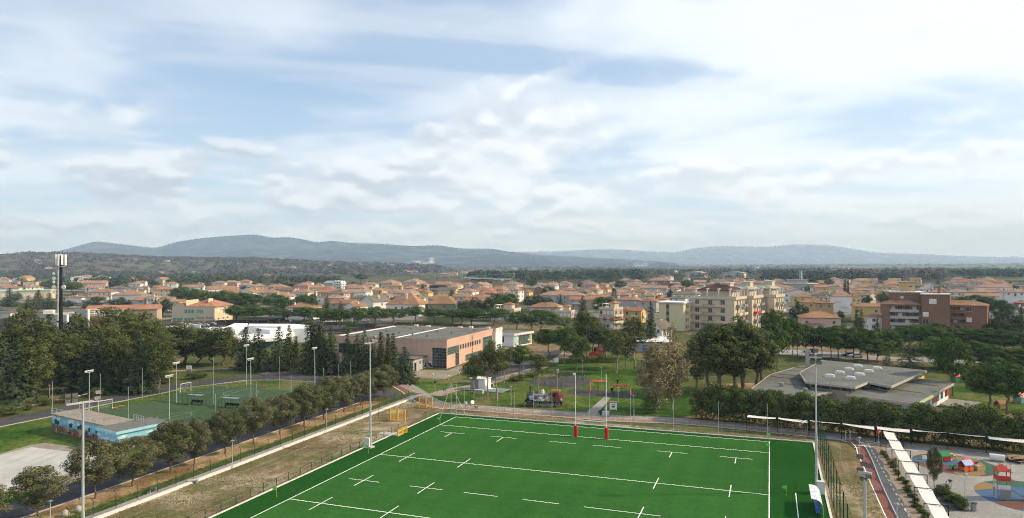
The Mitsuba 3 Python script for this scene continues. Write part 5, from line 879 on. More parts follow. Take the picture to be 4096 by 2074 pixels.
# blue changing block with a mural
k = thing('changing_block', 'blue changing room block painted with a landscape mural beside the small pitches', 'building')
A_, B_ = np.array((-86.47,131.39)), np.array((-66.03,118.65)); tt = (B_ - A_) / np.linalg.norm(B_ - A_); L_ = float(np.linalg.norm(B_ - A_)); pm = local(A_[0], A_[1], math.atan2(tt[1], tt[0]))
L1 = L_ * .80
part(k, 'wall', pm([box(0, L1, 0, 5.0, -.1, 3.1)]), 'm_mural'); part(k, 'roof', pm([box(-.2, L1, -.2, 5.1, 3.1, 3.3)]), 'm_slab')
part(k, 'corner_wall', pm([box(L1 + .01, L_ + 1.2, -1.6, 7.4, -.1, 3.0)]), 'm_mural'); part(k, 'corner_roof', pm([box(L1 - .1, L_ + 1.5, -1.9, 7.7, 3.0, 3.35)]), 'm_bitumen'); part(k, 'fascia', pm([box(L1 - .13, L_ + 1.53, -1.96, -1.903, 2.9, 3.38), box(L_ + 1.503, L_ + 1.56, -1.903, 7.7, 2.9, 3.38)]), 'm_skyblue')
for x0_, w_ in ((1.2, 1.6), (6.4, 1.1), (9.3, 2.2), (13.0, .6), (15.4, .6), (17.3, 1.9)): part(k, 'window', pm(box(x0_, x0_ + w_, -.03, .02, 1.5, 2.4)), 'm_glass')
def rail(parent, pl_, x0, x1, y, z, n, name='railing'):
    part(parent, name, pl_([tube([(x0, y, z + h_), (x1, y, z + h_)], .035, 5) for h_ in (.55, 1.05)] + [tube([(x0 + (x1 - x0) * i / n, y, z), (x0 + (x1 - x0) * i / n, y, z + 1.05)], .035, 5) for i in range(n + 1)]), 'm_galv')
rail(k, pm, 0, L1 - .3, 0, 3.3, 11); rail(k, pm, L1 - .3, L1 - .29 + 3, 4.8, 3.3, 4); rail(k, pm, 0, 4.5, 4.9, 3.3, 4)
r = np.random.default_rng(3)
for i in range(46):   # painted toadstools, hills, leaves: flat paint on the wall
    x_ = r.uniform(.3, L1 - .6); z_ = r.uniform(.1, 1.2) if i < 34 else r.uniform(2.3, 2.9); w_ = r.uniform(.25, .9); h_ = r.uniform(.2, .6) * (1 if i < 34 else .5)
    g_p = shapely.affinity.scale(shapely.Point(x_, z_).buffer(1, 6), w_, h_).intersection(shapely.box(.02, 0, L1 - .02, 3.05))
    v, f = sheet(g_p, 0); part(k, 'mural_patch', pm((np.column_stack([v[:, 0], np.full(len(v), -.008 - .002 * i), v[:, 1]]), f)), ['m_pt_brown', 'm_pt_olive', 'm_pt_rust', 'm_pt_dark', 'm_pt_sand'][i % 5] if i < 34 else 'm_pt_cloud')

# ---------------------------------------------------------------- trees and shrubs
def leaf_fn(lo, hi, k=.9):
    def fn(p, n, uv):
        a = fbm(p.x * .45, p.y * .45, p.z * .45, 2); b = mikit.cell_rand(dr.floor(p.x * .11), dr.floor(p.y * .11)); s = mikit.cell_rand(dr.floor(p.x * 5), dr.floor(p.y * 5), dr.floor(p.z * 5))
        return mix(lo, hi, dr.clip(a * .6 + b * .25 + s * .3 - .1, 0, 1)) * (.7 + .6 * s)
    return fn
LEAF = dict(pine=((.034, .070, .018), (.098, .150, .040)), aleppo=((.052, .074, .025), (.130, .148, .050)), conifer=((.034, .056, .027), (.080, .105, .046)), cypress=((.035, .045, .018), (.080, .088, .036)), oak=((.062, .074, .034), (.160, .162, .082)),
            shrub=((.045, .075, .022), (.120, .150, .048)), gum=((.160, .145, .075), (.340, .275, .165)), dark=((.030, .048, .025), (.072, .092, .044)), lime=((.10, .13, .03), (.20, .22, .05)), olive=((.060, .072, .042), (.115, .125, .075)))
for nm, (lo, hi) in LEAF.items(): pdiff('l_' + nm, leaf_fn(lo, hi))
pdiff('l_hillwood', leaf_fn((.050, .054, .040), (.092, .084, .064)))
pdiff('l_drygrass', leaf_fn((.11, .115, .045), (.22, .20, .10)))
pdiff('l_gumfar', leaf_fn((.085, .070, .055), (.17, .135, .105)))
diff('m_bark', (.15, .115, .09)); diff('m_barkpale', (.28, .23, .18)); diff('m_twig', (.16, .125, .105))
def cards(c, n, size, r, flat=.7, aspect=1.0):
    """n leaf-sized triangles at the points c (N,3) with outward directions n (N,3)."""
    N = len(c); d = n + r.normal(0, flat, (N, 3)); d /= np.linalg.norm(d, axis=1, keepdims=True) + 1e-9
    a = np.cross(d, r.normal(0, 1, (N, 3))); a /= np.linalg.norm(a, axis=1, keepdims=True) + 1e-9; b = np.cross(d, a)
    s = size * r.uniform(.6, 1.3, (N, 1)); t = np.stack([c + a * s, c - a * s * .5 + b * s * .87 * aspect, c - a * s * .5 - b * s * .87 * aspect], 1)
    sn = n * .75 + d * .35; sn /= np.linalg.norm(sn, axis=1, keepdims=True) + 1e-9
    flip = np.einsum('ij,ij->i', np.cross(t[:, 1] - t[:, 0], t[:, 2] - t[:, 0]), sn) < 0; t[flip] = t[flip][:, ::-1]
    return t.reshape(-1, 3), np.repeat(sn, 3, 0)
def puffs(centres, radii, per, size, r, up=.25, squash=1.0, flat=.6):
    C, Nn = [], []
    for c, q in zip(centres, radii):
        k = max(8, int(per * (q / np.mean(radii)) ** 2)); d = r.normal(0, 1, (k, 3)); d[:, 2] += up; d /= np.linalg.norm(d, axis=1, keepdims=True)
        rad = q * (1 - .45 * r.random((k, 1)) ** 2.2); p = d * rad; p[:, 2] *= squash; C.append(c + p); Nn.append(d)
    return cards(np.vstack(C), np.vstack(Nn), size, r, flat)
def leaf_mesh(t): v, n = t; return v, np.arange(len(v)).reshape(-1, 3), n
def ply_n(t, bsdf):
    v, f, n = leaf_mesh(t); return {'type': 'ply', 'filename': meshkit.write_ply((v, f), False, normals=n), 'face_normals': False, 'bsdf': {'type': 'ref', 'id': bsdf}}
PROTO = {}
def proto(name, trunk, crown, bark, leaf):
    g = {'type': 'shapegroup', 'trunk': mikit.ply(trunk, bark, 40)}
    if crown is not None: g['crown'] = ply_n(crown, leaf)
    scene['kind_' + name] = g
def wob(p0, p1, r, n=5, k=.03): t = np.linspace(0, 1, n)[:, None]; q = np.array(p0) * (1 - t) + np.array(p1) * t; q[1:-1] += r.normal(0, k, (n - 2, 3)) * [1, 1, .3]; return q
def make_pine(name, seed, leaf='l_pine', per=95, base=.52, size=.016):
    r = np.random.default_rng(seed); R = .44; n = 72; C = []; rad = []
    while len(C) < n:
        x, y = r.uniform(-1, 1, 2)
        if x * x + y * y > 1: continue
        rr = math.hypot(x, y); top = .90 - .20 * rr ** 2.2; z = top - r.uniform(0, 1) ** 1.2 * (.30 * (1 - rr ** 2) + .12); C.append((x * R * .84, y * R * .84, z + r.normal(0, .012))); rad.append(r.uniform(.07, .115))
    cr = puffs(np.array(C), np.array(rad), per, size, r, .55, .72)
    tk = [tube(wob((0, 0, 0), (r.normal(0, .02), r.normal(0, .02), base), r, 6, .008), np.linspace(.017, .012, 6), 6)]
    for i in range(9): a = i * .7 + r.uniform(0, .5); q = r.uniform(.14, .34); tk.append(tube(wob((0, 0, base - r.uniform(0, .1)), (q * math.cos(a), q * math.sin(a), .70 + r.uniform(0, .08)), r, 4, .012), np.linspace(.013, .005, 4), 5))
    proto(name, cat(tk), cr, 'm_bark', leaf)
def make_blob(name, seed, leaf, rx, z0, z1, n, prad, per, size, trunk=.3, lean=0.0, up=.3, bark='m_bark', squash=.9, power=1.0, forks=5):
    r = np.random.default_rng(seed); C = []; rad = []; zc, hz = (z0 + z1) / 2, (z1 - z0) / 2
    while len(C) < n:
        d = r.uniform(-1, 1, 3)
        if (d ** 2).sum() > 1 or r.random() > .25 + .75 * np.linalg.norm(d) ** power: continue
        k = 1 - .25 * max(d[2], 0); C.append((d[0] * rx * .86 * k + lean * (d[2] + .6), d[1] * rx * .86 * k, zc + d[2] * hz * .88)); rad.append(prad * r.uniform(.7, 1.3))
    cr = puffs(np.array(C), np.array(rad), per, size, r, up, squash); tk = [tube(wob((0, 0, 0), (lean * .5, 0, z0 + .2 * hz + trunk * .2), r, 5, .012), np.linspace(.017, .011, 5), 6)]
    for i in range(forks): c = C[r.integers(len(C))]; tk.append(tube(wob((lean * .45, 0, z0 + .02), (c[0] * .8, c[1] * .8, c[2]), r, 4, .02), np.linspace(.011, .003, 4), 5))
    proto(name, cat(tk), cr, bark, leaf)
def make_conifer(name, seed, leaf, R=.24, z0=.06, per=26, size=.017, levels=24, power=.85):
    r = np.random.default_rng(seed); P, Nn = [], []; tk = [tube([(0, 0, 0), (0, 0, .5), (0, 0, .97)], [.022, .014, .004], 6)]
    for i in range(levels):
        f = (i + r.uniform(-.3, .3)) / levels; z = z0 + (1 - z0) * f; L = R * (1 - f) ** power * r.uniform(.8, 1.12) + .015; m = max(4, int(11 * (1 - f) + 4))
        for j in range(m):
            a = (j + r.uniform(-.4, .4)) / m * 2 * math.pi + i; l = L * r.uniform(.72, 1.1); k = max(5, int(per * l / R)); t = r.random((k, 1)) ** .6; d = np.array([math.cos(a), math.sin(a), 0])
            p = d * l * t + np.array([0, 0, z]) + np.concatenate([r.normal(0, .012, (k, 2)), -.12 * l * t ** 2 * 1.6 + r.normal(0, .010, (k, 1))], 1); P.append(p); Nn.append(np.tile(d * .8 + [0, 0, .75], (k, 1)))
    Nn = np.vstack(Nn); proto(name, cat(tk), cards(np.vstack(P), Nn / np.linalg.norm(Nn, axis=1, keepdims=True), size, r, .5), 'm_bark', leaf)
def make_bare(name, seed, R=.3):
    r = np.random.default_rng(seed); tk = []
    def grow(p, d, L, w, k):
        q = np.array(p) + np.array(d) * L; tk.append(tube([p, (np.array(p) + q) / 2 + r.normal(0, .006, 3), q], [w, w * .8, w * .6], 4, False))
        if k == 0: return
        for i in range(3 if k > 1 else 4): e = np.array(d) + r.normal(0, .55, 3) * [1, 1, .6]; e /= np.linalg.norm(e); grow(q, e, L * r.uniform(.6, .85), w * .55, k - 1)
    grow((0, 0, 0), (0, 0, 1), .30, .016, 4); proto(name, cat(tk), None, 'm_twig', None)
for i in range(4): make_pine(f'pine_{i}', 10 + i)
for i in range(3): make_blob(f'deeppine_{i}', 25 + i, 'l_pine', .42, .28, 1.0, 78, .088, 105, .0150, .2, 0, .55, squash=.75, forks=8)
for i in range(3): make_blob(f'avepine_{i}', 35 + i, 'l_pine', .45, .42, 1.0, 70, .092, 105, .0150, .25, 0, .6, squash=.7, forks=8)
make_pine('pine_lime', 20, 'l_lime', 60)
for i in range(4): make_blob(f'aleppo_{i}', 30 + i, 'l_aleppo', .25, .17, 1.0, 70, .072, 105, .0115, .3, (-1) ** i * .03, .45, forks=7)
for i in range(4): make_blob(f'tallpine_{i}', 150 + i, 'l_aleppo', .21, .26, 1.0, 62, .060, 110, .0105, .25, (-1) ** i * .03, .5, 'm_bark', .85, 1.6, 8)
for i in range(4): make_blob(f'parkpine_{i}', 130 + i, 'l_aleppo', .25, .40, 1.0, 46, .078, 95, .0125, .25, (-1) ** i * .05, .5, 'm_barkpale', .8, forks=9)
for i in range(3): make_conifer(f'conifer_{i}', 40 + i, 'l_conifer', .23 + .02 * i)
make_conifer('cedar_0', 47, 'l_olive', .34, .03, 30, .016, 17, .7)
for i in range(2): make_conifer(f'cypress_{i}', 50 + i, 'l_cypress', .085, .02, 16, .014, 34, .55)
for i in range(5): make_blob(f'oak_{i}', 60 + i, 'l_oak', .37 + .015 * i, .16 + .02 * (i % 3), 1.0, 66 + 4 * i, .092, 185, .0122, .3, 0, .3, squash=.85)
for i in range(2): make_blob(f'roundtree_{i}', 70 + i, 'l_dark', .40, .10, 1.0, 60, .11, 90, .018, .2, 0, .3)
for i in range(2): make_blob(f'gum_{i}', 80 + i, 'l_gum', .22, .07, 1.0, 62, .062, 120, .011, .3, .02, -.1, 'm_barkpale', 1.35, forks=8)
for i in range(3): make_blob(f'shrub_{i}', 90 + i, 'l_shrub', .42, .0, 1.0, 42, .13, 110, .020, .1, 0, .4, forks=3)
for i in range(2): make_blob(f'olive_{i}', 95 + i, 'l_olive', .5, .05, 1.0, 40, .14, 60, .03, .2, 0, .3, forks=3)
for i in range(2): make_bare(f'bare_{i}', 100 + i)
r_ = np.random.default_rng(5); fr = []
for i in range(26):
    a, e = i * 2.4, r_.uniform(-.5, 1.1); pts = [np.array([0, 0, .72]) + np.array([math.cos(a) * s_ * .3, math.sin(a) * s_ * .3, s_ * .3 * e - .34 * s_ ** 2 * (1 - .3 * e)]) for s_ in np.linspace(0, 1, 9)]
    for p, q in zip(pts[:-1], pts[1:]): fr += [p + (q - p) * t for t in (0, .25, .5, .75)]
fr = np.array(fr); proto('palm', tube([(0, 0, 0), (.01, 0, .4), (0, 0, .73)], [.03, .024, .028], 7), cards(np.repeat(fr, 2, 0), np.tile([0, 0, 1.0], (len(fr) * 2, 1)), .022, r_, .5, 2.0), 'm_bark', 'l_shrub')
CR = dict(tallpine=.165, parkpine=.225, deeppine=.36, avepine=.36, pine=.315, aleppo=.168, conifer=.165, cedar=.27, cypress=.065, oak=.355, roundtree=.31, gum=.165, shrub=.32, olive=.40, bare=.32, palm=.3)
TN_ = dict(pine='stone_pine', tallpine='aleppo_pine', parkpine='aleppo_pine', deeppine='stone_pine', avepine='stone_pine', aleppo='aleppo_pine', conifer='conifer', cedar='cedar', cypress='cypress', oak='holm_oak', roundtree='round_tree', gum='eucalyptus', shrub='shrub', olive='olive_bush', bare='bare_tree', palm='palm_tree')
CNT = {}
def tree(kind, spot, label=None, group=None, base=None, var=None, name=None):
    x, y, h, r = spot; fam = kind.split('_')[0]; n = sum(k.startswith('kind_' + kind + '_') and k[-1].isdigit() for k in scene) if 'kind_' + kind not in scene else 0
    i = CNT[kind] = CNT.get(kind, -1) + 1; p = kind if not n else f'{kind}_{(i if var is None else var) % n}'
    s = r / CR[fam]; k = number(name or TN_[fam])
    scene[k] = {'type': 'instance', 'to_world': T().translate([x, y, 0]).rotate([0, 0, 1], (i * 77) % 360).scale([s, s, h * dict(aleppo=1.1, conifer=1.06, oak=1.28, shrub=1.1, gum=1.06).get(fam, 1.0)]), 'g': {'type': 'ref', 'id': 'kind_' + p}}
    c = TN_[fam].replace('_', ' ')
    if label: tag(k, label, c if 'tree' in c or c in ('shrub', 'olive bush') else 'tree', group)
    else: locate(k, x, y, base or c, cat_='tree' if fam not in ('shrub',) else 'shrub', group=group)
    return k
LAND += [('the blue mural block', -76, 128), ('the white concrete court', -66, 92), ('the old locomotive', 7, 153), ('the orange gym frames', 23, 165), ('the left football goal', -70, 165), ('the right floodlight mast', 41, 95), ('the coloured playground', 62, 95), ('the left floodlight mast', -24, 119), ('the low annex', -22, 199)]
# holm oaks along the leaf litter strip, nearest first
for i, (u, v, h, r) in enumerate([(67, -26.0, 4.6, 3.4), (60.5, -25.5, 4.6, 3.0), (53.5, -24.6, 5.6, 3.3), (48, -24.2, 5.4, 3.0), (41, -24.6, 5.8, 3.2), (36.5, -24.4, 5.2, 2.7), (30, -24.4, 5.4, 3.2), (23.5, -24.2, 5.8, 3.1), (16.5, -24.2, 5.6, 3.0), (9.5, -24.2, 6.0, 3.3), (3, -24.3, 6.2, 3.5), (-4, -24.4, 5.8, 3.4), (-11, -24.6, 5.2, 3.0), (-17, -25.0, 5.6, 3.3), (-21.5, -25.0, 5.6, 3.0)]):
    tree('oak', (*F(u, v), h * 1.08, r * 1.02), f'round grey-green holm oak in the row beside the dry strip, {ORD[i]} from the camera', 'holm oaks in the row beside the dry strip')
# dark conifers at the left
LM = [(-142.4,193.0,15.0,4.4), (-152.6,212.4,14.0,4.8), (-143.6,204.7,18.0,4.6), (-129.0,189.0,17.0,4.3), (-128.7,194.7,17.0,4.4), (-117.3,178.6,14.0,3.2), (-112.1,159.0,14.0,3.4), (-125.5,172.8,12.0,3.9), (-109.9,161.1,14.0,3.2), (-116.3,184.8,17.0,3.3), (-114.1,186.7,16.0,3.9), (-109.7,172.6,13.0,3.1), (-105.8,172.1,12.0,3.4), (-102.8,172.4,13.0,3.1), (-107.1,181.9,15.0,3.6), (-99.4,171.9,12.0,3.4), (-130.0,173.4,13.0,3.9), (-96.2,172.1,13.0,3.1), (-90.2,169.7,14.0,2.8)]
for i, s_ in enumerate(LM): tree(('conifer', 'conifer', 'aleppo')[i % 3], s_, base='dark conifer' if i % 3 < 2 else 'dark bushy pine')
LA = [(-126.0,218.5,17.0,4.3), (-109.8,197.1,16.0,4.2), (-113.9,213.0,17.0,4.2), (-96.0,185.8,16.0,3.9), (-85.8,169.6,14.0,2.8), (-117.2,188.4,17.0,3.1), (-125.2,187.2,16.0,3.9), (-102.6,201.7,15.0,2.4)]
for s_ in LA: tree('aleppo', s_, base='bushy olive-green pine')
tree('cypress', (-94.8,185.8,16.0,1.4), base='cypress')
for s_ in ((-106.7,216.2,11.2,3.6), (-102.2,218.3,12.2,5.6), (-96.8,216.6,10.8,3.6), (-92.9,215.8,11.5,3.6), (-88.6,215.0,11.3,3.4), (-87.8,219.0,9.9,2.3)): tree('aleppo', s_, base='bushy pine')
for s_ in ((-79.3,207.9,11.9,2.7), (-74.3,204.7,11.9,2.9), (-68.0,204.0,12.6,2.5), (-65.4,205.1,12.7,2.0), (-57.6,200.4,17.9,2.6), (-55.1,200.3,13.4,3.3), (-57.3,200.4,13.1,2.4), (-54.4,199.0,13.2,2.8), (-51.1,197.4,12.8,2.5), (-46.3,196.9,11.8,1.9), (-43.6,196.4,10.9,1.8), (-41.4,196.4,12.4,2.2), (-33.2,195.1,11.2,2.1), (-39.2,196.3,9.4,2.4)): tree('conifer', s_, base='dark conifer')
tree('conifer', (-28.1,182.5,9.2,2.7), 'dark bushy conifer in front of the low annex of the sports hall')
tree('cypress', (-63.3,205.1,10.1,0.9), base='cypress'); tree('cypress', (-35.4,188.7,12.9,1.0), base='cypress'); tree('cypress', (-33.6,189.2,12.4,0.9), base='cypress'); tree('cypress', (-167.1,398.3,9.6,1.1), 'slim cypress against the wall of the cream school')
# avenue of stone pines
for s_ in ((-145.6,369.3,9.5,5.3), (-133.5,362.4,9.6,6.6), (-128.0,370.5,8.8,5.6), (-118.4,368.1,6.9,4.2), (-107.8,363.1,8.9,4.9), (-97.9,357.7,8.5,5.1), (-105.8,356.9,9.2,4.8), (-94.9,346.9,9.3,5.0), (-80.9,327.9,10.4,4.7), (-72.0,325.5,11.1,4.4), (-65.1,332.4,10.9,4.8), (-58.0,341.4,9.4,4.9), (-50.5,364.9,8.8,5.2), (-40.5,361.3,7.9,4.9), (-30.4,357.7,7.8,5.1), (-20.8,351.2,8.6,4.8), (-25.4,351.5,8.2,4.8), (-20.6,354.2,8.8,5.1), (-8.9,347.8,8.9,5.8), (2.3,310.8,9.8,4.9), (12.3,299.1,11.3,5.6)): tree('avepine', (*s_[:3], s_[3] * 1.3), base='avenue stone pine', group='stone pines of the avenue')
tree('pine_lime', (22.3,303.1,8.5,4.6), 'yellow-green stone pine in the street behind the park')
tree('palm', (8.8,325.2,5.4,3.2), 'date palm in a garden beside the street pines')
# grove of stone pines behind the school and pines among the houses
for s_ in ((-240.5,509.0,15.0,9.9), (-223.8,496.3,14.0,9.0), (-204.4,474.6,13.0,6.8), (-189.7,460.6,14.0,8.6), (-175.2,451.4,13.0,7.8), (-162.5,438.8,13.0,7.9), (-145.0,426.4,13.0,7.7), (-132.4,404.9,12.0,9.3), (-125.2,419.8,13.0,7.6), (-113.6,397.4,12.0,3.7), (-142.5,361.2,10.0,5.0), (-139.5,369.8,10.0,4.0), (-7.4,399.7,14.0,7.5), (-1.5,415.4,13.0,6.0), (47.7,359.6,14.0,7.0), (29.8,574.6,12.0,6.0), (20.7,752.8,14.0,7.1), (22.1,450.5,9.0,4.9), (-507.4,767.8,14.0,10.0), (-440.5,700.5,14.0,13.1), (-457.2,981.3,12.0,14.2), (-490.6,1003.2,10.0,6.9), (-230.5,1063.9,16.0,11.5), (-352.1,1074.6,14.0,9.3), (222.8,335.9,15.0,10.0), (218.6,312.8,14.0,5.7), (232.4,362.6,13.0,5.4), (-1920.1,2860.2,9.0,22.7), (181.8,722.6,13.0,8.9), (529.3,1451.4,16.0,13.6), (350.7,822.0,12.0,8.9), (359.3,793.9,12.0,6.3), (110.1,713.1,13.0,7.2)): tree('avepine', (*s_[:3], s_[3] * .86), base='broad stone pine')
for s_ in ((-212.8,425.7,11.0,5.8), (-206.8,458.7,11.0,6.6), (-524.9,1020.6,9.0,9.6), (-638.1,1155.3,9.0,9.2), (-316.6,499.0,6.0,4.0), (-302.1,504.7,6.0,5.5), (-278.2,499.0,8.0,6.5), (12.6,487.1,9.0,4.9), (139.2,342.0,12.0,3.2), (143.9,342.1,10.0,1.5), (263.6,496.4,10.0,4.1), (176.0,250.5,14.0,5.4), (-173.6,456.6,8.0,5.9), (-284.6,874.1,9.0,10.7), (-317.4,867.3,9.0,7.5), (132.8,587.1,8.0,2.5), (-21.9,416.3,11.0,4.8), (-28.1,407.2,10.0,4.4), (-14.6,415.7,11.0,3.9), (79.3,808.6,9.0,3.5), (-301.9,791.2,7.0,5.1), (18.2,504.6,8.0,4.0), (263.1,518.7,6.0,3.0), (170.6,363.3,6.0,1.6)): tree('roundtree', s_, base='round dark tree')
for s_ in ((-360.1,501.3,14.0,5.4), (-313.8,453.8,11.0,3.6), (-358.4,529.3,12.0,4.6), (-306.7,463.9,12.0,4.4), (-99.4,376.0,13.0,3.3), (-95.7,390.8,10.0,2.5), (29.0,419.6,12.0,2.7), (38.5,381.6,13.0,2.3), (49.2,248.5,17.0,2.2), (131.6,267.5,13.0,1.7), (130.5,261.8,13.0,1.7), (198.4,272.9,13.0,2.7), (142.0,272.2,9.0,1.6), (-53.4,617.9,8.0,3.3)): tree('conifer', s_, base='dark garden conifer')
for s_ in ((-545.5,951.0,13.0,3.1), (-536.3,945.1,12.0,1.9), (-518.1,921.2,12.0,2.3), (16.7,438.0,12.0,0.7), (122.5,540.7,11.0,0.9), (262.5,551.5,18.0,1.2), (242.8,505.6,20.0,0.9), (32.2,1113.7,15.0,1.1), (38.3,1140.6,15.0,1.5), (-856.1,1902.0,12.0,3.4), (-778.9,1672.9,12.0,2.4)): tree('cypress', s_, base='cypress')
for s_ in ((38.5,490.0,10.0,4.2), (52.0,537.8,11.0,3.5), (467.9,2093.6,15.0,12.1), (152.4,425.8,8.0,2.5), (65.1,442.9,10.0,3.2), (41.1,272.7,9.0,2.5), (77.4,739.8,9.0,2.4)): tree('bare', s_, base='bare grey-brown tree')
tree('palm', (77.5,531.7,14.0,2.1), 'tall palm among the roofs right of the town centre')
# park trees
A_ = 'bushy aleppo pine'
tree('parkpine', (-9.1,162.2,10.0,2.7), 'leaning bushy pine left of the white cabin', var=0); tree('parkpine', (-5.7,160.0,11.8,2.3), 'olive-green pine between the white cabin and the forked pine', var=1); tree('parkpine', (-3.5,160.2,13.8,2.6), 'tall forked pine right of the white cabin', var=2); tree('parkpine', (-2.2,181.4,8.7,2.1), 'crooked pine behind the tall forked pine', var=3)
tree('avepine', (1.9,188.7,9.0,3.7), 'round-crowned stone pine beside the beige lane'); tree('parkpine', (6.4,170.6,9.1,2.6), 'curved pine growing behind the old locomotive', var=1)
tree('avepine', (11.8,229.8,9.6,4.5), 'stone pine at the upper end of the beige lane'); tree('avepine', (15.7,211.1,12.1,3.9), 'stone pine left of the wide park pine'); tree('avepine', (18.2,200.6,10.4,3.9), 'wide stone pine on the park lawn')
tree('parkpine', (24.2,226.6,15.9,4.3), 'very tall dark pine left of the small playground'); tree('parkpine', (27.9,225.2,12.2,3.2), 'tall pine in front of the small red playhouse'); tree('parkpine', (29.3,197.2,12.5,3.7), 'dark pine with pale twisted trunk on the park lawn'); tree('parkpine', (35.8,204.9,15.3,3.9), 'tall pine in front of the white awning'); tree('parkpine', (33.7,207.0,7.8,3.4), 'lower pine left of the eucalyptus')
tree('gum', (33.7,148.5,17.5,2.5), 'taller brown-leaved eucalyptus on the right of the pair', var=0); tree('gum', (29.9,145.1,14.8,3.1), 'lower wide eucalyptus on the left of the pair', var=1)
for s_ in ((22.5,230.4,10.8,3.5), (26.9,235.5,9.9,3.5), (31.1,232.8,9.8,3.3), (29.2,222.8,10.4,3.2), (33.5,220.3,9.3,3.2), (37.3,225.0,10.5,3.4), (17.2,244.2,7.0,3.3)): tree('parkpine', s_, base='shady park pine')
for s_ in ((48.5,217.5,4.3,2.0), (43.2,200.7,3.6,1.8), (47.1,204.6,4.0,2.2), (39.2,198.9,2.7,1.8), (19.5,220.7,1.8,1.7)): tree('shrub', s_, base='dark undergrowth bush')
tree('shrub', (28.3,144.5,3.4,1.3), 'dark shrub at the foot of the eucalyptus')
for s_ in ((45.7,165.5,15.7,4.3), (48.9,166.8,15.3,4.5), (50.5,168.6,12.4,4.0), (52.4,166.2,14.8,4.6), (54.6,167.9,15.8,4.3), (56.4,171.0,16.5,4.1), (53.9,168.5,11.1,3.7), (59.2,170.6,13.5,4.1), (61.0,172.0,12.0,3.8), (43.2,163.8,12.3,2.9)): tree('tallpine', (s_[0], s_[1], s_[2] * 1.12, s_[3] * 1.0), base='big dense pine', group='dense clump of big pines right of the eucalyptus')
for s_ in ((72.7,196.1,17.7,3.5), (75.7,199.9,17.0,3.8), (89.5,223.5,13.5,3.4), (96.8,230.8,10.4,3.8), (100.3,233.3,9.5,3.2), (103.8,228.0,10.0,3.8), (103.2,221.8,10.8,4.7), (109.9,225.3,9.8,4.1), (110.6,218.1,10.2,4.4), (111.9,214.6,7.4,4.9), (138.8,252.2,7.6,5.7), (145.1,248.9,9.0,5.6), (148.6,244.3,9.7,5.9), (123.8,203.5,9.2,6.7), (128.6,204.4,8.6,4.3), (157.8,242.6,7.9,5.5), (161.2,236.8,8.2,5.4), (168.9,236.6,7.7,6.1), (135.3,200.2,7.5,4.2), (138.1,194.4,6.7,5.9), (102.2,162.6,13.8,4.2), (101.9,230.6,9.9,3.5), (108.0,226.6,10.1,3.8), (118.5,220.2,9.6,4.0), (115.8,232.9,9.2,3.9), (139.7,246.1,8.5,4.8), (144.5,243.0,9.0,5.1), (158.8,239.7,7.9,5.1), (162.8,234.0,8.3,5.3), (166.6,228.6,8.3,5.2), (131.1,198.4,8.5,5.1), (135.3,194.5,7.6,5.0), (140.3,192.5,7.5,5.2), (93.5,229.6,10.9,3.1), (99.5,145.8,11.0,5.5), (100.9,142.9,10.8,4.8)): tree('deeppine', s_, base='stone pine', group='stone pines on the right around the kindergarten')
tree('cedar', (115.6,203.7,9.8,3.5), 'layered pale green cedar behind the kindergarten')
tree('cedar', (109.5,204.9,4.6,1.9), 'small conifer behind the kindergarten roof')
# hedge of tall shrubs in front of the kindergarten
ha, hb = np.array((37.29,137.95)), np.array((83.31,113.07))
for i in range(40):
    t = i / 39; q = ha + (hb - ha) * t; rr = np.random.default_rng(i); tree('shrub', (q[0] + rr.uniform(-.5, .5), q[1] + rr.uniform(.6, 2.2), 6.4 + rr.uniform(-.9, .9) - .6 * t, 2.1 + rr.uniform(-.2, .4)), f'tall evergreen shrub in the hedge between kindergarten and white sails, {ORD[i]} from left', 'hedge shrubs behind the white sails')
PK = GK = 0
tree('oak', (57.1,95.0,4.8,0.9), 'slender young tree beside the round playground floor', var=2)
# shrubs along the loop road, in beds
for s_ in ((-103.9,155.4,1.5,1.6), (-101.1,158.7,1.8,1.2), (-105.1,145.7,1.7,2.2), (-98.2,165.0,2.1,1.4), (-98.5,171.9,2.2,2.1), (-96.1,171.9,1.9,1.8), (-94.7,175.1,2.2,1.8), (-94.0,180.2,1.7,2.2), (-91.0,183.7,2.4,1.7), (-86.5,190.2,1.8,1.8), (-85.4,192.2,1.6,1.3), (-104.3,150.4,1.2,1.0), (-99.0,335.1,3.3,3.3), (1.4,186.1,1.5,2.0), (4.7,191.5,1.0,1.7), (10.6,213.0,0.9,2.7), (-73.8,311.5,3.0,2.3)): tree('shrub', s_, base='green bush')
pl_c = smooth_line(lane_d, 5); pl_e = smooth_line(lane_e, 5)
for i in range(4, len(pl_c) - 4):
    for j in range(2):
        rr = np.random.default_rng(i * 2 + j); q = (np.array(pl_c[i]) * .5 + np.array(pl_e[min(i, len(pl_e) - 1)]) * .5) + rr.normal(0, .25, 2); tree('shrub', (q[0], q[1], rr.uniform(.4, .7), rr.uniform(.28, .48)), f'low green plant in the narrow bed beside the beige lane, {ORD[PK]} from the far end', 'plants in the narrow bed'); PK += 1
for i in range(12): rr = np.random.default_rng(300 + i); q = np.array((57.72,94.99)) * (1 - i / 11) + np.array((56.98,88.06)) * (i / 11); tree('shrub', (q[0] + rr.uniform(-.6, .6), q[1] + rr.uniform(-.5, .5), rr.uniform(.5, 1.2), rr.uniform(.4, .8)), f'low yellowish plant around the dark gravel bed, {ORD[i]} from the far end', 'plants around the gravel bed')
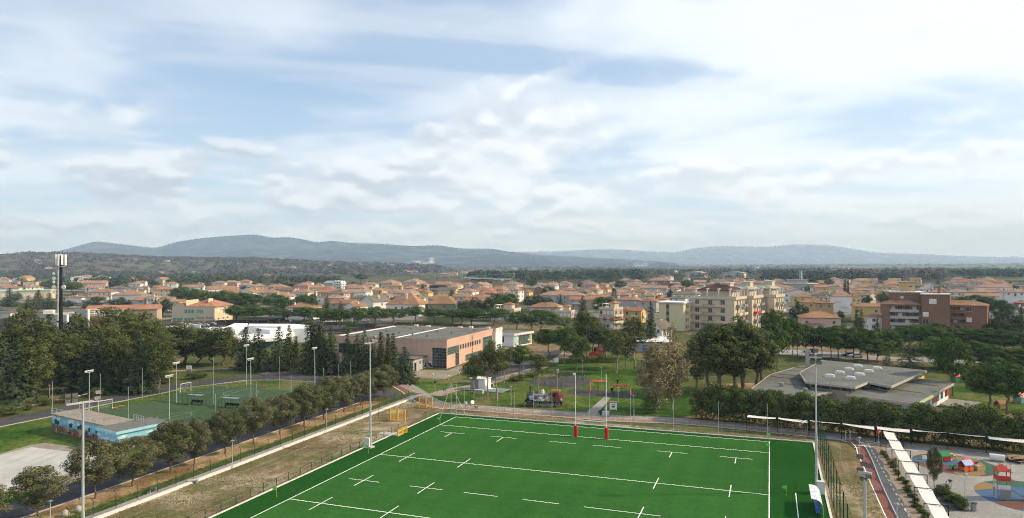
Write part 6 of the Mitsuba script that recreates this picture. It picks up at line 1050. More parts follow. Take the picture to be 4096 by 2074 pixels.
# garden trees filling the town and tree belts of the plain
rr = np.random.default_rng(77)
HP = np.array([(scene_h[0], scene_h[1], max(scene_h[2], scene_h[3])) for scene_h in HL])
n_ = 0
while n_ < 110:
    y = rr.uniform(400, 1050); x = rr.uniform(-.72, .72) * y
    if np.any(np.hypot(HP[:, 0] - x, HP[:, 1] - y) < HP[:, 2] * .62 + 2): continue
    kd = rr.choice(['roundtree', 'olive', 'shrub', 'conifer', 'bare', 'cypress', 'pine'], p=[.22, .24, .16, .12, .14, .06, .06]); h = rr.uniform(3.5, 6.5) * (1.35 if kd in ('cypress', 'conifer', 'pine') else 1)
    n_ += 1; tree(kd, (x, y, h, h * {'roundtree': .5, 'olive': .6, 'shrub': .6, 'conifer': .3, 'bare': .4, 'cypress': .1, 'pine': .5}[kd]), base='small ' + {'roundtree': 'dark round tree', 'olive': 'grey-green tree', 'shrub': 'bright green tree', 'conifer': 'dark conifer', 'bare': 'bare tree', 'cypress': 'cypress', 'pine': 'umbrella pine'}[kd], group='small garden trees between the houses')
def wood(name, label, spots, leaf, seed, n=70, size=.9):
    """A far-off wood: every tree a cloud of leaf clumps round its crown."""
    r = np.random.default_rng(seed); V, Nn, trunk = [], [], []
    for x, y, h, w, *zz in spots:
        k = n; d = r.normal(0, 1, (k, 3)); d[:, 2] = np.abs(d[:, 2]) * .9 + .0; d /= np.linalg.norm(d, axis=1, keepdims=True); q = d * (1 - .4 * r.random((k, 1)) ** 2) * (1 + .35 * (meshkit.noise(d * 2.2 + x, 3)[:, None] - .5)); c = np.array([x, y, h * .30 + (zz[0] if zz else 0)]) + q * [w, w, h * .70]; a, b = cards(c, d, size * w * .26, r, .5); V.append(a); Nn.append(b)
    k = number(name); scene[k] = ply_n((np.vstack(V), np.vstack(Nn)), leaf); tag(k, label, 'wood', kind='stuff')
def belt(x0, x1, y0, y1, n, hmin, hmax, seed, keep=None, wf=.55):
    r = np.random.default_rng(seed); out = []
    while len(out) < n:
        y = y0 + (y1 - y0) * r.random(); x = r.uniform(x0, x1) * y
        if keep and not keep(x, y, r): continue
        h = r.uniform(hmin, hmax); out.append((x, y, h, h * wf * r.uniform(.7, 1.3)))
    return out
nz = lambda x, y, s, k: meshkit.noise(np.array([[x / s, y / s * .5, k]]), k)[0]
wood('woodland', 'dark evergreen wood beyond the roofs in the middle distance', belt(-.06, .19, 1130, 1420, 240, 12, 19, 1) + belt(.10, .42, 1500, 1900, 60, 10, 16, 21), 'l_dark', 2, 80)
wood('woodland', 'dark tree belt behind the orchard field on the left', belt(-.74, -.08, 1850, 2500, 420, 10, 17, 3, lambda x, y, r: nz(x, y, 260, 4) > .40), 'l_dark', 4, 60)
wood('woodland', 'brown bare woodland among the fields of the plain', belt(-.74, .74, 1700, 3200, 420, 7, 12, 5, lambda x, y, r: nz(x, y, 300, 8) > .5), 'l_gumfar', 6, 40)
wood('woodland', 'dark line of trees beyond the orange-roofed school', belt(-.47, -.25, 1060, 1240, 120, 8, 13, 7), 'l_dark', 8, 80)
wood('woodland', 'large evergreen wood behind the bell tower on the right', belt(.36, .74, 1050, 1500, 300, 11, 17, 9, lambda x, y, r: nz(x, y, 160, 3) > .36), 'l_dark', 10, 80)
wood('woodland', 'reddish poplars among the evergreen wood on the right', belt(.40, .62, 1250, 1500, 60, 12, 18, 31), 'l_gumfar', 32, 80)
wood('woodland', 'scrub and orchard rows between the town and the wood', belt(-.42, .12, 900, 1750, 620, 2.2, 5.0, 11, lambda x, y, r: nz(x, y, 120, 6) > .42), 'l_olive', 12, 30)
wood('woodland', 'trees scattered over the far plain towards the hills', belt(-.75, .75, 2600, 7500, 1500, 8, 15, 13, lambda x, y, r: nz(x, y, 500, 2) > .42), 'l_olive', 14, 26, 1.2)
r3 = np.random.default_rng(15); hv = HILLV[2]; hv = hv[(hv[:, 2] > -1)]; pick = hv[r3.integers(0, len(hv), 1500)] + np.column_stack([r3.uniform(-25, 25, 1500), r3.uniform(-30, 30, 1500), np.zeros(1500)])
wood('woodland', 'woods on the low foothills at the left', [(x, y, h, h * 1.5, z - 2) for (x, y, z), h in zip(pick, r3.uniform(6, 11, 1500))], 'l_hillwood', 16, 24, 1.0)
wood('woodland', 'evergreen woods beyond the town on the far left', belt(-.76, -.36, 1000, 1900, 330, 8, 14, 51, lambda x, y, r: nz(x, y, 170, 5) > .42), 'l_dark', 52, 60)
wood('woodland', 'grey-brown bare woods beyond the town on the left', belt(-.76, -.2, 1100, 2300, 420, 7, 12, 53, lambda x, y, r: nz(x, y, 170, 9) > .45), 'l_gumfar', 54, 40)
wood('woodland', 'mixed woods beyond the town on the right', belt(.16, .76, 1250, 2600, 520, 8, 14, 55, lambda x, y, r: nz(x, y, 200, 7) > .45), 'l_olive', 56, 46)
wood('woodland', 'dark hedges and woods of the middle plain', belt(-.45, .3, 2200, 4200, 700, 8, 14, 57, lambda x, y, r: nz(x, y, 300, 1) > .45), 'l_dark', 58, 34)
def tufts(name, label, spots, leaf, size, seed):
    r = np.random.default_rng(seed); c = np.column_stack([spots, np.full(len(spots), .06)]); c = np.repeat(c, 3, 0) + r.normal(0, .30, (len(c) * 3, 3)) * [1, 1, .06]; n = np.tile([0, -.3, .9], (len(c), 1)); k = number(name); scene[k] = ply_n(cards(c, n, size, r, .5), leaf); tag(k, label, 'grass', kind='stuff')
r4 = np.random.default_rng(91); UVs = np.column_stack([r4.uniform(-20, 70, 9000), r4.uniform(-17, VL - .4, 9000)]); nzv = meshkit.noise(np.column_stack([UVs * .22, np.zeros(9000)]), 3); UVs = UVs[nzv > .42]
tufts('grass_tufts', 'tufts of grass on the dry strip left of the pitch', np.array([F(u, v) for u, v in UVs]), 'l_drygrass', .085, 92)
UVs = np.column_stack([r4.uniform(U0, 45, 9000), r4.uniform(VR + .9, VR + 13, 9000)]); nzv = meshkit.noise(np.column_stack([UVs * .25, np.zeros(9000)]), 5); UVs = UVs[nzv > .4]; P4 = np.array([F(u, v) for u, v in UVs]); lim = Polygon([F(U0 + 1, VR + .8), F(U0 + 1, VR + 5)] + list(map(tuple, smooth_line(lane_a, 5)))[4:] + [F(60, VR + 1)]).buffer(-.4)
tufts('grass_tufts', 'tufts of grass between the right fence and the red lane', P4[[lim.contains(shapely.Point(p)) for p in P4]], 'l_drygrass', .085, 93)
UVs = np.column_stack([r4.uniform(-28, 72, 7000), r4.uniform(-21.5, -19.0, 7000)]); tufts('grass_tufts', 'long green grass of the narrow verge along the concrete path', np.array([F(u, v) for u, v in UVs]), 'l_shrub', .11, 94)

# ---------------------------------------------------------------- sports furniture, street furniture, vehicles, people
def obj(name, label, c, group=None): return thing(name, label, c, group)
def goal_post():
    k = obj('goal_posts', 'tall white rugby goal posts with red padded bases', 'goal posts')
    for v in (29.83 - 2.8, 29.83 + 2.8):
        x, y = F(0, v); part(k, 'post', tube([(x, y, 0), (x, y, 11.4)], .065, 8), 'm_white'); part(k, 'pad', place(box(-.28, .28, -.28, .28, .03, 2.0), x, y, TH), 'm_redpad')
    part(k, 'crossbar', tube([(*F(0, 27.03), 3.0), (*F(0, 32.63), 3.0)], .075, 8), 'm_white')
goal_post()
def flag(pos, label):
    x, y, h = pos; h = min(max(h, 1.3), 1.9); k = obj('corner_flag', label, 'corner flag', 'corner flags of the rugby pitch'); part(k, 'pole', tube([(x, y, 0), (x, y, h)], .03, 5), 'm_yellow')
    v = np.array([[0, 0, h - .5], [-.33, .05, h - .45], [-.62, .12, h - .3], [-.58, .1, h - .06], [-.3, -.02, h], [0, 0, h - .02]]) + [x, y, 0]; part(k, 'flag', (np.vstack([v, v + [0, .015, 0]]), np.array([[0, 1, 4], [0, 4, 5], [1, 2, 3], [1, 3, 4], [6, 10, 7], [6, 11, 10], [7, 9, 8], [7, 10, 9]])), 'm_lime')
for p_, l_ in (((-11.48,141.94,1.46), 'green corner flag at the far left corner of the pitch'), ((-14.03,135.29,1.42), 'green corner flag where the left touch line meets the goal line'), ((-23.64,114.96,1.48), 'green flag beside the left floodlight mast'), ((-31.53,93.57,1.43), 'green flag on the left touch line nearest the camera'), ((44.73,121.76,1.44), 'green corner flag at the far right corner of the pitch'), ((42.05,114.67,1.47), 'green corner flag where the right touch line meets the goal line'), ((36.44,93.27,1.42), 'green flag right of the touch line near the dugout')): flag(p_, l_)
def mast(x, y, h, label, yaw, heads, arm=2.6, ls=.8):
    k = obj('floodlight_mast', label, 'floodlight mast', 'floodlight masts around the rugby pitch'); part(k, 'pole', tube([(x, y, 0), (x, y, h * .42), (x, y, h * .425), (x, y, h)], [.20, .165, .13, .095], 10), 'm_galv', 40); part(k, 'base_plate', place(box(-.5, .5, -.5, .5, -.02, .25), x, y, yaw), 'm_concrete')
    pl_ = local(x, y, yaw); part(k, 'cross_arm', pl_(box(-arm / 2, arm / 2, -.08, .08, h - .1, h + .08)), 'm_galv')
    for i, (a, dz, tilt) in enumerate(heads):
        kk = part(k, 'lamp', pl_(rotx((box(-.42, .42, -.10, .10, -.32, .32)[0] * ls, BOXF), tilt, (a, 0, h + dz))), 'm_darkgrey'); scene[number(kk + '__lens')] = mikit.ply(pl_(rotx((lambda q: (q[0] * ls, q[1]))(cat([box(-.36 + c * .25, -.14 + c * .25, -.14, -.101, -.26 + r * .19, -.1 + r * .19) for c in range(3) for r in range(3)])), tilt, (a, 0, h + dz))), 'm_midgrey')
def rotx(m, t, o):
    v = np.array(m[0], float); c, s = math.cos(t), math.sin(t); v = np.column_stack([v[:, 0], v[:, 1] * c - v[:, 2] * s, v[:, 1] * s + v[:, 2] * c]) + np.array(o); return v, m[1]
mast(*(-24.10,118.68,17.74), 'tall galvanised floodlight mast at the left edge of the pitch', TH + 1.3, [(-1.2, .2, .5), (-.4, .2, .5), (-1.2, .9, .5), (.6, .3, -.5), (1.3, .2, -.5), (1.2, .9, -.5)])
mast(*(-41.1,67.0,18.0,0.1)[:3], 'large floodlight mast in the left foreground with T-shaped arm', TH + 1.2, [(-1.3, .3, .5), (-.7, .3, .5), (-1.3, .8, .5), (-.7, .8, .5), (1.2, .2, -.6), (1.3, .75, -.6)], 2.8, .62)
mast(*(41.04,94.74,18.24), 'tall slim floodlight mast behind the dugout on the right', TH, [(-.5, .2, .5), (.5, .2, .5), (-.4, -.6, .5), (.4, -.7, .5), (0, .9, .4)], 1.6)
mast(*(23.3,46.4,17.2,0.1)[:3], 'floodlight mast in the right foreground with clustered black lamps', TH - .4, [(-.30, 1.0, .4), (-.05, .55, .5), (.2, .5, .4), (-.28, .1, .5), (.2, -.2, .3), (-.1, -.45, .6)], .8, .48)
for p_, l_ in (((-24.59,118.69), 'left floodlight mast'), ((41.35,94.16), 'right floodlight mast')): 
    k = obj('control_cabinet', f'pale grey electric cabinet at the foot of the {l_}', 'cabinet'); part(k, 'cabinet', place(box(-.5, .5, -.35, .35, .1, 1.7), *p_, TH), 'm_offwhite'); part(k, 'plinth', place(box(-.6, .6, -.45, .45, 0, .1), *p_, TH), 'm_concrete')
def small_flood(p, l_, n=4):
    x, y, h = p; k = obj('floodlight', l_, 'floodlight', 'floodlights of the small football pitches'); part(k, 'pole', tube([(x, y, 0), (x, y, h)], [.10, .065], 7), 'm_galv'); pl_ = local(x, y, TH + 1.57); part(k, 'cross_arm', pl_(box(-.9, .9, -.05, .05, h, h + .1)), 'm_galv')
    for i in range(n): part(k, 'lamp', pl_(rotx(box(-.22, .22, -.09, .09, -.18, .18), .9, (-.75 + 1.5 * i / (n - 1), .1, h + .28))), 'm_offwhite')
for i, p_ in enumerate(((-87.85,145.36,8.81), (-68.25,139.30,8.72), (-75.58,157.53,8.74), (-67.89,178.75,10.16), (-56.33,150.71,10.49), (-50.74,179.75,9.27))): small_flood(p_, f'floodlight of the small football pitches, {ORD[i]} counted from left')
def pole(p, l_, group=None, r=.05, mat='m_galv', name='net_pole'):
    x, y, h = p; solo(name, tube([(x, y, 0), (x, y, h)], [r, r * .8], 6), mat, l_, 'pole', group)
NP = [(-94.43,143.79,7.29), (-93.76,159.25,6.52), (-77.84,141.83,6.41), (-85.42,161.59,7.36), (-66.57,156.02,10.65), (-55.78,131.34,6.90), (-55.03,150.69,5.91), (-58.09,174.80,7.97), (-49.56,156.74,6.21), (-49.94,185.12,3.74), (-39.87,172.77,7.12), (-46.98,189.48,4.13)]
for i, p_ in enumerate(NP): pole(p_, f'pale ball-stop net pole by the small pitches, {ORD[i]} of a ring of poles', 'net poles around the small pitches')
def netline(ps, z, nm, lb):
    k = obj(nm, lb, 'net'); 
    for (x0, y0, h0), (x1, y1, h1) in zip(ps[:-1], ps[1:]):
        for zf in (.25, .5, .75, .98): part(k, 'wire', tube([(x0, y0, h0 * zf), ((x0 + x1) / 2, (y0 + y1) / 2, (h0 + h1) / 2 * zf - .25), (x1, y1, h1 * zf)], .012, 4), 'm_fencegreen')
netline([NP[0], NP[1], NP[3]], 1, 'ball_net', 'thin ball-stop net behind the left end of the small pitches'); netline([NP[4], NP[7], NP[9], NP[10]], 1, 'ball_net', 'thin green ball-stop net at the far end of the small pitches')
def fence(ps, h, step, name, label, mat='m_fencegreen', rails=(.1, .98), r=.035, bent=False, mesh=0, rr=.018):
    k = obj(name, label, 'fence'); p = np.asarray(ps, float); s = np.r_[0, np.cumsum(np.linalg.norm(np.diff(p, axis=0), axis=1))]; n = max(1, int(s[-1] / step)); q = np.column_stack([np.interp(np.linspace(0, s[-1], n + 1), s, p[:, c]) for c in (0, 1)])
    for x, y in q:
        pts = [(x, y, 0), (x, y, h)] + ([(x - .25, y - .08, h + .3)] if bent else []); part(k, 'post', tube(pts, r, 6), mat)
    for z in rails: part(k, 'rail', tube([(*a, h * z) for a in q], rr, 4), mat)
    if mesh:
        part(k, 'mesh', cat([tube([(*q[0], h * (j + 1) / (mesh + 1)), (*q[-1], h * (j + 1) / (mesh + 1))], .008, 3) for j in range(mesh)] if len(p) == 2 else [tube([(*a, h * (j + 1) / (mesh + 1)) for a in q], .008, 3) for j in range(mesh)]), mat, kind='stuff')
    return k
fence([F(6.5, VL - .7), F(U1, VL - .7)], 1.15, 2.6, 'pitch_fence', 'low dark green mesh fence along the left side of the rugby pitch', r=.05, mesh=6, rails=(.05, .97), rr=.03)
fence([F(-21, -18.3), F(U1, -18.3)], 2.1, 3.1, 'path_fence', 'row of green bent-top fence posts on the concrete path', bent=True, r=.04, rails=(.5, .97), rr=.012)
fence([F(U0 - .9, VL - 2), F(U0 - .9, VR - 1)], 2.3, 2.0, 'rear_fence', 'galvanised mesh fence posts behind the far end of the pitch', 'm_steel', r=.035, mesh=4, rails=(.02, .98), rr=.010)
for i, (v, h) in enumerate([(.5, 5.8), (7.8, 5.6), (11.6, 5.6), (15.6, 5.8), (19.4, 5.8), (27.0, 5.8), (35.0, 5.8), (43.0, 5.9), (51.0, 5.9), (59.3, 6.0)]): pole((*F(U0 - 1.2, v), h), f'tall galvanised net pole behind the far end of the pitch, {ORD[i]} from left', 'tall poles behind the pitch', .05)
rf = fence([F(U0 + .3, VR + .75), F(U1 - 24, VR + .75)], 6.0, 4.0, 'side_net', 'tall green ball-stop net along the right side of the rugby pitch', r=.06, mesh=22, rails=(.01, .5, .99), rr=.022)
for a_, b_ in (((50.88,123.10), (49.67,125.38)), ((50.88,123.10), (48.45,126.41))): part(rf, 'stay', tube([(*F(U0 + .3, VR + .75), 5.4), (*b_, 0)], .045, 5), 'm_fencegreen')
for a_ in ((-14.60,141.10), (-9.84,145.17)): part('rear_fence', 'stay', tube([(*F(U0 - .9, VL + 2.2), 6.0), (*a_, 0)], .04, 5), 'm_galv')
part('rear_fence', 'mast', tube([(*F(U0 - .9, VL + 2.2), 0), (*F(U0 - .9, VL + 2.2), 6.2)], .06, 6), 'm_galv'); part('rear_fence', 'mast', tube([(*F(U0 - .9, VL + 3.4), 0), (*F(U0 - .9, VL + 3.4), 6.2)], .06, 6), 'm_galv'); part('rear_fence', 'brace', tube([(*F(U0 - .9, VL + 2.2), 6.1), (*F(U0 - .9, VL + 3.4), 6.1)], .04, 5), 'm_galv')
fence([(-83.20,160.70), (-74.77,156.84), (-61.85,151.44), (-54.18,148.84)], 2.6, 3.2, 'pitch_divider', 'dark mesh fence between the two small football pitches', mesh=12, rails=(.02, .98))
fence([(-76.26,180.69), (-66.86,183.72), (-53.26,180.16)], 2.2, 3.5, 'far_pitch_fence', 'thin mesh fence at the far end of the small pitches', mesh=6)
fence([(-85.28,161.59), (-81.94,170.00), (-82.96,174.03), (-77.19,180.71)], 2.2, 3.5, 'loop_fence', 'thin green fence between loop road and small pitches', mesh=6)
fence([(-60.45,129.57), (-57.96,130.45), (-54.61,133.71), (-52.76,143.59)], 2.4, 3.0, 'near_pitch_fence', 'green mesh fence along the near side of the small pitches', mesh=8)
def soccer_goal(a, b, h, back, l_):
    k = obj('football_goal', l_, 'football goal', 'goals of the small pitches'); a, b = np.array(a), np.array(b); t = (b - a) / np.linalg.norm(b - a); n = np.array([-t[1], t[0]]) * back
    part(k, 'frame', tube([(*a, 0), (*a, h), (*b, h), (*b, 0)], .07, 6), 'm_white'); c, d = a + n, b + n
    part(k, 'net', cat([tube([(*(a + (b - a) * f), h), (*(c + (d - c) * f), .05)], .012, 3) for f in np.linspace(0, 1, 12)] + [tube([(*(a + (c - a) * f), h * (1 - f)), (*(b + (d - b) * f), h * (1 - f))], .012, 3) for f in (.25, .5, .75, 1)]), 'm_offwhite')
soccer_goal((-87.99,148.88), (-86.58,151.54), 2.1, 1.3, 'white football goal with net on the nearer small pitch'); soccer_goal((-80.50,169.65), (-79.36,172.81), 2.1, 1.2, 'white football goal on the farther small pitch'); soccer_goal((-53.34,139.78), (-52.19,141.37), 2.1, -1.2, 'white football goal half hidden by the oaks')
def shelter(a, b, l_):
    k = obj('team_shelter', l_, 'shelter', 'team shelters'); a, b = np.array(a), np.array(b); yaw = math.atan2(*(b - a)[::-1]); L = np.linalg.norm(b - a); pl_ = local(*a, yaw)
    part(k, 'frame', pl_([tube([(x, 0, 0), (x, 0, 2.0)], .04, 5) for x in (0, L / 2, L)] + [tube([(x, -1.1, 0), (x, -1.1, 2.1)], .04, 5) for x in (0, L)] + [tube([(0, y, z), (L, y, z)], .04, 5) for y, z in ((0, 2.0), (-1.1, 2.1))]), 'm_darkgrey'); part(k, 'roof', pl_(box(-.1, L + .1, -1.2, .1, 2.12, 2.16)), 'm_steel'); part(k, 'bench', pl_([box(.2, L - .2, -.5, -.1, .42, .48), box(.2, L - .2, -.06, -.02, .5, .9)] + [box(x, x + .06, -.45, -.15, 0, .42) for x in (.4, L - .5)]), 'm_black')
shelter((-71.93,156.79), (-68.63,155.79), 'left dark team shelter between the small pitches'); shelter((-62.92,153.09), (-59.17,152.01), 'right dark team shelter between the small pitches')
# dugout on the right
a_, b_ = np.array(F(22.8, VR - 1.9)), np.array(F(28.8, VR - 1.9)); yaw = math.atan2(*(b_ - a_)[::-1]); pl_ = local(*a_, yaw); k = obj('dugout', 'dugout with clear curved roof and blue seats beside the right fence', 'dugout'); L = 6.0
arc = [(1.2 - 1.35 * math.sin(t) * 1.0, 0.25 + 1.9 * (1 - math.cos(t)) ** .0 * math.sin(t)) for t in np.linspace(.0, 1.57, 9)]
pr = [(1.15, .3), (1.15, 1.1), (1.05, 1.6), (.8, 1.95), (.4, 2.15), (-.2, 2.2)]
v = np.array([[x, y, z] for x in (0, L) for y, z in pr]); n = len(pr); part(k, 'shell', pl_((v, np.array([[i, i + 1, n + i + 1, n + i] for i in range(n - 1)]))), 'm_clearshell')
part(k, 'frame', pl_([tube([(x, y, z) for y, z in pr], .03, 5) for x in np.linspace(0, L, 5)] + [tube([(0, y, z), (L, y, z)], .025, 5) for y, z in pr[::2]] + [tube([(x, 1.15, 0), (x, 1.15, .3)], .03, 5) for x in (0, L)]), 'm_galv')
for i in range(11): part(k, 'seat', pl_([box(.25 + i * .5, .66 + i * .5, .35, .8, .42, .48), box(.25 + i * .5, .66 + i * .5, .76, .8, .48, .95)]), 'm_blue')
solo('technical_line', sheet(strip([F(20, 63.0), F(31, 63.0)], .12), .034), 'm_linepaint', 'white technical area line beside the dugout', 'line', kind='structure')
# yellow gates
def ygate(a, b, h, l_, n=3):
    k = obj('gate', l_, 'gate', 'yellow gates'); a, b = np.array(a), np.array(b)
    for i in range(n): q = a + (b - a) * i / (n - 1); part(k, 'post', place(box(-.1, .1, -.1, .1, 0, h), *q, TH), 'm_yellow')
    part(k, 'panel', cat([tube([(*(a + (b - a) * f), .15), (*(a + (b - a) * f), h - .1)], .015, 4) for f in np.linspace(.02, .98, 26)] + [tube([(*a, z), (*b, z)], .03, 4) for z in (.15, h - .1)]), 'm_yellow')
ygate((-20.13,151.21), (-17.30,150.58), 2.3, 'yellow double gate at the cycle path, farthest of three'); ygate((-24.30,139.04), (-21.25,138.01), 2.4, 'yellow double gate in the dark green fence'); ygate((-20.65,126.11), (-19.54,128.97), 1.3, 'small yellow gate opening onto the rugby pitch')
fence([(-26.84,140.07), (-24.44,139.04)], 2.2, 3.0, 'gate_fence', 'dark green fence panel left of the yellow double gate', mesh=10); fence([(-21.02,138.25), (-19.08,137.50), (-17.02,136.51)], 2.2, 2.2, 'gate_fence', 'dark green fence panel right of the yellow double gate', mesh=10); solo('concrete_slab', place(box(-2.2, 2.2, -.9, .9, 0, .09), *(-22.27,128.07), TH), 'm_concrete', 'pale concrete slab behind the small yellow gate', 'slab')
# lamps
def lamp(p, l_, kind='disc', group='street lamps'):
    x, y, h = p; k = obj('street_lamp', l_, 'street lamp', group); part(k, 'pole', tube([(x, y, 0), (x, y, h)], [.06, .045], 6), 'm_galv')
    if kind == 'disc': part(k, 'lamp_head', tube([(x, y, h - .05), (x, y, h + .08), (x, y, h + .22)], [.16, .32, .08], 10), 'm_steel', 40)
    elif kind == 'ball': m = trimesh.creation.icosphere(1, .22); part(k, 'lamp_head', (m.vertices + [x, y, h + .15], m.faces), 'm_white', True)
    else: part(k, 'arm', tube([(x, y, h), (x + .5, y - .1, h + .15)], .04, 5), 'm_galv'); part(k, 'lamp_head', place(box(.3, 1.1, -.16, .16, h + .1, h + .24), x, y, -.2), 'm_offwhite')
for p_, l_ in (((-56.24,85.19,2.39), 'park lamp in the lower left corner beside the oaks'), ((-42.71,106.76,4.19), 'park lamp among the holm oaks halfway along the row'), ((-34.24,129.00,4.29), 'park lamp under the farther holm oaks'), ((-107.86,163.05,3.06), 'park lamp behind the loop road at the left'), ((-97.10,188.56,3.09), 'park lamp behind the loop road in front of the conifers'), ((-0.33,151.56,4.26), 'park lamp left of the old locomotive'), ((2.89,189.09,3.93), 'park lamp beside the beige lane'), ((11.10,172.51,4.02), 'park lamp at the edge of the round gym floor'), ((19.43,194.57,3.95), 'park lamp on the shady lawn'), ((23.59,186.18,3.21), 'park lamp left of the orange gym frames'), ((24.59,141.92,4.16), 'park lamp left of the eucalyptus pair'), ((23.50,156.04,3.24), 'park lamp between the gym frames'), ((54.64,110.45,3.32), 'park lamp where the red lane bends'), ((66.83,121.22,3.55), 'park lamp behind the first sail frame'), ((66.44,110.28,1.57), 'park lamp behind the round playground floor'), ((57.38,88.95,4.11), 'park lamp beside the dark gravel bed'), ((45.96,83.94,2.07), 'park lamp beside the lanes in the lower right'), ((54.13,128.61,3.56), 'park lamp behind the tall green side net'), ((-98.80,203.39,4.44), 'park lamp on the footway left of the advertising totem')): lamp(p_, l_)
for p_, l_ in (((-21.15,186.18,1.55), 'low ball lamp on the grass below the forecourt'), ((-14.40,188.69,1.64), 'low ball lamp at the corner of the forecourt'), ((-16.97,186.52,1.03), 'low ball lamp right of the pedestrian sign')): lamp(p_, l_, 'ball')
for p_, l_ in (((-200.46,396.19,8.95), 'street lamp left of the dark round tree'), ((-329.33,483.82,7.29), 'street lamp in front of the green trimmed hall'), ((-272.38,480.43,5.21), 'street lamp above the terracotta barrel roof'), ((-301.70,482.17,6.54), 'street lamp right of the antenna tower'), ((-162.76,370.15,9.75), 'street lamp in front of the cream school wall'), ((-173.96,377.28,7.95), 'second street lamp in front of the cream school'), ((-109.55,346.44,7.30), 'street lamp behind the white curved building'), ((-49.69,346.68,4.44), 'street lamp behind the pink sports hall'), ((14.42,304.80,6.52), 'street lamp beside the wide street pine'), ((45.9,373.5,9.0,0.3)[:3], 'street lamp left of the orange-skirted terrace house'), ((137.0,333.2,8.0,0.3)[:3], 'street lamp left of the peach house'), ((92.53,236.26,3.20), 'small street lamp under the tall stone pines')): lamp(p_, l_, 'arm')
# sails and frames on the right
def frame(a, b, h, l_, g): 
    k = obj('shade_portal', l_, 'portal', g); part(k, 'portal', tube([(*a, 0), (*a, h), (*b, h), (*b, 0)], .07, 4), 'm_black'); return k
def sail(q, l_, g, sag=.28):
    q = np.array(q, float); n = 6; s, t = np.meshgrid(np.linspace(0, 1, 4), np.linspace(0, 1, n), indexing='ij')
    P = (q[0] * (1 - s[..., None]) + q[1] * s[..., None]) * (1 - t[..., None]) + (q[3] * (1 - s[..., None]) + q[2] * s[..., None]) * t[..., None]; P[..., 2] -= sag * 4 * t * (1 - t)
    f = np.array([[i * n + j, i * n + j + 1, (i + 1) * n + j + 1, (i + 1) * n + j] for i in range(3) for j in range(n - 1)]); v = P.reshape(-1, 3); solo('shade_sail', (np.vstack([v, v - [0, 0, .02]]), np.vstack([f, f[:, ::-1] + len(v)])), 'm_sail', l_, 'shade sail', g)
FR = []
f0, f1 = np.array((62.13,118.27)), np.array((55.32,100.51))
d_ = (f1 - f0) / 3; nn = np.array([-d_[1], d_[0]]) / np.linalg.norm(d_); nn = nn if nn[0] > 0 else -nn
for i in range(9): a_ = f0 + d_ * i * 1.0; FR.append((a_, a_ + nn * 2.5))
for i, (a_, b_) in enumerate(FR): frame(a_, b_, 2.6, f'black portal frame of the sail walk, {ORD[i]} from the far end', 'frames of the sail walk')
for i in range(8):
    (a0, b0), (a1, b1) = FR[i], FR[i + 1]; L_ = lambda a, b, t: (*(a + (b - a) * t), 2.58 - .15 * (t > .5)); sail([L_(a0, b0, .14), L_(a0, b0, .80), L_(a1, b1, .80), L_(a1, b1, .14)], f'white shade sail of the sail walk, {ORD[i]} from the far end', 'shade sails of the sail walk')
ha2, hb2 = np.array((43.60,130.39)), np.array((81.69,111.48)); ns = 8
for i in range(ns + 1):
    p_ = ha2 + (hb2 - ha2) * i / ns; solo('sail_post', tube([(*p_, 0), (*p_, 3.2)], .06, 6), 'm_black', f'dark post of the sail row along the hedge, {ORD[i]} from left', 'post', 'posts of the sail row')
nn2 = np.array([-(hb2 - ha2)[1], (hb2 - ha2)[0]]); nn2 /= np.linalg.norm(nn2)
for i in range(ns):
    p_, q_ = ha2 + (hb2 - ha2) * (i + .04) / ns, ha2 + (hb2 - ha2) * (i + .96) / ns; w0, w1, d0, d1 = ((1.5, .9, .12, .10), (.9, 1.0, .05, .30), (1.0, 1.0, -.10, -.12), (.8, 1.5, -.02, .28), (1.5, 1.5, .16, .22), (1.0, .8, .02, -.14), (.9, .9, -.12, -.05), (1.4, 1.4, .10, .20))[i]
    sail([(*p_, 2.75), (*(p_ - nn2 * w0), 2.75 - d0), (*(q_ - nn2 * w1), 2.72 - d1), (*q_, 2.72)], f'white shade sail hung along the hedge, {ORD[i]} from left', 'shade sails along the hedge', .06)
# playground things
def playhouse(p, s, wall, roof, l_, yaw=.3):
    k = obj('playhouse', l_, 'playhouse'); pl_ = local(*p, yaw); part(k, 'wall', pl_([box(-s, s, -s * .7, -s * .62, .1, s * 1.2), box(-s, s, s * .62, s * .7, .1, s * 1.2), box(-s, -s * .92, -s * .62, s * .62, .1, s * .7), box(s * .92, s, -s * .62, s * .62, .1, s * .7)]), wall)
    R, Gb = roof_gable(2 * s, 1.4 * s, s * 1.2, s * .7, 'x', .1, .06); part(k, 'roof', pl_(R), roof); part(k, 'post', pl_([box(a - .06, a + .06, b - .06, b + .06, 0, s * 1.3) for a in (-s, s) for b in (-s * .7, s * .7)]), 'm_timber'); return k, pl_
k, pl_ = playhouse((67.48,104.38), .8, 'm_orange', 'm_blue', 'playhouse with blue and red roofs on the round playground floor'); part(k, 'roof_wing', pl_(rotx(box(.2, 1.5, -.6, .6, 0, .06), .5, (0, .3, 1.25))), 'm_red'); part(k, 'tunnel', pl_([box(1.2, 2.2, -.9, -.1, .05, .75)]), 'm_pt_sand'); part(k, 'ramp', pl_(rotx(box(2.0, 3.0, -.5, .5, 0, .08), -.7, (0, .5, .7))), 'm_playgreen'); part(k, 'disc', pl_([tube([(-.9, -.85, .45), (-.9, -.75, .45)], .42, 14), tube([(0.1, -.85, .45), (.1, -.75, .45)], .38, 14)]), 'm_orange'); part(k, 'crawl_wall', pl_(box(1.1, 2.6, .3, .4, .05, 1.1)), 'm_red')
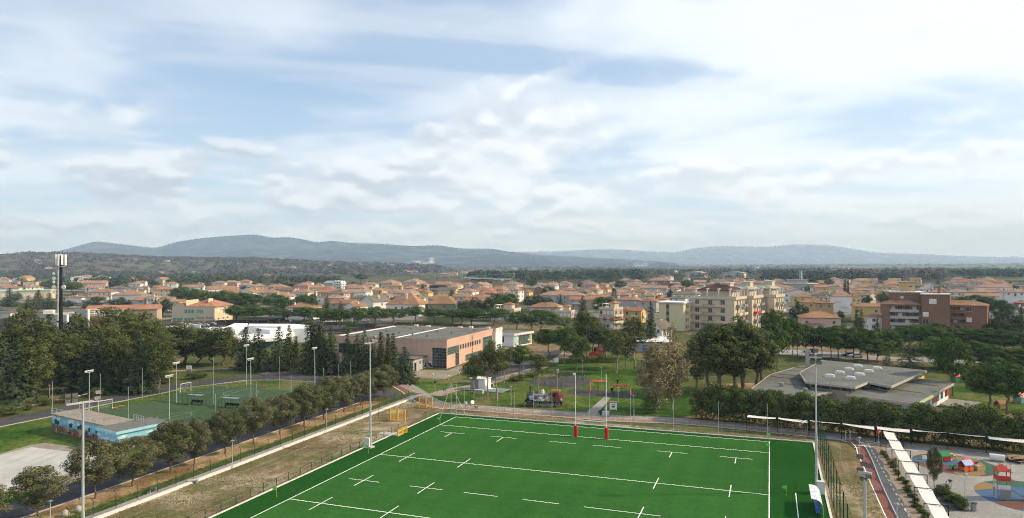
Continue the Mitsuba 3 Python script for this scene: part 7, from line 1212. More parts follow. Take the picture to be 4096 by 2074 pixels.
k, pl_ = playhouse((67.12,109.27), .8, 'm_playgreen', 'm_playgreen', 'green climbing cube with yellow crawl hoop on the playground'); part(k, 'hoop', pl_([tube([(1.3 + .5 * math.cos(t), -.2, .62 + .5 * math.sin(t)) for t in np.linspace(0, 6.28, 15)], .13, 6), tube([(1.8, -.2, .7), (2.2, -.2, .8), (2.5, -.2, .1)], .08, 6)]), 'm_yellow'); part(k, 'panel', pl_(box(-.5, .5, -.62, -.58, .2, .8)), 'm_redpad'); part(k, 'ladder', pl_(box(-1.2, -.85, -.4, .4, .05, .8)), 'm_yellow')
k = obj('slide_tower', 'tall play tower with red roofs and two steel slides at the right edge', 'slide'); tx_, ty_ = (64.32,92.12); pl0_ = local(tx_, ty_, -.3); pl_ = lambda m: pl0_((lambda q: (np.asarray(q[0]) * .8, q[1]))(cat(m) if isinstance(m, list) else m))
part(k, 'post', pl_([tube([(x, y, 0), (x, y, 5.2)], .07, 6) for x in (-.9, .9) for y in (-.9, .9)]), 'm_timber')
for z in (1.5, 3.0): part(k, 'platform', pl_(box(-.95, .95, -.95, .95, z, z + .1)), 'm_timber'); part(k, 'panel', pl_([box(-.9, .9, -.98, -.93, z + .1, z + .9), box(-.98, -.93, -.9, .9, z + .1, z + .9)]), 'm_offwhite' if z < 2 else 'm_red')
R = roof_hip(1.9, 1.9, 4.6, 1.0, .2, .05); part(k, 'roof', pl_(R), 'm_red'); part(k, 'climbing_panel', pl_(rotx(box(-.8, .8, -.04, .04, -.9, .9), .2, (0, -1.25, .95))), 'm_midgrey'); part(k, 'pennant', pl_([tube([(x, -.8, 4.8), (x, -.8, 6.0)], .03, 4) for x in (-.8, .8)] + [box(x, x + .35, -.82, -.8, 5.7, 6.0) for x in (-.8, .8)]), 'm_yellow')
def chute(pts, w, nm): 
    p = np.array(pts, float); o = np.array([0, w / 2, 0]); secs = [p - o + [0, 0, .25], p - o, p + o, p + o + [0, 0, .25]]; n = len(p); v = np.vstack(secs); f = [[a * n + i, a * n + i + 1, (a + 1) * n + i + 1, (a + 1) * n + i] for a in range(3) for i in range(n - 1)]; part(k, nm, pl_((v, np.array(f))), 'm_steel')
chute([(.9, .2, 3.1), (1.8, .2, 2.7), (3.4, .2, 1.6), (4.6, .2, .8), (5.6, .2, .45), (6.4, .2, .4)], .7, 'slide'); chute([(.9, -.5, 1.6), (1.6, -.5, 1.2), (2.6, -.5, .55), (3.6, -.5, .35)], .6, 'slide')
k = obj('spring_rider', 'small dark spring rider left of the orange playhouse', 'spring rider'); x, y = (65.79,104.75); part(k, 'spring', tube([(x, y, 0), (x, y, .5)], .12, 8), 'm_darkgrey'); part(k, 'seat', place(box(-.6, .6, -.12, .12, .5, .75), x, y, .4), 'm_playgreen')
k = obj('waste_drum', 'white lying concrete tube beside the playground', 'tube'); x, y = (75.39,109.15); part(k, 'shell', tube([(x - .8, y + .5, .55), (x + .9, y - .5, .55)], .55, 14, True), 'm_offwhite', 40); part(k, 'opening', tube([(x + .9, y - .5, .55), (x + .93, y - .52, .55)], .42, 14), 'm_black')
def picnic(p, l_, yaw=.2):
    k = obj('picnic_table', l_, 'picnic table'); pl_ = local(*p, yaw); part(k, 'tabletop', pl_(box(-1, 1, -.4, .4, .72, .78)), 'm_timber'); part(k, 'seat', pl_(box(-1, 1, -.85, -.58, .42, .47)), 'm_timber'); part(k, 'seat', pl_(box(-1, 1, .58, .85, .42, .47)), 'm_timber'); part(k, 'leg', pl_([box(-.8, -.7, -.8, .8, 0, .42), box(.7, .8, -.8, .8, 0, .42)]), 'm_darkgrey'); part(k, 'leg', pl_([box(-.8, -.7, -.1, .1, .42, .72), box(.7, .8, -.1, .1, .42, .72)]), 'm_darkgrey')
picnic((77.85,109.35), 'timber picnic table right of the white concrete tube'); picnic((78.32,108.20), 'second timber picnic table at the right edge')
k = obj('litter_bin', 'grey litter bin beside the dark gravel bed', 'bin'); x, y = (57.51,87.46); part(k, 'body', tube([(x, y, 0), (x, y, .95)], .32, 12), 'm_midgrey', 40); part(k, 'lid', tube([(x, y, .95), (x, y, 1.02)], .36, 12), 'm_darkgrey')
k = obj('sign_board', 'small white board on a post at the left of the playground', 'sign'); x, y = (62.61,106.58); part(k, 'post', tube([(x, y, 0), (x, y, 1.6)], .04, 5), 'm_galv'); part(k, 'board', place(box(-.3, .3, -.02, .02, 1.1, 1.7), x, y - .06, -.4), 'm_white')
k = obj('bicycle', 'parked bicycle beside the slender young tree', 'bicycle'); x, y = (59.80,96.43); pl_ = local(x, y, .4)
for cx in (-.52, .52): part(k, 'wheel', pl_(tube([(cx + .33 * math.cos(t), 0, .34 + .33 * math.sin(t)) for t in np.linspace(0, 6.283, 17)], .025, 5, False)), 'm_black')
part(k, 'frame', pl_([tube([(-.52, 0, .34), (-.15, 0, .8), (.38, 0, .85), (-.05, 0, .32), (-.15, 0, .8)], .025, 5), tube([(.52, 0, .34), (.38, 0, .85), (.35, 0, 1.0)], .025, 5)]), 'm_steel'); part(k, 'saddle', pl_(box(-.3, -.02, -.08, .08, .86, .92)), 'm_black'); part(k, 'handlebar', pl_(tube([(.3, -.28, 1.0), (.36, 0, 1.02), (.3, .28, 1.0)], .022, 5)), 'm_black'); part(k, 'basket', pl_(box(.4, .72, -.18, .18, .8, 1.05)), 'm_darkgrey')
# stop sign and traffic signs
k = obj('stop_sign', 'round red and white stop sign where the lanes meet', 'sign'); x, y = (61.57,117.83); part(k, 'pole', tube([(x, y, 0), (x, y, 2.9)], .04, 5), 'm_galv'); part(k, 'plate', tube([(x, y - .05, 2.6), (x + .02, y - .09, 2.6)], .42, 18), 'm_red'); m = meshkit.text_mesh('STOP', .2, .004); v = np.array(m.vertices); v -= [v[:, 0].mean(), v[:, 1].mean(), 0]; part(k, 'lettering', (np.column_stack([v[:, 0] + x + .02, y - .10 - v[:, 2], v[:, 1] + 2.6]), m.faces), 'm_white')
def sign(p, l_, col, kind='square', board=None):
    x, y, h = p; k = obj('traffic_sign', l_, 'sign'); part(k, 'pole', tube([(x, y, 0), (x, y, h)], .035, 5), 'm_galv'); part(k, 'plate', place(box(-.32, .32, -.03, .0, h - .6, h), x, y - .05, .1) if kind == 'square' else tube([(x, y - .05, h - .3), (x, y - .08, h - .3)], .3, 14), col); return k, x, y, h
sign((-24.56,167.85,2.49), 'dark square road sign by the curving cycle path', 'm_darkgrey'); sign((-18.66,168.62,2.84), 'round dark road sign on the grass beside the lane', 'm_darkgrey', 'round'); k, x, y, h = sign((-16.04,165.04,1.70), 'blue pedestrian crossing sign in front of the hall', 'm_blue'); v, f = sheet(Polygon([(-.2, -.18), (.2, -.18), (0, .2)]), 0); part(k, 'symbol', (np.column_stack([v[:, 0] + x, np.full(len(v), y - .12), v[:, 1] + h - .3]), f), 'm_white')
k = obj('sign_board', 'white information board with dark symbol and orange strip by the path', 'sign'); x, y = (21.14,147.07); part(k, 'board', place(box(-.75, .75, -.03, .03, .3, 2.1), x, y, -.2), 'm_white'); part(k, 'header', place(box(-.7, .7, -.045, -.031, 1.7, 2.0), x, y, -.2), 'm_orange'); part(k, 'symbol', place([box(-.3, .3, -.045, -.031, .75, 1.45)], x, y, -.2), 'm_darkgrey'); part(k, 'symbol', place([box(-.2, .2, -.06, -.046, 1.1, 1.35)], x, y, -.2), 'm_white'); part(k, 'post', place([box(a - .05, a + .05, -.03, .03, 0, .299) for a in (-.6, .6)], x, y, -.2), 'm_galv')
k = obj('fountain', 'stone drinking fountain beside the short pale path', 'fountain'); x, y = (19.04,143.14); part(k, 'basin', place([box(-.7, .7, -.5, .5, 0, .8), box(-.25, .25, .1, .5, .8, 1.6)], x, y, -.2), 'm_concrete'); part(k, 'bin', tube([(x - 1.0, y, 0), (x - 1.0, y, 1.0)], .28, 10), 'm_fencegreen')
for p_, l_, c_ in (((13.31,212.97,2.16), 'white and blue advertising totem at the top of the beige lane', ('m_white', 'm_blue')), ((-93.72,202.67,1.83), 'white advertising totem on the footway behind the loop road', ('m_white', 'm_midgrey'))):
    x, y, h = p_; k = obj('totem', l_, 'totem'); part(k, 'panel', place(box(-.7, .7, -.12, .12, h * .42, h), x, y, .1), c_[0]); part(k, 'base', place(box(-.7, .7, -.13, .13, 0, h * .419), x, y, .1), c_[1])
# white cabin, locomotive, gym
k = obj('cabin', 'white and grey utility cabin on a concrete slab under the pines', 'cabin'); pl_ = local(*(-8.55,171.76), -.45); part(k, 'body', pl_(box(-2, 2, 0, 3.2, .1, 2.7)), 'm_white'); part(k, 'side', pl_(box(-2.06, -2.002, 0, 3.2, .1, 2.7)), 'm_midgrey'); part(k, 'front', pl_(box(-2, .2, -.06, -.002, .1, 2.7)), 'm_midgrey'); part(k, 'roof', pl_(box(-2.2, 2.2, -.2, 3.4, 2.7, 2.85)), 'm_offwhite'); part(k, 'slab', pl_(box(-3, 7, -.8, 4, -.02, .1)), 'm_concrete')
solo('stone_block', place(box(-1.1, 1.1, -.6, .6, 0, .9), *(-8.05,167.65), -.3), 'm_stone', 'low stone block in front of the white cabin', 'block'); solo('litter_bin', tube([(*(-6.60,178.71), 0), (*(-6.60,178.71), 1.1)], .3, 10), 'm_red', 'small red bin right of the white cabin', 'bin')
for p_, l_ in (((-6.56,172.56), 'white hooped stand right of the cabin, nearer one'), ((-5.11,175.64), 'white hooped stand right of the cabin, farther one')): solo('hoop_stand', tube([(p_[0] + .5 * math.cos(t), p_[1], .1 + .9 * math.sin(t)) for t in np.linspace(0, 3.14, 9)], .09, 6), 'm_white', l_, 'stand')
k = obj('locomotive', 'old steam locomotive covered in graffiti with a rusty cab roof', 'locomotive'); la, lb_ = np.array((3.00,153.48)), np.array((10.89,151.86)); ll_ = np.linalg.norm(lb_ - la); pl_ = local(*la, math.atan2(*(lb_ - la)[::-1])); q_ = ll_ / 9.0
S = lambda m: pl_(((m[0] if isinstance(m, tuple) else cat(m)[0]) * [q_, 1, 1], m[1] if isinstance(m, tuple) else cat(m)[1]))
part(k, 'frame', S(box(0, 9, -1.1, 1.1, .95, 1.2)), 'm_black'); part(k, 'boiler', S(tube([(.5, 0, 2.0), (.55, 0, 2.0), (5.6, 0, 2.0)], [.6, .78, .78], 14)), 'm_midgrey', 40); part(k, 'smokebox', S(tube([(.25, 0, 2.0), (1.7, 0, 2.0)], .84, 14)), 'm_darkgrey', 40); part(k, 'chimney', S(tube([(1.05, 0, 2.6), (1.05, 0, 3.9), (1.05, 0, 4.0), (1.05, 0, 4.25)], [.26, .22, .34, .30], 10)), 'm_darkgrey', 40); part(k, 'dome', S(tube([(4.1, 0, 2.6), (4.1, 0, 3.3), (4.1, 0, 3.6)], [.42, .40, .2], 12)), 'm_offwhite', 40); part(k, 'sandbox', S(tube([(2.6, 0, 2.6), (2.6, 0, 3.2)], [.36, .3], 10)), 'm_rust', 40)
for y0, y1 in ((-1.25, -.7), (.7, 1.25)): part(k, 'water_tank', S(box(2.2, 6.2, y0, y1, 1.2, 2.55)), 'm_midgrey')
part(k, 'cab', S([box(6.2, 8.1, -1.3, -1.2, 1.2, 3.0), box(6.2, 8.1, 1.2, 1.3, 1.2, 3.0), box(6.2, 6.3, -1.2, 1.2, 1.2, 3.2), box(8.0, 8.1, -1.2, 1.2, 1.2, 3.2)]), 'm_rust'); part(k, 'cab_roof', S([box(6.0, 8.4, -1.4, 1.4, 3.2, 3.34), box(6.1, 8.3, -.9, .9, 3.34, 3.55)]), 'm_rustroof'); part(k, 'cab_window', S([box(6.6, 7.4, -1.33, -1.301, 2.2, 2.9)]), 'm_black'); part(k, 'bunker', S(box(8.1, 9.1, -1.25, 1.25, 1.2, 2.6)), 'm_redpaint'); part(k, 'cylinder', S([tube([(.6, -1.2, .9), (1.7, -1.2, .9)], .36, 10)]), 'm_darkgrey'); part(k, 'buffer_beam', S(box(-.15, 0, -1.25, 1.25, .8, 1.3)), 'm_rust'); part(k, 'connecting_rod', S(tube([(1.7, -1.28, .75), (3.0, -1.28, .55), (7.0, -1.28, .55)], .06, 5)), 'm_steel')
for y in (-1.05, 1.05):
    for x in (2.6, 4.4, 6.2, 7.9): 
        r0 = .62 if x < 7 else .5; w_ = part(k, 'wheel', S([tube([(x + r0 * math.cos(t) / q_, y, .66 + r0 * math.sin(t)) for t in np.linspace(0, 6.283, 19)], .07, 5, False)] + [tube([(x, y, .66), (x + r0 * math.cos(t) / q_, y, .66 + r0 * math.sin(t))], .035, 4) for t in np.arange(8) * .785]), 'm_stone'); scene[number(w_ + '__hub')] = mikit.ply(S(tube([(x, y - .12, .66), (x, y + .12, .66)], .14, 8)), 'm_darkgrey')
part(k, 'underframe', S(box(.2, 8.8, -.85, .85, .3, .95)), 'm_black'); part(k, 'rail', S([box(-1.5, 10.5, -.8, -.7, .02, .12), box(-1.5, 10.5, .7, .8, .02, .12)]), 'm_rust')
graffiti(k, 'graffiti', lambda m: S((m[0], m[1])), 2.3, 6.1, 1.25, 2.5, -1.25, 3, ('m_white', 'm_blue', 'm_redpad', 'm_lime', 'm_tealpaint', 'm_pt_sand'), 22); graffiti(k, 'graffiti', lambda m: S((m[0], m[1])), .4, 2.1, 1.25, 2.3, -.86, 9, ('m_white', 'm_skyblue', 'm_pt_sand'), 8); graffiti(k, 'graffiti', lambda m: S((m[0], m[1])), 8.15, 9.05, 1.3, 2.5, -1.26, 4, ('m_white', 'm_orange', 'm_blue'), 5)
fence([(0.48,151.54), (3.67,149.54), (11.57,148.50), (14.26,153.26)], .9, 2.4, 'timber_rail', 'low timber railing around the old locomotive', 'm_timber', rails=(.95,), r=.05, rr=.04)
def gymframe(base, top, l_, flip=1):
    k = obj('gym_frame', l_, 'gym frame', 'orange gym frames'); x, y = base; pts = [(x, y, 0), (x + .15 * flip, y, 1.4), (x + .4 * flip, y + .2, 2.3), (x + 1.0 * flip, y + .4, 2.7), (x + 2.8 * flip, y + .6, 2.5), (x + 4.2 * flip, y + .9, 2.4)]; part(k, 'arch', [tube(pts, .11, 6), tube([(a, b + 1.2, c) for a, b, c in pts], .11, 6)], 'm_orange'); part(k, 'rung', [tube([(a, b, c), (a, b + 1.2, c)], .05, 5) for a, b, c in pts[1:]], 'm_orange')
    part(k, 'leg', [tube([(x + d * flip, y + e, 0), (x + d * flip, y + e, 2.6)], .05, 5) for d in (2.2, 4.1) for e in (.6, 2.0)], 'm_darkgrey'); part(k, 'ring', [tube([(x + d * flip, y + .6, 2.6), (x + d * flip, y + .6, 1.5)], .03, 4) for d in (1.6, 2.6, 3.6)], 'm_black'); part(k, 'board', place(box(-.06, .06, .1, 1.1, .4, 2.2), x + .25 * flip, y), 'm_white')
gymframe((18.47,167.88), None, 'left orange gym frame curving towards the right', 1); gymframe((27.75,162.42), None, 'right orange gym frame curving towards the left', -1)
for i, p_ in enumerate(((5.76,181.20), (8.75,177.82), (12.85,175.94), (17.74,184.35), (19.03,184.71), (12.51,190.50))):
    k = obj('exercise_machine', f'small exercise machine on the dark gym floor, {ORD[i]} from left', 'exercise machine', 'exercise machines of the outdoor gym'); x, y = p_; part(k, 'post', tube([(x, y, 0), (x, y, 1.7)], .07, 6), 'm_steel'); part(k, 'arm', [tube([(x - .6, y, 1.3), (x + .6, y, 1.45)], .04, 5), tube([(x - .55, y, 1.3), (x - .55, y, .4)], .04, 5)], 'm_darkgrey'); part(k, 'seat', box(x - .75, x - .35, y - .2, y + .2, .38, .46), 'm_red' if i == 5 else 'm_darkgrey')
playhouse((26.28,225.78), 1.2, 'm_yellow', 'm_red', 'yellow playhouse with red pointed roof in the small playground'); playhouse((29.19,235.48), 1.5, 'm_redlane', 'm_redpaint', 'tall red playhouse behind the yellow one'); solo('crawl_tube', tube([(*(23.39,227.35), .6), (*(25.66,227.79), .6)], .6, 12), 'm_timber', 'brown crawl tube left of the yellow playhouse', 'tube', smooth=40)
playhouse((114.74,180.82), 1.2, 'm_playgreen', 'm_redpad', 'green playhouse with red roof behind the kindergarten'); playhouse((103.00,147.85), .95, 'm_timber', 'm_timber', 'small dark timber playhouse in the kindergarten garden'); k, pl_ = playhouse((111.86,153.98), 1.2, 'm_tealpaint', 'm_red', 'teal play structure with pink slide at the right edge of the garden'); part(k, 'slide', pl_(rotx(box(-2.6, -1.2, -.3, .3, 0, .06), .1, (0, 0, .5))), 'm_redpad')
k = obj('awning_building', 'pale building with a white wavy awning behind the park pines', 'building'); pl_ = local(*(49.85,243.18), -.2); part(k, 'wall', pl_(box(-9, 4, 0, 7, -.1, 3.2)), 'w_grey'); wv = np.array([[x, y, 3.6 + .35 * abs(math.sin(x * 1.1)) + y * .12] for y in (-1, 7) for x in np.linspace(-9.5, 4.5, 25)]); part(k, 'awning', pl_((wv, np.array([[i, i + 1, i + 26, i + 25] for i in range(24)]))), 'm_white'); part(k, 'door', pl_(box(-4.5, -3, -.05, .02, 0, 2.3)), 'm_blue'); part(k, 'window', pl_(box(-1.5, .5, -.05, .02, 1.2, 2.3)), 'm_glass')
# antenna tower and crane
x, y, h = (-184.44,286.02,35.11); k = obj('antenna_tower', 'tall dark antenna tower with white dishes and panel antennas above the conifers', 'antenna tower'); part(k, 'mast', tube([(x, y, 0), (x, y, h)], [.78, .45], 12), 'm_black', 40); part(k, 'ladder', [tube([(x - 1.1, y - .9, 0), (x - .7, y - .6, h)], .09, 4), tube([(x - .6, y - 1.1, 0), (x - .3, y - .75, h)], .09, 4)] + [tube([(x - 1.1 + .4 * f, y - .95 + .3 * f, h * f), (x - .55 + .25 * f, y - 1.1 + .35 * f, h * f)], .14, 4) for f in np.linspace(.05, .98, 60)], 'm_offwhite')
for i in range(8): a = i * .785; c_, s_ = math.cos(a), math.sin(a); part(k, 'panel_antenna', place(box(-.35, .35, -.2, .2, h - 4.2 + (i % 2) * .3, h + .3), x + 1.8 * c_, y + 1.8 * s_, a + 1.57), 'm_white'); part(k, 'bracket', tube([(x, y, h - 1.5), (x + 1.7 * c_, y + 1.7 * s_, h - 1.5)], .08, 4), 'm_galv')
part(k, 'platform', tube([(x, y, h - 4.8), (x, y, h - 4.5)], 1.6, 12), 'm_steel'); part(k, 'spike', tube([(x, y, h), (x, y, h + 2.2)], .05, 4), 'm_galv')
for dz, sx_, r_d in ((-7.5, -1, .6), (-9.5, -1, .75), (-11, -1, .6), (-13, -1, .8), (-13, 1, .9), (-33, 1, 1.1), (-15, -1, .5)): part(k, 'dish', tube([(x + sx_ * 1.9, y - 1.0, h + dz), (x + sx_ * 2.0, y - 1.35, h + dz), (x + sx_ * 2.0, y - 1.6, h + dz)], [.2 * r_d, r_d, r_d * .9], 14), 'm_white', 40)
x, y = 5.0 + 8, 560.0; zj = 31.17 - (1120 - 1053) * 560 / 2798; xt = (2046 - 2048) / 2798 * 560; k = obj('tower_crane', 'pale tower crane with a long jib over the town roofs', 'crane'); part(k, 'tower', [tube([(xt + a, y + b, 0), (xt + a, y + b, zj)], .14, 4) for a in (-.6, .6) for b in (-.6, .6)] + [tube([(xt - .6 * (-1) ** i, y - .6, i * 1.2), (xt + .6 * (-1) ** i, y - .6, (i + 1) * 1.2)], .09, 4) for i in range(int(zj / 1.2))], 'm_galv')
jx = (1855 - 2048) / 2798 * 560; part(k, 'jib', [tube([(xt, y, zj), (jx, y, zj + 1.6)], .28, 4), tube([(xt, y, zj + .9), (jx, y, zj + 2.1)], .16, 4)] + [tube([(xt + (jx - xt) * i / 26, y, zj + 1.6 * i / 26), (xt + (jx - xt) * (i + .5) / 26, y, zj + .9 + 1.2 * i / 26)], .1, 4) for i in range(26)], 'm_offwhite'); part(k, 'a_frame', [tube([(xt - .2, y, zj), (xt + 2.5, y, zj + 5.2)], .3, 5)], 'm_pt_sand'); part(k, 'tie', [tube([(xt + 2.5, y, zj + 5.2), (xt - 12, y, zj + 1.2)], .08, 4), tube([(xt + 2.5, y, zj + 5.2), (xt - 25, y, zj + 3.4), (jx, y, zj + 2.0)], .08, 4), tube([(xt + 2.5, y, zj + 5.2), (xt + 2.9, y, .5)], .1, 4)], 'm_galv'); part(k, 'trolley', box(xt - 8.5, xt - 6.5, y - .8, y + .8, zj - .6, zj + .3), 'm_white'); part(k, 'hook', box(xt - 8, xt - 7.3, y - .3, y + .3, zj - 3.6, zj - 2.9), 'm_redpad')
# cars
def car(p, yaw, col, l_):
    k = obj('parked_car', l_, 'car', 'parked cars'); pl_ = local(*p, yaw)
    sec = Polygon([(-2.1, .35), (-2.15, .75), (-1.9, .92), (-1.0, 1.0), (-.45, 1.42), (1.0, 1.46), (1.75, 1.05), (2.1, .9), (2.12, .35)]); m = trimesh.creation.extrude_polygon(sec, 1.7, engine='earcut'); v = np.array(m.vertices); t_ = 1 - .16 * np.clip((v[:, 1] - .95) / .5, 0, 1); part(k, 'body', pl_((np.column_stack([v[:, 0], (v[:, 2] - .85) * t_, v[:, 1]]), np.array(m.faces))), col)
    gp = Polygon([(-.85, 1.0), (-.42, 1.36), (.95, 1.40), (1.5, 1.02)]); 
    for s_ in (-1, 1): m = trimesh.creation.extrude_polygon(gp, .05, engine='earcut'); v = np.array(m.vertices); part(k, 'side_window', pl_((np.column_stack([v[:, 0], s_ * (.86 - .13 * np.clip((v[:, 1] - .95) / .5, 0, 1)) + (v[:, 2] - .025), v[:, 1]]), np.array(m.faces))), 'm_glass')
    part(k, 'windscreen', pl_((np.array([[-1.02, -.7, 1.03], [-1.02, .7, 1.03], [-.5, .6, 1.43], [-.5, -.6, 1.43]]) + [-.03, 0, .02], np.array([[0, 1, 2, 3]]))), 'm_glass'); part(k, 'rear_window', pl_((np.array([[1.72, -.68, 1.08], [1.72, .68, 1.08], [1.05, .6, 1.45], [1.05, -.6, 1.45]]) + [.03, 0, .02], np.array([[3, 2, 1, 0]]))), 'm_glass')
    for cx in (-1.3, 1.3):
        for s_ in (-1, 1): part(k, 'wheel', pl_(tube([(cx, s_ * .7, .32), (cx, s_ * .9, .32)], .32, 10)), 'm_black')
    for s_ in (-1, 1): part(k, 'headlight', pl_(box(-2.17, -2.1, s_ * .6 - .18, s_ * .6 + .18, .62, .76)), 'm_offwhite')
for p_, yw, c_, l_ in (((-97.36,369.05), .3, 'm_carwhite', 'white car parked behind the bus shelter, left of two'), ((-93.53,368.87), .3, 'm_carwhite', 'white car parked behind the bus shelter, right of two'), ((-101.07,369.22), .2, 'm_cardark', 'dark car left of the two white cars'), ((-78.83,376.13), .15, 'm_silver', 'silver car parked by the cream gate pillar'), ((-72.72,355.38), 2.9, 'm_carred', 'red car behind the clipped hedge of the car park'), ((-58.16,354.72), .1, 'm_cardark', 'dark car parked behind the sports hall roof'), ((-112.20,373.69), .2, 'm_cardark', 'dark car beside the green containers'), ((-172.84,359.90), .2, 'm_cardark', 'dark car in the car park in front of the school, left'), ((-169.48,358.53), .2, 'm_carwhite', 'white car in the car park in front of the school'), ((-160.00,355.69), .1, 'm_silver', 'silver car in front of the school, second from left'), ((-154.32,351.30), .1, 'm_silver', 'silver car in front of the school corner'), ((-153.88,355.42), .15, 'm_cardark', 'dark car near the school corner'), ((-153.14,357.19), .15, 'm_carwhite', 'white car right of the dark one near the school corner'), ((-115.23,369.88), .1, 'm_cardark', 'black car beside the white garage door'), ((-111.69,367.77), .1, 'm_cardark', 'second black car beside the white garage door'), ((-102.15,367.33), .1, 'm_silver', 'silver car at the left of the avenue'), ((101.93,240.12), -.1, 'm_cardark', 'dark car under the stone pines on the right street'), ((110.63,230.38), -.1, 'm_carblue', 'blue car under the stone pines on the right street'), ((111.78,227.78), -.1, 'm_carwhite', 'white car right of the blue car under the pines'), ((247.44,488.55), -.2, 'm_silver', 'silver car between the far yellow houses'), ((244.58,475.47), -.2, 'm_carwhite', 'white car between the far yellow houses'), ((34.42,270.87), .1, 'm_carwhite', 'white car half hidden behind the tall park pines')): car(p_, yw, c_, l_)
k = obj('bus_shelter', 'dark bus shelter at the edge of the car park', 'bus shelter'); pl_ = local(*(-92.49,356.27), .05); part(k, 'roof', pl_(box(-3, 3, -.8, .9, 2.5, 2.65)), 'm_darkgrey'); part(k, 'panel', pl_([box(-3, -2.9, -.7, .8, .1, 2.5), box(2.9, 3, -.7, .8, .1, 2.5)]), 'm_black'); part(k, 'bench', pl_(box(-1.5, 1.5, .3, .7, .42, .5)), 'm_timber')
for p_, L_, l_ in (((-86.82,357.23), 8, 'clipped hedge right of the bus shelter'), ((-74.72,346.06), 7.5, 'clipped hedge in the car park with a red car behind'), ((22.89,217.78), 10.5, 'long dark hedge in front of the small playground')):
    r = np.random.default_rng(int(L_ * 10)); c = np.column_stack([r.uniform(-L_, L_, 2600), r.uniform(-1, 1, 2600), r.uniform(.1, 1.5, 2600)]); a = r.integers(0, 3, 2600); n3 = np.zeros((2600, 3)); n3[:, 2] = .4; n3[a == 0, 1] = -1; n3[a == 1, 2] = 1; c[a == 0, 1] = -1; c[a == 1, 2] = 1.5; c[:, :2] = xf(np.column_stack([c[:, :2], c[:, 2]]), *p_, .12)[:, :2]; k = number('clipped_hedge'); scene[k] = ply_n(cards(c, n3, .2, r, .5), 'l_shrub'); tag(k, l_, 'hedge')
for i, p_ in enumerate(((-84.37,366.50), (-91.84,376.75))): k = obj('gate_pillar', ['cream gate pillar beside the driveway', 'second cream gate pillar left of the driveway'][i], 'pillar'); part(k, 'shaft', place(box(-.6, .6, -.5, .5, 0, 2.3), *p_), 'w_cream'); part(k, 'cap', place(box(-.7, .7, -.6, .6, 2.3, 2.45), *p_), 'm_stone')
for i, p_ in enumerate(((-106.62,355.10), (-104.55,354.41))): k = obj('waste_container', ['green waste container near the white curved building', 'second green waste container beside the first'][i], 'container'); part(k, 'body', place(box(-1, 1, -.6, .6, .15, 1.3), *p_), 'm_fencegreen'); part(k, 'lid', place(box(-1.05, 1.05, -.65, .65, 1.3, 1.45), *p_), 'm_playgreen')
# benches
def bench(p, yaw, l_, col='m_woodbench'):
    k = obj('bench', l_, 'bench'); pl_ = local(*p, yaw); part(k, 'seat', pl_([box(-.95, .95, -.25 + j * .17, -.11 + j * .17, .42, .46) for j in range(3)]), col); part(k, 'backrest', pl_([box(-.95, .95, .3, .34, .55 + j * .18, .68 + j * .18) for j in range(2)]), col); part(k, 'leg', pl_([box(-.8, -.7, -.2, .34, 0, .419)]), 'm_stone'); part(k, 'leg', pl_([box(.7, .8, -.2, .34, 0, .419)]), 'm_stone')
bench((-49.58,95.99), TH - 1.2, 'green slatted bench under the holm oaks'); bench((18.45,143.33), .1, 'dark bench beside the cycle path')
k = obj('stone_bench', 'plain stone slab bench between two holm oaks', 'bench'); pl_ = local(*(-45.48,99.73), .3); part(k, 'slab', pl_(box(-.7, .7, -.3, .3, .42, .52)), 'm_concrete'); part(k, 'leg', pl_([box(-.6, -.4, -.25, .25, 0, .42)]), 'm_stone'); part(k, 'leg', pl_([box(.4, .6, -.25, .25, 0, .42)]), 'm_stone')
for i, (a_, b_) in enumerate((((-106.37,148.99), (-105.64,151.41)), ((-105.16,153.15), (-104.57,155.19)), ((-103.67,158.77), (-102.56,160.12)), ((-102.55,163.37), (-101.43,164.36)), ((-101.37,165.10), (-101.15,166.58)), ((-99.95,170.86), (-99.27,171.96)), ((-93.23,182.87), (-93.53,185.64)), ((-92.96,181.97), (-93.40,185.63)))):
    k = obj('long_bench', f'long white and red concrete bench beside the loop road, {ORD[i]} from left', 'bench', 'long benches beside the loop road'); part(k, 'seat', prism(strip([a_, b_], .5), .4, .55), 'm_offwhite'); part(k, 'base', prism(strip([a_, b_], .35), 0, .4), 'm_redlane')
for i, p_ in enumerate(((-55.47,86.79), (-54.78,88.36))): m = trimesh.creation.icosphere(2, 1.0); v = np.array(m.vertices); v *= [.5, .4, .45]; v *= 1 + .15 * (meshkit.noise(v * 4, i)[:, None] - .5); solo('boulder', (v + [*p_, .38], m.faces), 'm_stone', ['pale boulder under the nearest oaks, larger one', 'pale boulder under the nearest oaks, smaller one'][i], 'boulder', smooth=True)
for i, p_ in enumerate(((-86.51,152.41), (-86.09,154.19))): solo('training_bib', place(box(-.5, .5, -.25, .25, .02, .14), *p_, .4), 'm_orange', ['orange training kit on the small pitch, left one', 'orange training kit on the small pitch, right one'][i], 'training kit')
k = obj('fallen_board', 'red and white fallen board lying on the white court', 'board'); part(k, 'panel', prism(Polygon([(-68.87,114.00), (-67.48,113.35), (-66.40,116.04), (-67.91,116.58)]).convex_hull, .03, .08), 'm_white'); part(k, 'print', sheet(Polygon([(-68.80,114.00), (-67.60,113.49), (-67.07,114.97), (-68.26,115.49)]).convex_hull, .085), 'm_redlane')
k = obj('white_disc', 'white round board leaning beside the cycle path', 'board'); x, y = (-8.81,153.71); part(k, 'disc', tube([(x, y, .65), (x + .05, y - .08, .68)], .45, 16), 'm_white'); part(k, 'stand', tube([(x, y + .3, 0), (x, y, .9)], .05, 5), 'm_darkgrey')
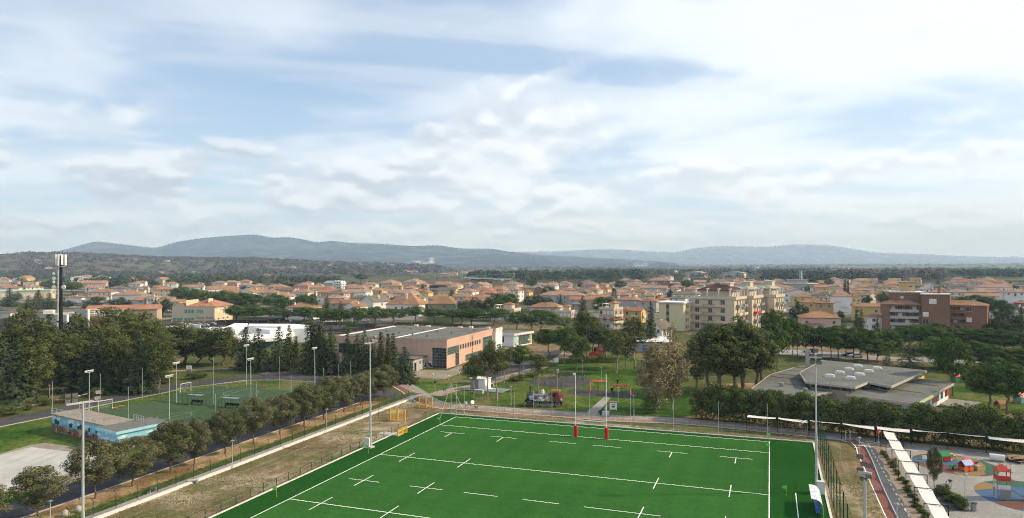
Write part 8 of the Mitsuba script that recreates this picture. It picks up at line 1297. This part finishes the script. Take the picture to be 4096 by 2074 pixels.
k = obj('hoop_goal', 'small white metal frame goal on the dry grass near the bend', 'goal frame'); a_, b_ = (58.09,122.31), (58.61,121.73); part(k, 'frame', tube([(*a_, 0), (*a_, 1.7), (*b_, 1.7), (*b_, 0)], .05, 5), 'm_offwhite')
# people and a dog
def person(p, yaw, top, legs, l_, pose='walk', h=1.72, hair='m_black'):
    s = h / 1.72; J = dict(pel=(0, 0, .93), che=(0, 0.02, 1.32), nek=(0, .02, 1.48), lh=(-.09, 0, .90), rh=(.09, 0, .90), lk=(-.10, .16 if pose == 'walk' else .02, .50), lf=(-.10, .22 if pose == 'walk' else 0, .07), rk=(.10, -.02, .50), rf=(.10, -.24 if pose == 'walk' else 0, .09), lt=(-.10, .36 if pose == 'walk' else .14, .04), rt=(.10, -.10 if pose == 'walk' else .14, .04), ls=(-.19, .02, 1.42), rs=(.19, .02, 1.42), le=(-.25, -.12 if pose == 'walk' else .02, 1.16), lw=(-.23, -.05 if pose == 'walk' else .08, .93), re=(.25, .10, 1.16), rw=(.23, .28, .98))
    pl_ = lambda m: place((np.asarray(m[0]) * s, m[1]), *p, yaw)
    def limb(bones):
        out = m3.Manifold()
        for a, b, ra, rb in bones: out = out + m3.Manifold.batch_hull([m3.Manifold.sphere(ra, 10).translate(J[a]), m3.Manifold.sphere(rb, 10).translate(J[b])])
        m = out.to_mesh(); return np.array(m.vert_properties[:, :3]), np.array(m.tri_verts)
    k = obj('person', l_, 'person'); body = limb([('pel', 'che', .14, .15), ('che', 'nek', .12, .055), ('ls', 'le', .055, .042), ('le', 'lw', .042, .032), ('rs', 're', .055, .042), ('re', 'rw', .042, .032), ('che', 'ls', .10, .06), ('che', 'rs', .10, .06), ('lh', 'lk', .085, .06), ('lk', 'lf', .055, .04), ('rh', 'rk', .085, .06), ('rk', 'rf', .055, .04), ('pel', 'lh', .12, .09), ('pel', 'rh', .12, .09)])
    J['lhd'] = tuple(np.array(J['lw']) + [0, .02, -.09]); J['rhd'] = tuple(np.array(J['rw']) + [0, .05, -.06]); J['hd'] = (0, .05, 1.62); J['ch2'] = (0, .09, 1.56)
    head = limb([('nek', 'hd', .05, .09), ('hd', 'ch2', .095, .06), ('lw', 'lhd', .03, .025), ('rw', 'rhd', .03, .025)])
    V, Fc = cat([body, head]); part(k, 'body', pl_((V, Fc)), 'm_skin', 40)
    up = limb([('pel', 'che', .155, .165), ('ls', 'le', .068, .055), ('le', 'lw', .055, .045), ('rs', 're', .068, .055), ('re', 'rw', .055, .045), ('che', 'ls', .115, .075), ('che', 'rs', .115, .075)]); part(k, 'jacket', pl_(up), top, 40)
    lo = limb([('lh', 'lk', .10, .075), ('lk', 'lf', .07, .058), ('rh', 'rk', .10, .075), ('rk', 'rf', .07, .058), ('pel', 'lh', .135, .105), ('pel', 'rh', .135, .105)]); part(k, 'trousers', pl_(lo), legs, 40)
    sh_ = limb([('lf', 'lt', .06, .045), ('rf', 'rt', .06, .045)]); part(k, 'shoes', pl_(sh_), 'm_black', 40); m = trimesh.creation.icosphere(2, .105); v = np.array(m.vertices); v[:, 2] = np.maximum(v[:, 2], -.03); v[:, 1] = np.minimum(v[:, 1], .045); part(k, 'hair', pl_((v + [0, .035, 1.655], m.faces)), hair, 40)
    J['e1'] = (-.035, .135, 1.63); J['e2'] = (.035, .135, 1.63); J['ns'] = (0, .15, 1.60)
    part(k, 'face', pl_(limb([('e1', 'e1', .012, .012), ('e2', 'e2', .012, .012)])), 'm_black')
    return k
person((-10.00,150.19), 2.6, 'm_white', 'm_midgrey', 'person in a white jacket walking on the cycle path'); person((23.53,166.02), 2.8, 'm_black', 'm_black', 'person dressed in black standing under the gym frames', 'stand'); person((12.46,189.88), 2.2, 'm_redpad', 'm_darkgrey', 'person in a red jacket at the edge of the gym floor', 'stand'); person((16.49,188.76), 3.4, 'm_offwhite', 'm_midgrey', 'person in pale clothes beside the exercise machines', 'stand'); person((26.72,177.95), 2.9, 'm_black', 'm_darkgrey', 'person in dark clothes behind the gym frames', 'walk'); person((12.64,195.41), 3.0, 'm_offwhite', 'm_midgrey', 'person in light clothes standing near the shady lawn', 'stand')
def dog(p, yaw, l_):
    B = m3.Manifold(); sp = lambda r, c: m3.Manifold.sphere(r, 10).translate(c)
    for a, b, ra, rb in (((-.25, 0, .42), (.22, 0, .44), .11, .13), ((.22, 0, .46), (.38, 0, .60), .10, .07), ((.38, 0, .62), (.44, 0, .62), .085, .07), ((.44, 0, .60), (.56, 0, .57), .055, .035), ((-.30, 0, .46), (-.52, 0, .62), .03, .015), ((.22, -.07, .40), (.20, -.07, .20), .055, .032), ((.20, -.07, .20), (.22, -.07, .03), .03, .026), ((.22, .07, .40), (.28, .07, .20), .055, .032), ((.28, .07, .20), (.28, .07, .03), .03, .026), ((-.22, -.07, .40), (-.18, -.07, .26), .075, .04), ((-.18, -.07, .26), (-.30, -.07, .16), .038, .026), ((-.30, -.07, .16), (-.28, -.07, .03), .026, .026), ((-.22, .07, .40), (-.26, .07, .26), .075, .04), ((-.26, .07, .26), (-.38, .07, .16), .038, .026), ((-.38, .07, .16), (-.36, .07, .03), .026, .026), ((.36, -.06, .66), (.33, -.09, .74), .03, .012), ((.36, .06, .66), (.33, .09, .74), .03, .012)): B = B + m3.Manifold.batch_hull([sp(ra, a), sp(rb, b)])
    m = B.to_mesh(); solo('dog', place((np.array(m.vert_properties[:, :3]), np.array(m.tri_verts)), *p, yaw), 'm_rust', l_, 'dog', smooth=50)
dog((-7.74,149.76), 2.9, 'small brown dog walking behind the person in white')
# advertising boards and a kiosk behind the pitch, roof aerials on town houses
for i, h_ in enumerate(HL):
    if i % 3 == 0 and h_[1] < 800:
        k_ = 'house' if i == 0 else f'house_{i:03d}'; x, y, W, D, yaw, H = h_[:6]; z0 = H + min(W, D) / 2 * .3; part(k_, 'aerial', place([tube([(.2 * W, 0, z0), (.2 * W, 0, z0 + 2.6)], .05, 4), tube([(.2 * W - .8, 0, z0 + 2.4), (.2 * W + .8, 0, z0 + 2.4)], .04, 4), tube([(.2 * W - .5, 0, z0 + 2.0), (.2 * W + .5, 0, z0 + 2.0)], .04, 4)], x, y, yaw), 'm_galv')
# smoke of field fires on the far plain: thin rising puffs in still boxes of air
def smoke(pos, size, lean, dens, seed, l_):
    n = (40, 16, 28); z, y, x = np.meshgrid(np.linspace(0, 1, n[2]), np.linspace(-1, 1, n[1]), np.linspace(0, 1, n[0]), indexing='ij')
    d = 0
    for s0, hgt, w in ((.93, .75, .05), (.86, .45, .07), (.72, .40, .09), (.52, .55, .10), (.33, .38, .12)):
        c = s0 - lean * z * .35 + .04 * np.sin(z * 9 + seed); d = d + np.exp(-((x - c) / (w * (.5 + 1.3 * z))) ** 2 - (y / .6) ** 2) * np.clip(1 - z / hgt, 0, 1) ** .7
    d = d + .35 * np.exp(-((z - .05) / .10) ** 2 - (y / .6) ** 2) * np.clip(4 * x * (1 - x), 0, 1)
    q = np.stack([x * 9, y * 3, z * 6], -1); k = .5 * meshkit.noise(q, seed) + .3 * meshkit.noise(q * 2.1, seed + 1) + .2 * meshkit.noise(q * 4.3, seed + 2); d = d * np.clip((k - .30) * 3.2, 0, 1.6)
    e = np.minimum(np.minimum(x, 1 - x) * 12, np.minimum(1 - np.abs(y), 1 - z) * 6); d = (d * np.clip(e, 0, 1)).astype(np.float32)[..., None]
    to = T().translate([pos[0] - size[0] / 2, pos[1] - size[1] / 2, 1.0]).scale(list(size)); key = number('smoke_plume')
    scene[key + 'air'] = {'type': 'heterogeneous', 'albedo': {'type': 'rgb', 'value': [.96, .97, .98]}, 'sigma_t': {'type': 'gridvolume', 'grid': mi.VolumeGrid(d), 'to_world': to, 'filter_type': 'trilinear'}, 'scale': dens}
    scene[key] = {'type': 'cube', 'to_world': T().translate([pos[0], pos[1], 1.0 + size[2] / 2]).scale([s / 2 for s in size]), 'bsdf': {'type': 'null'}, 'interior': {'type': 'ref', 'id': key + 'air'}, 'exterior': {'type': 'ref', 'id': 'haze_air'}}
    tag(key, l_, 'smoke')
SMK = [(np.float64(-0.1267), np.float64(0.00178)), (np.float64(0.1829), np.float64(-0.0006)), (np.float64(-0.3398), np.float64(0.00718))]
for (t_, e_), D_, W_s, H_s, dn, l_ in zip(SMK, (4300, 5200, 4300), (210, 150, 190), (96, 66, 100), (.11, .045, .05), ('largest white smoke plume below the hills left of centre', 'white smoke plume below the pale hills right of centre', 'faint smoke plume at the foot of the highest hill')):
    smoke((t_ * D_, D_), (W_s, 50, H_s), 1.0, dn, int(D_) % 7 + len(l_), l_)
settle()
assert all(isinstance(v, dict) for v in scene.values())
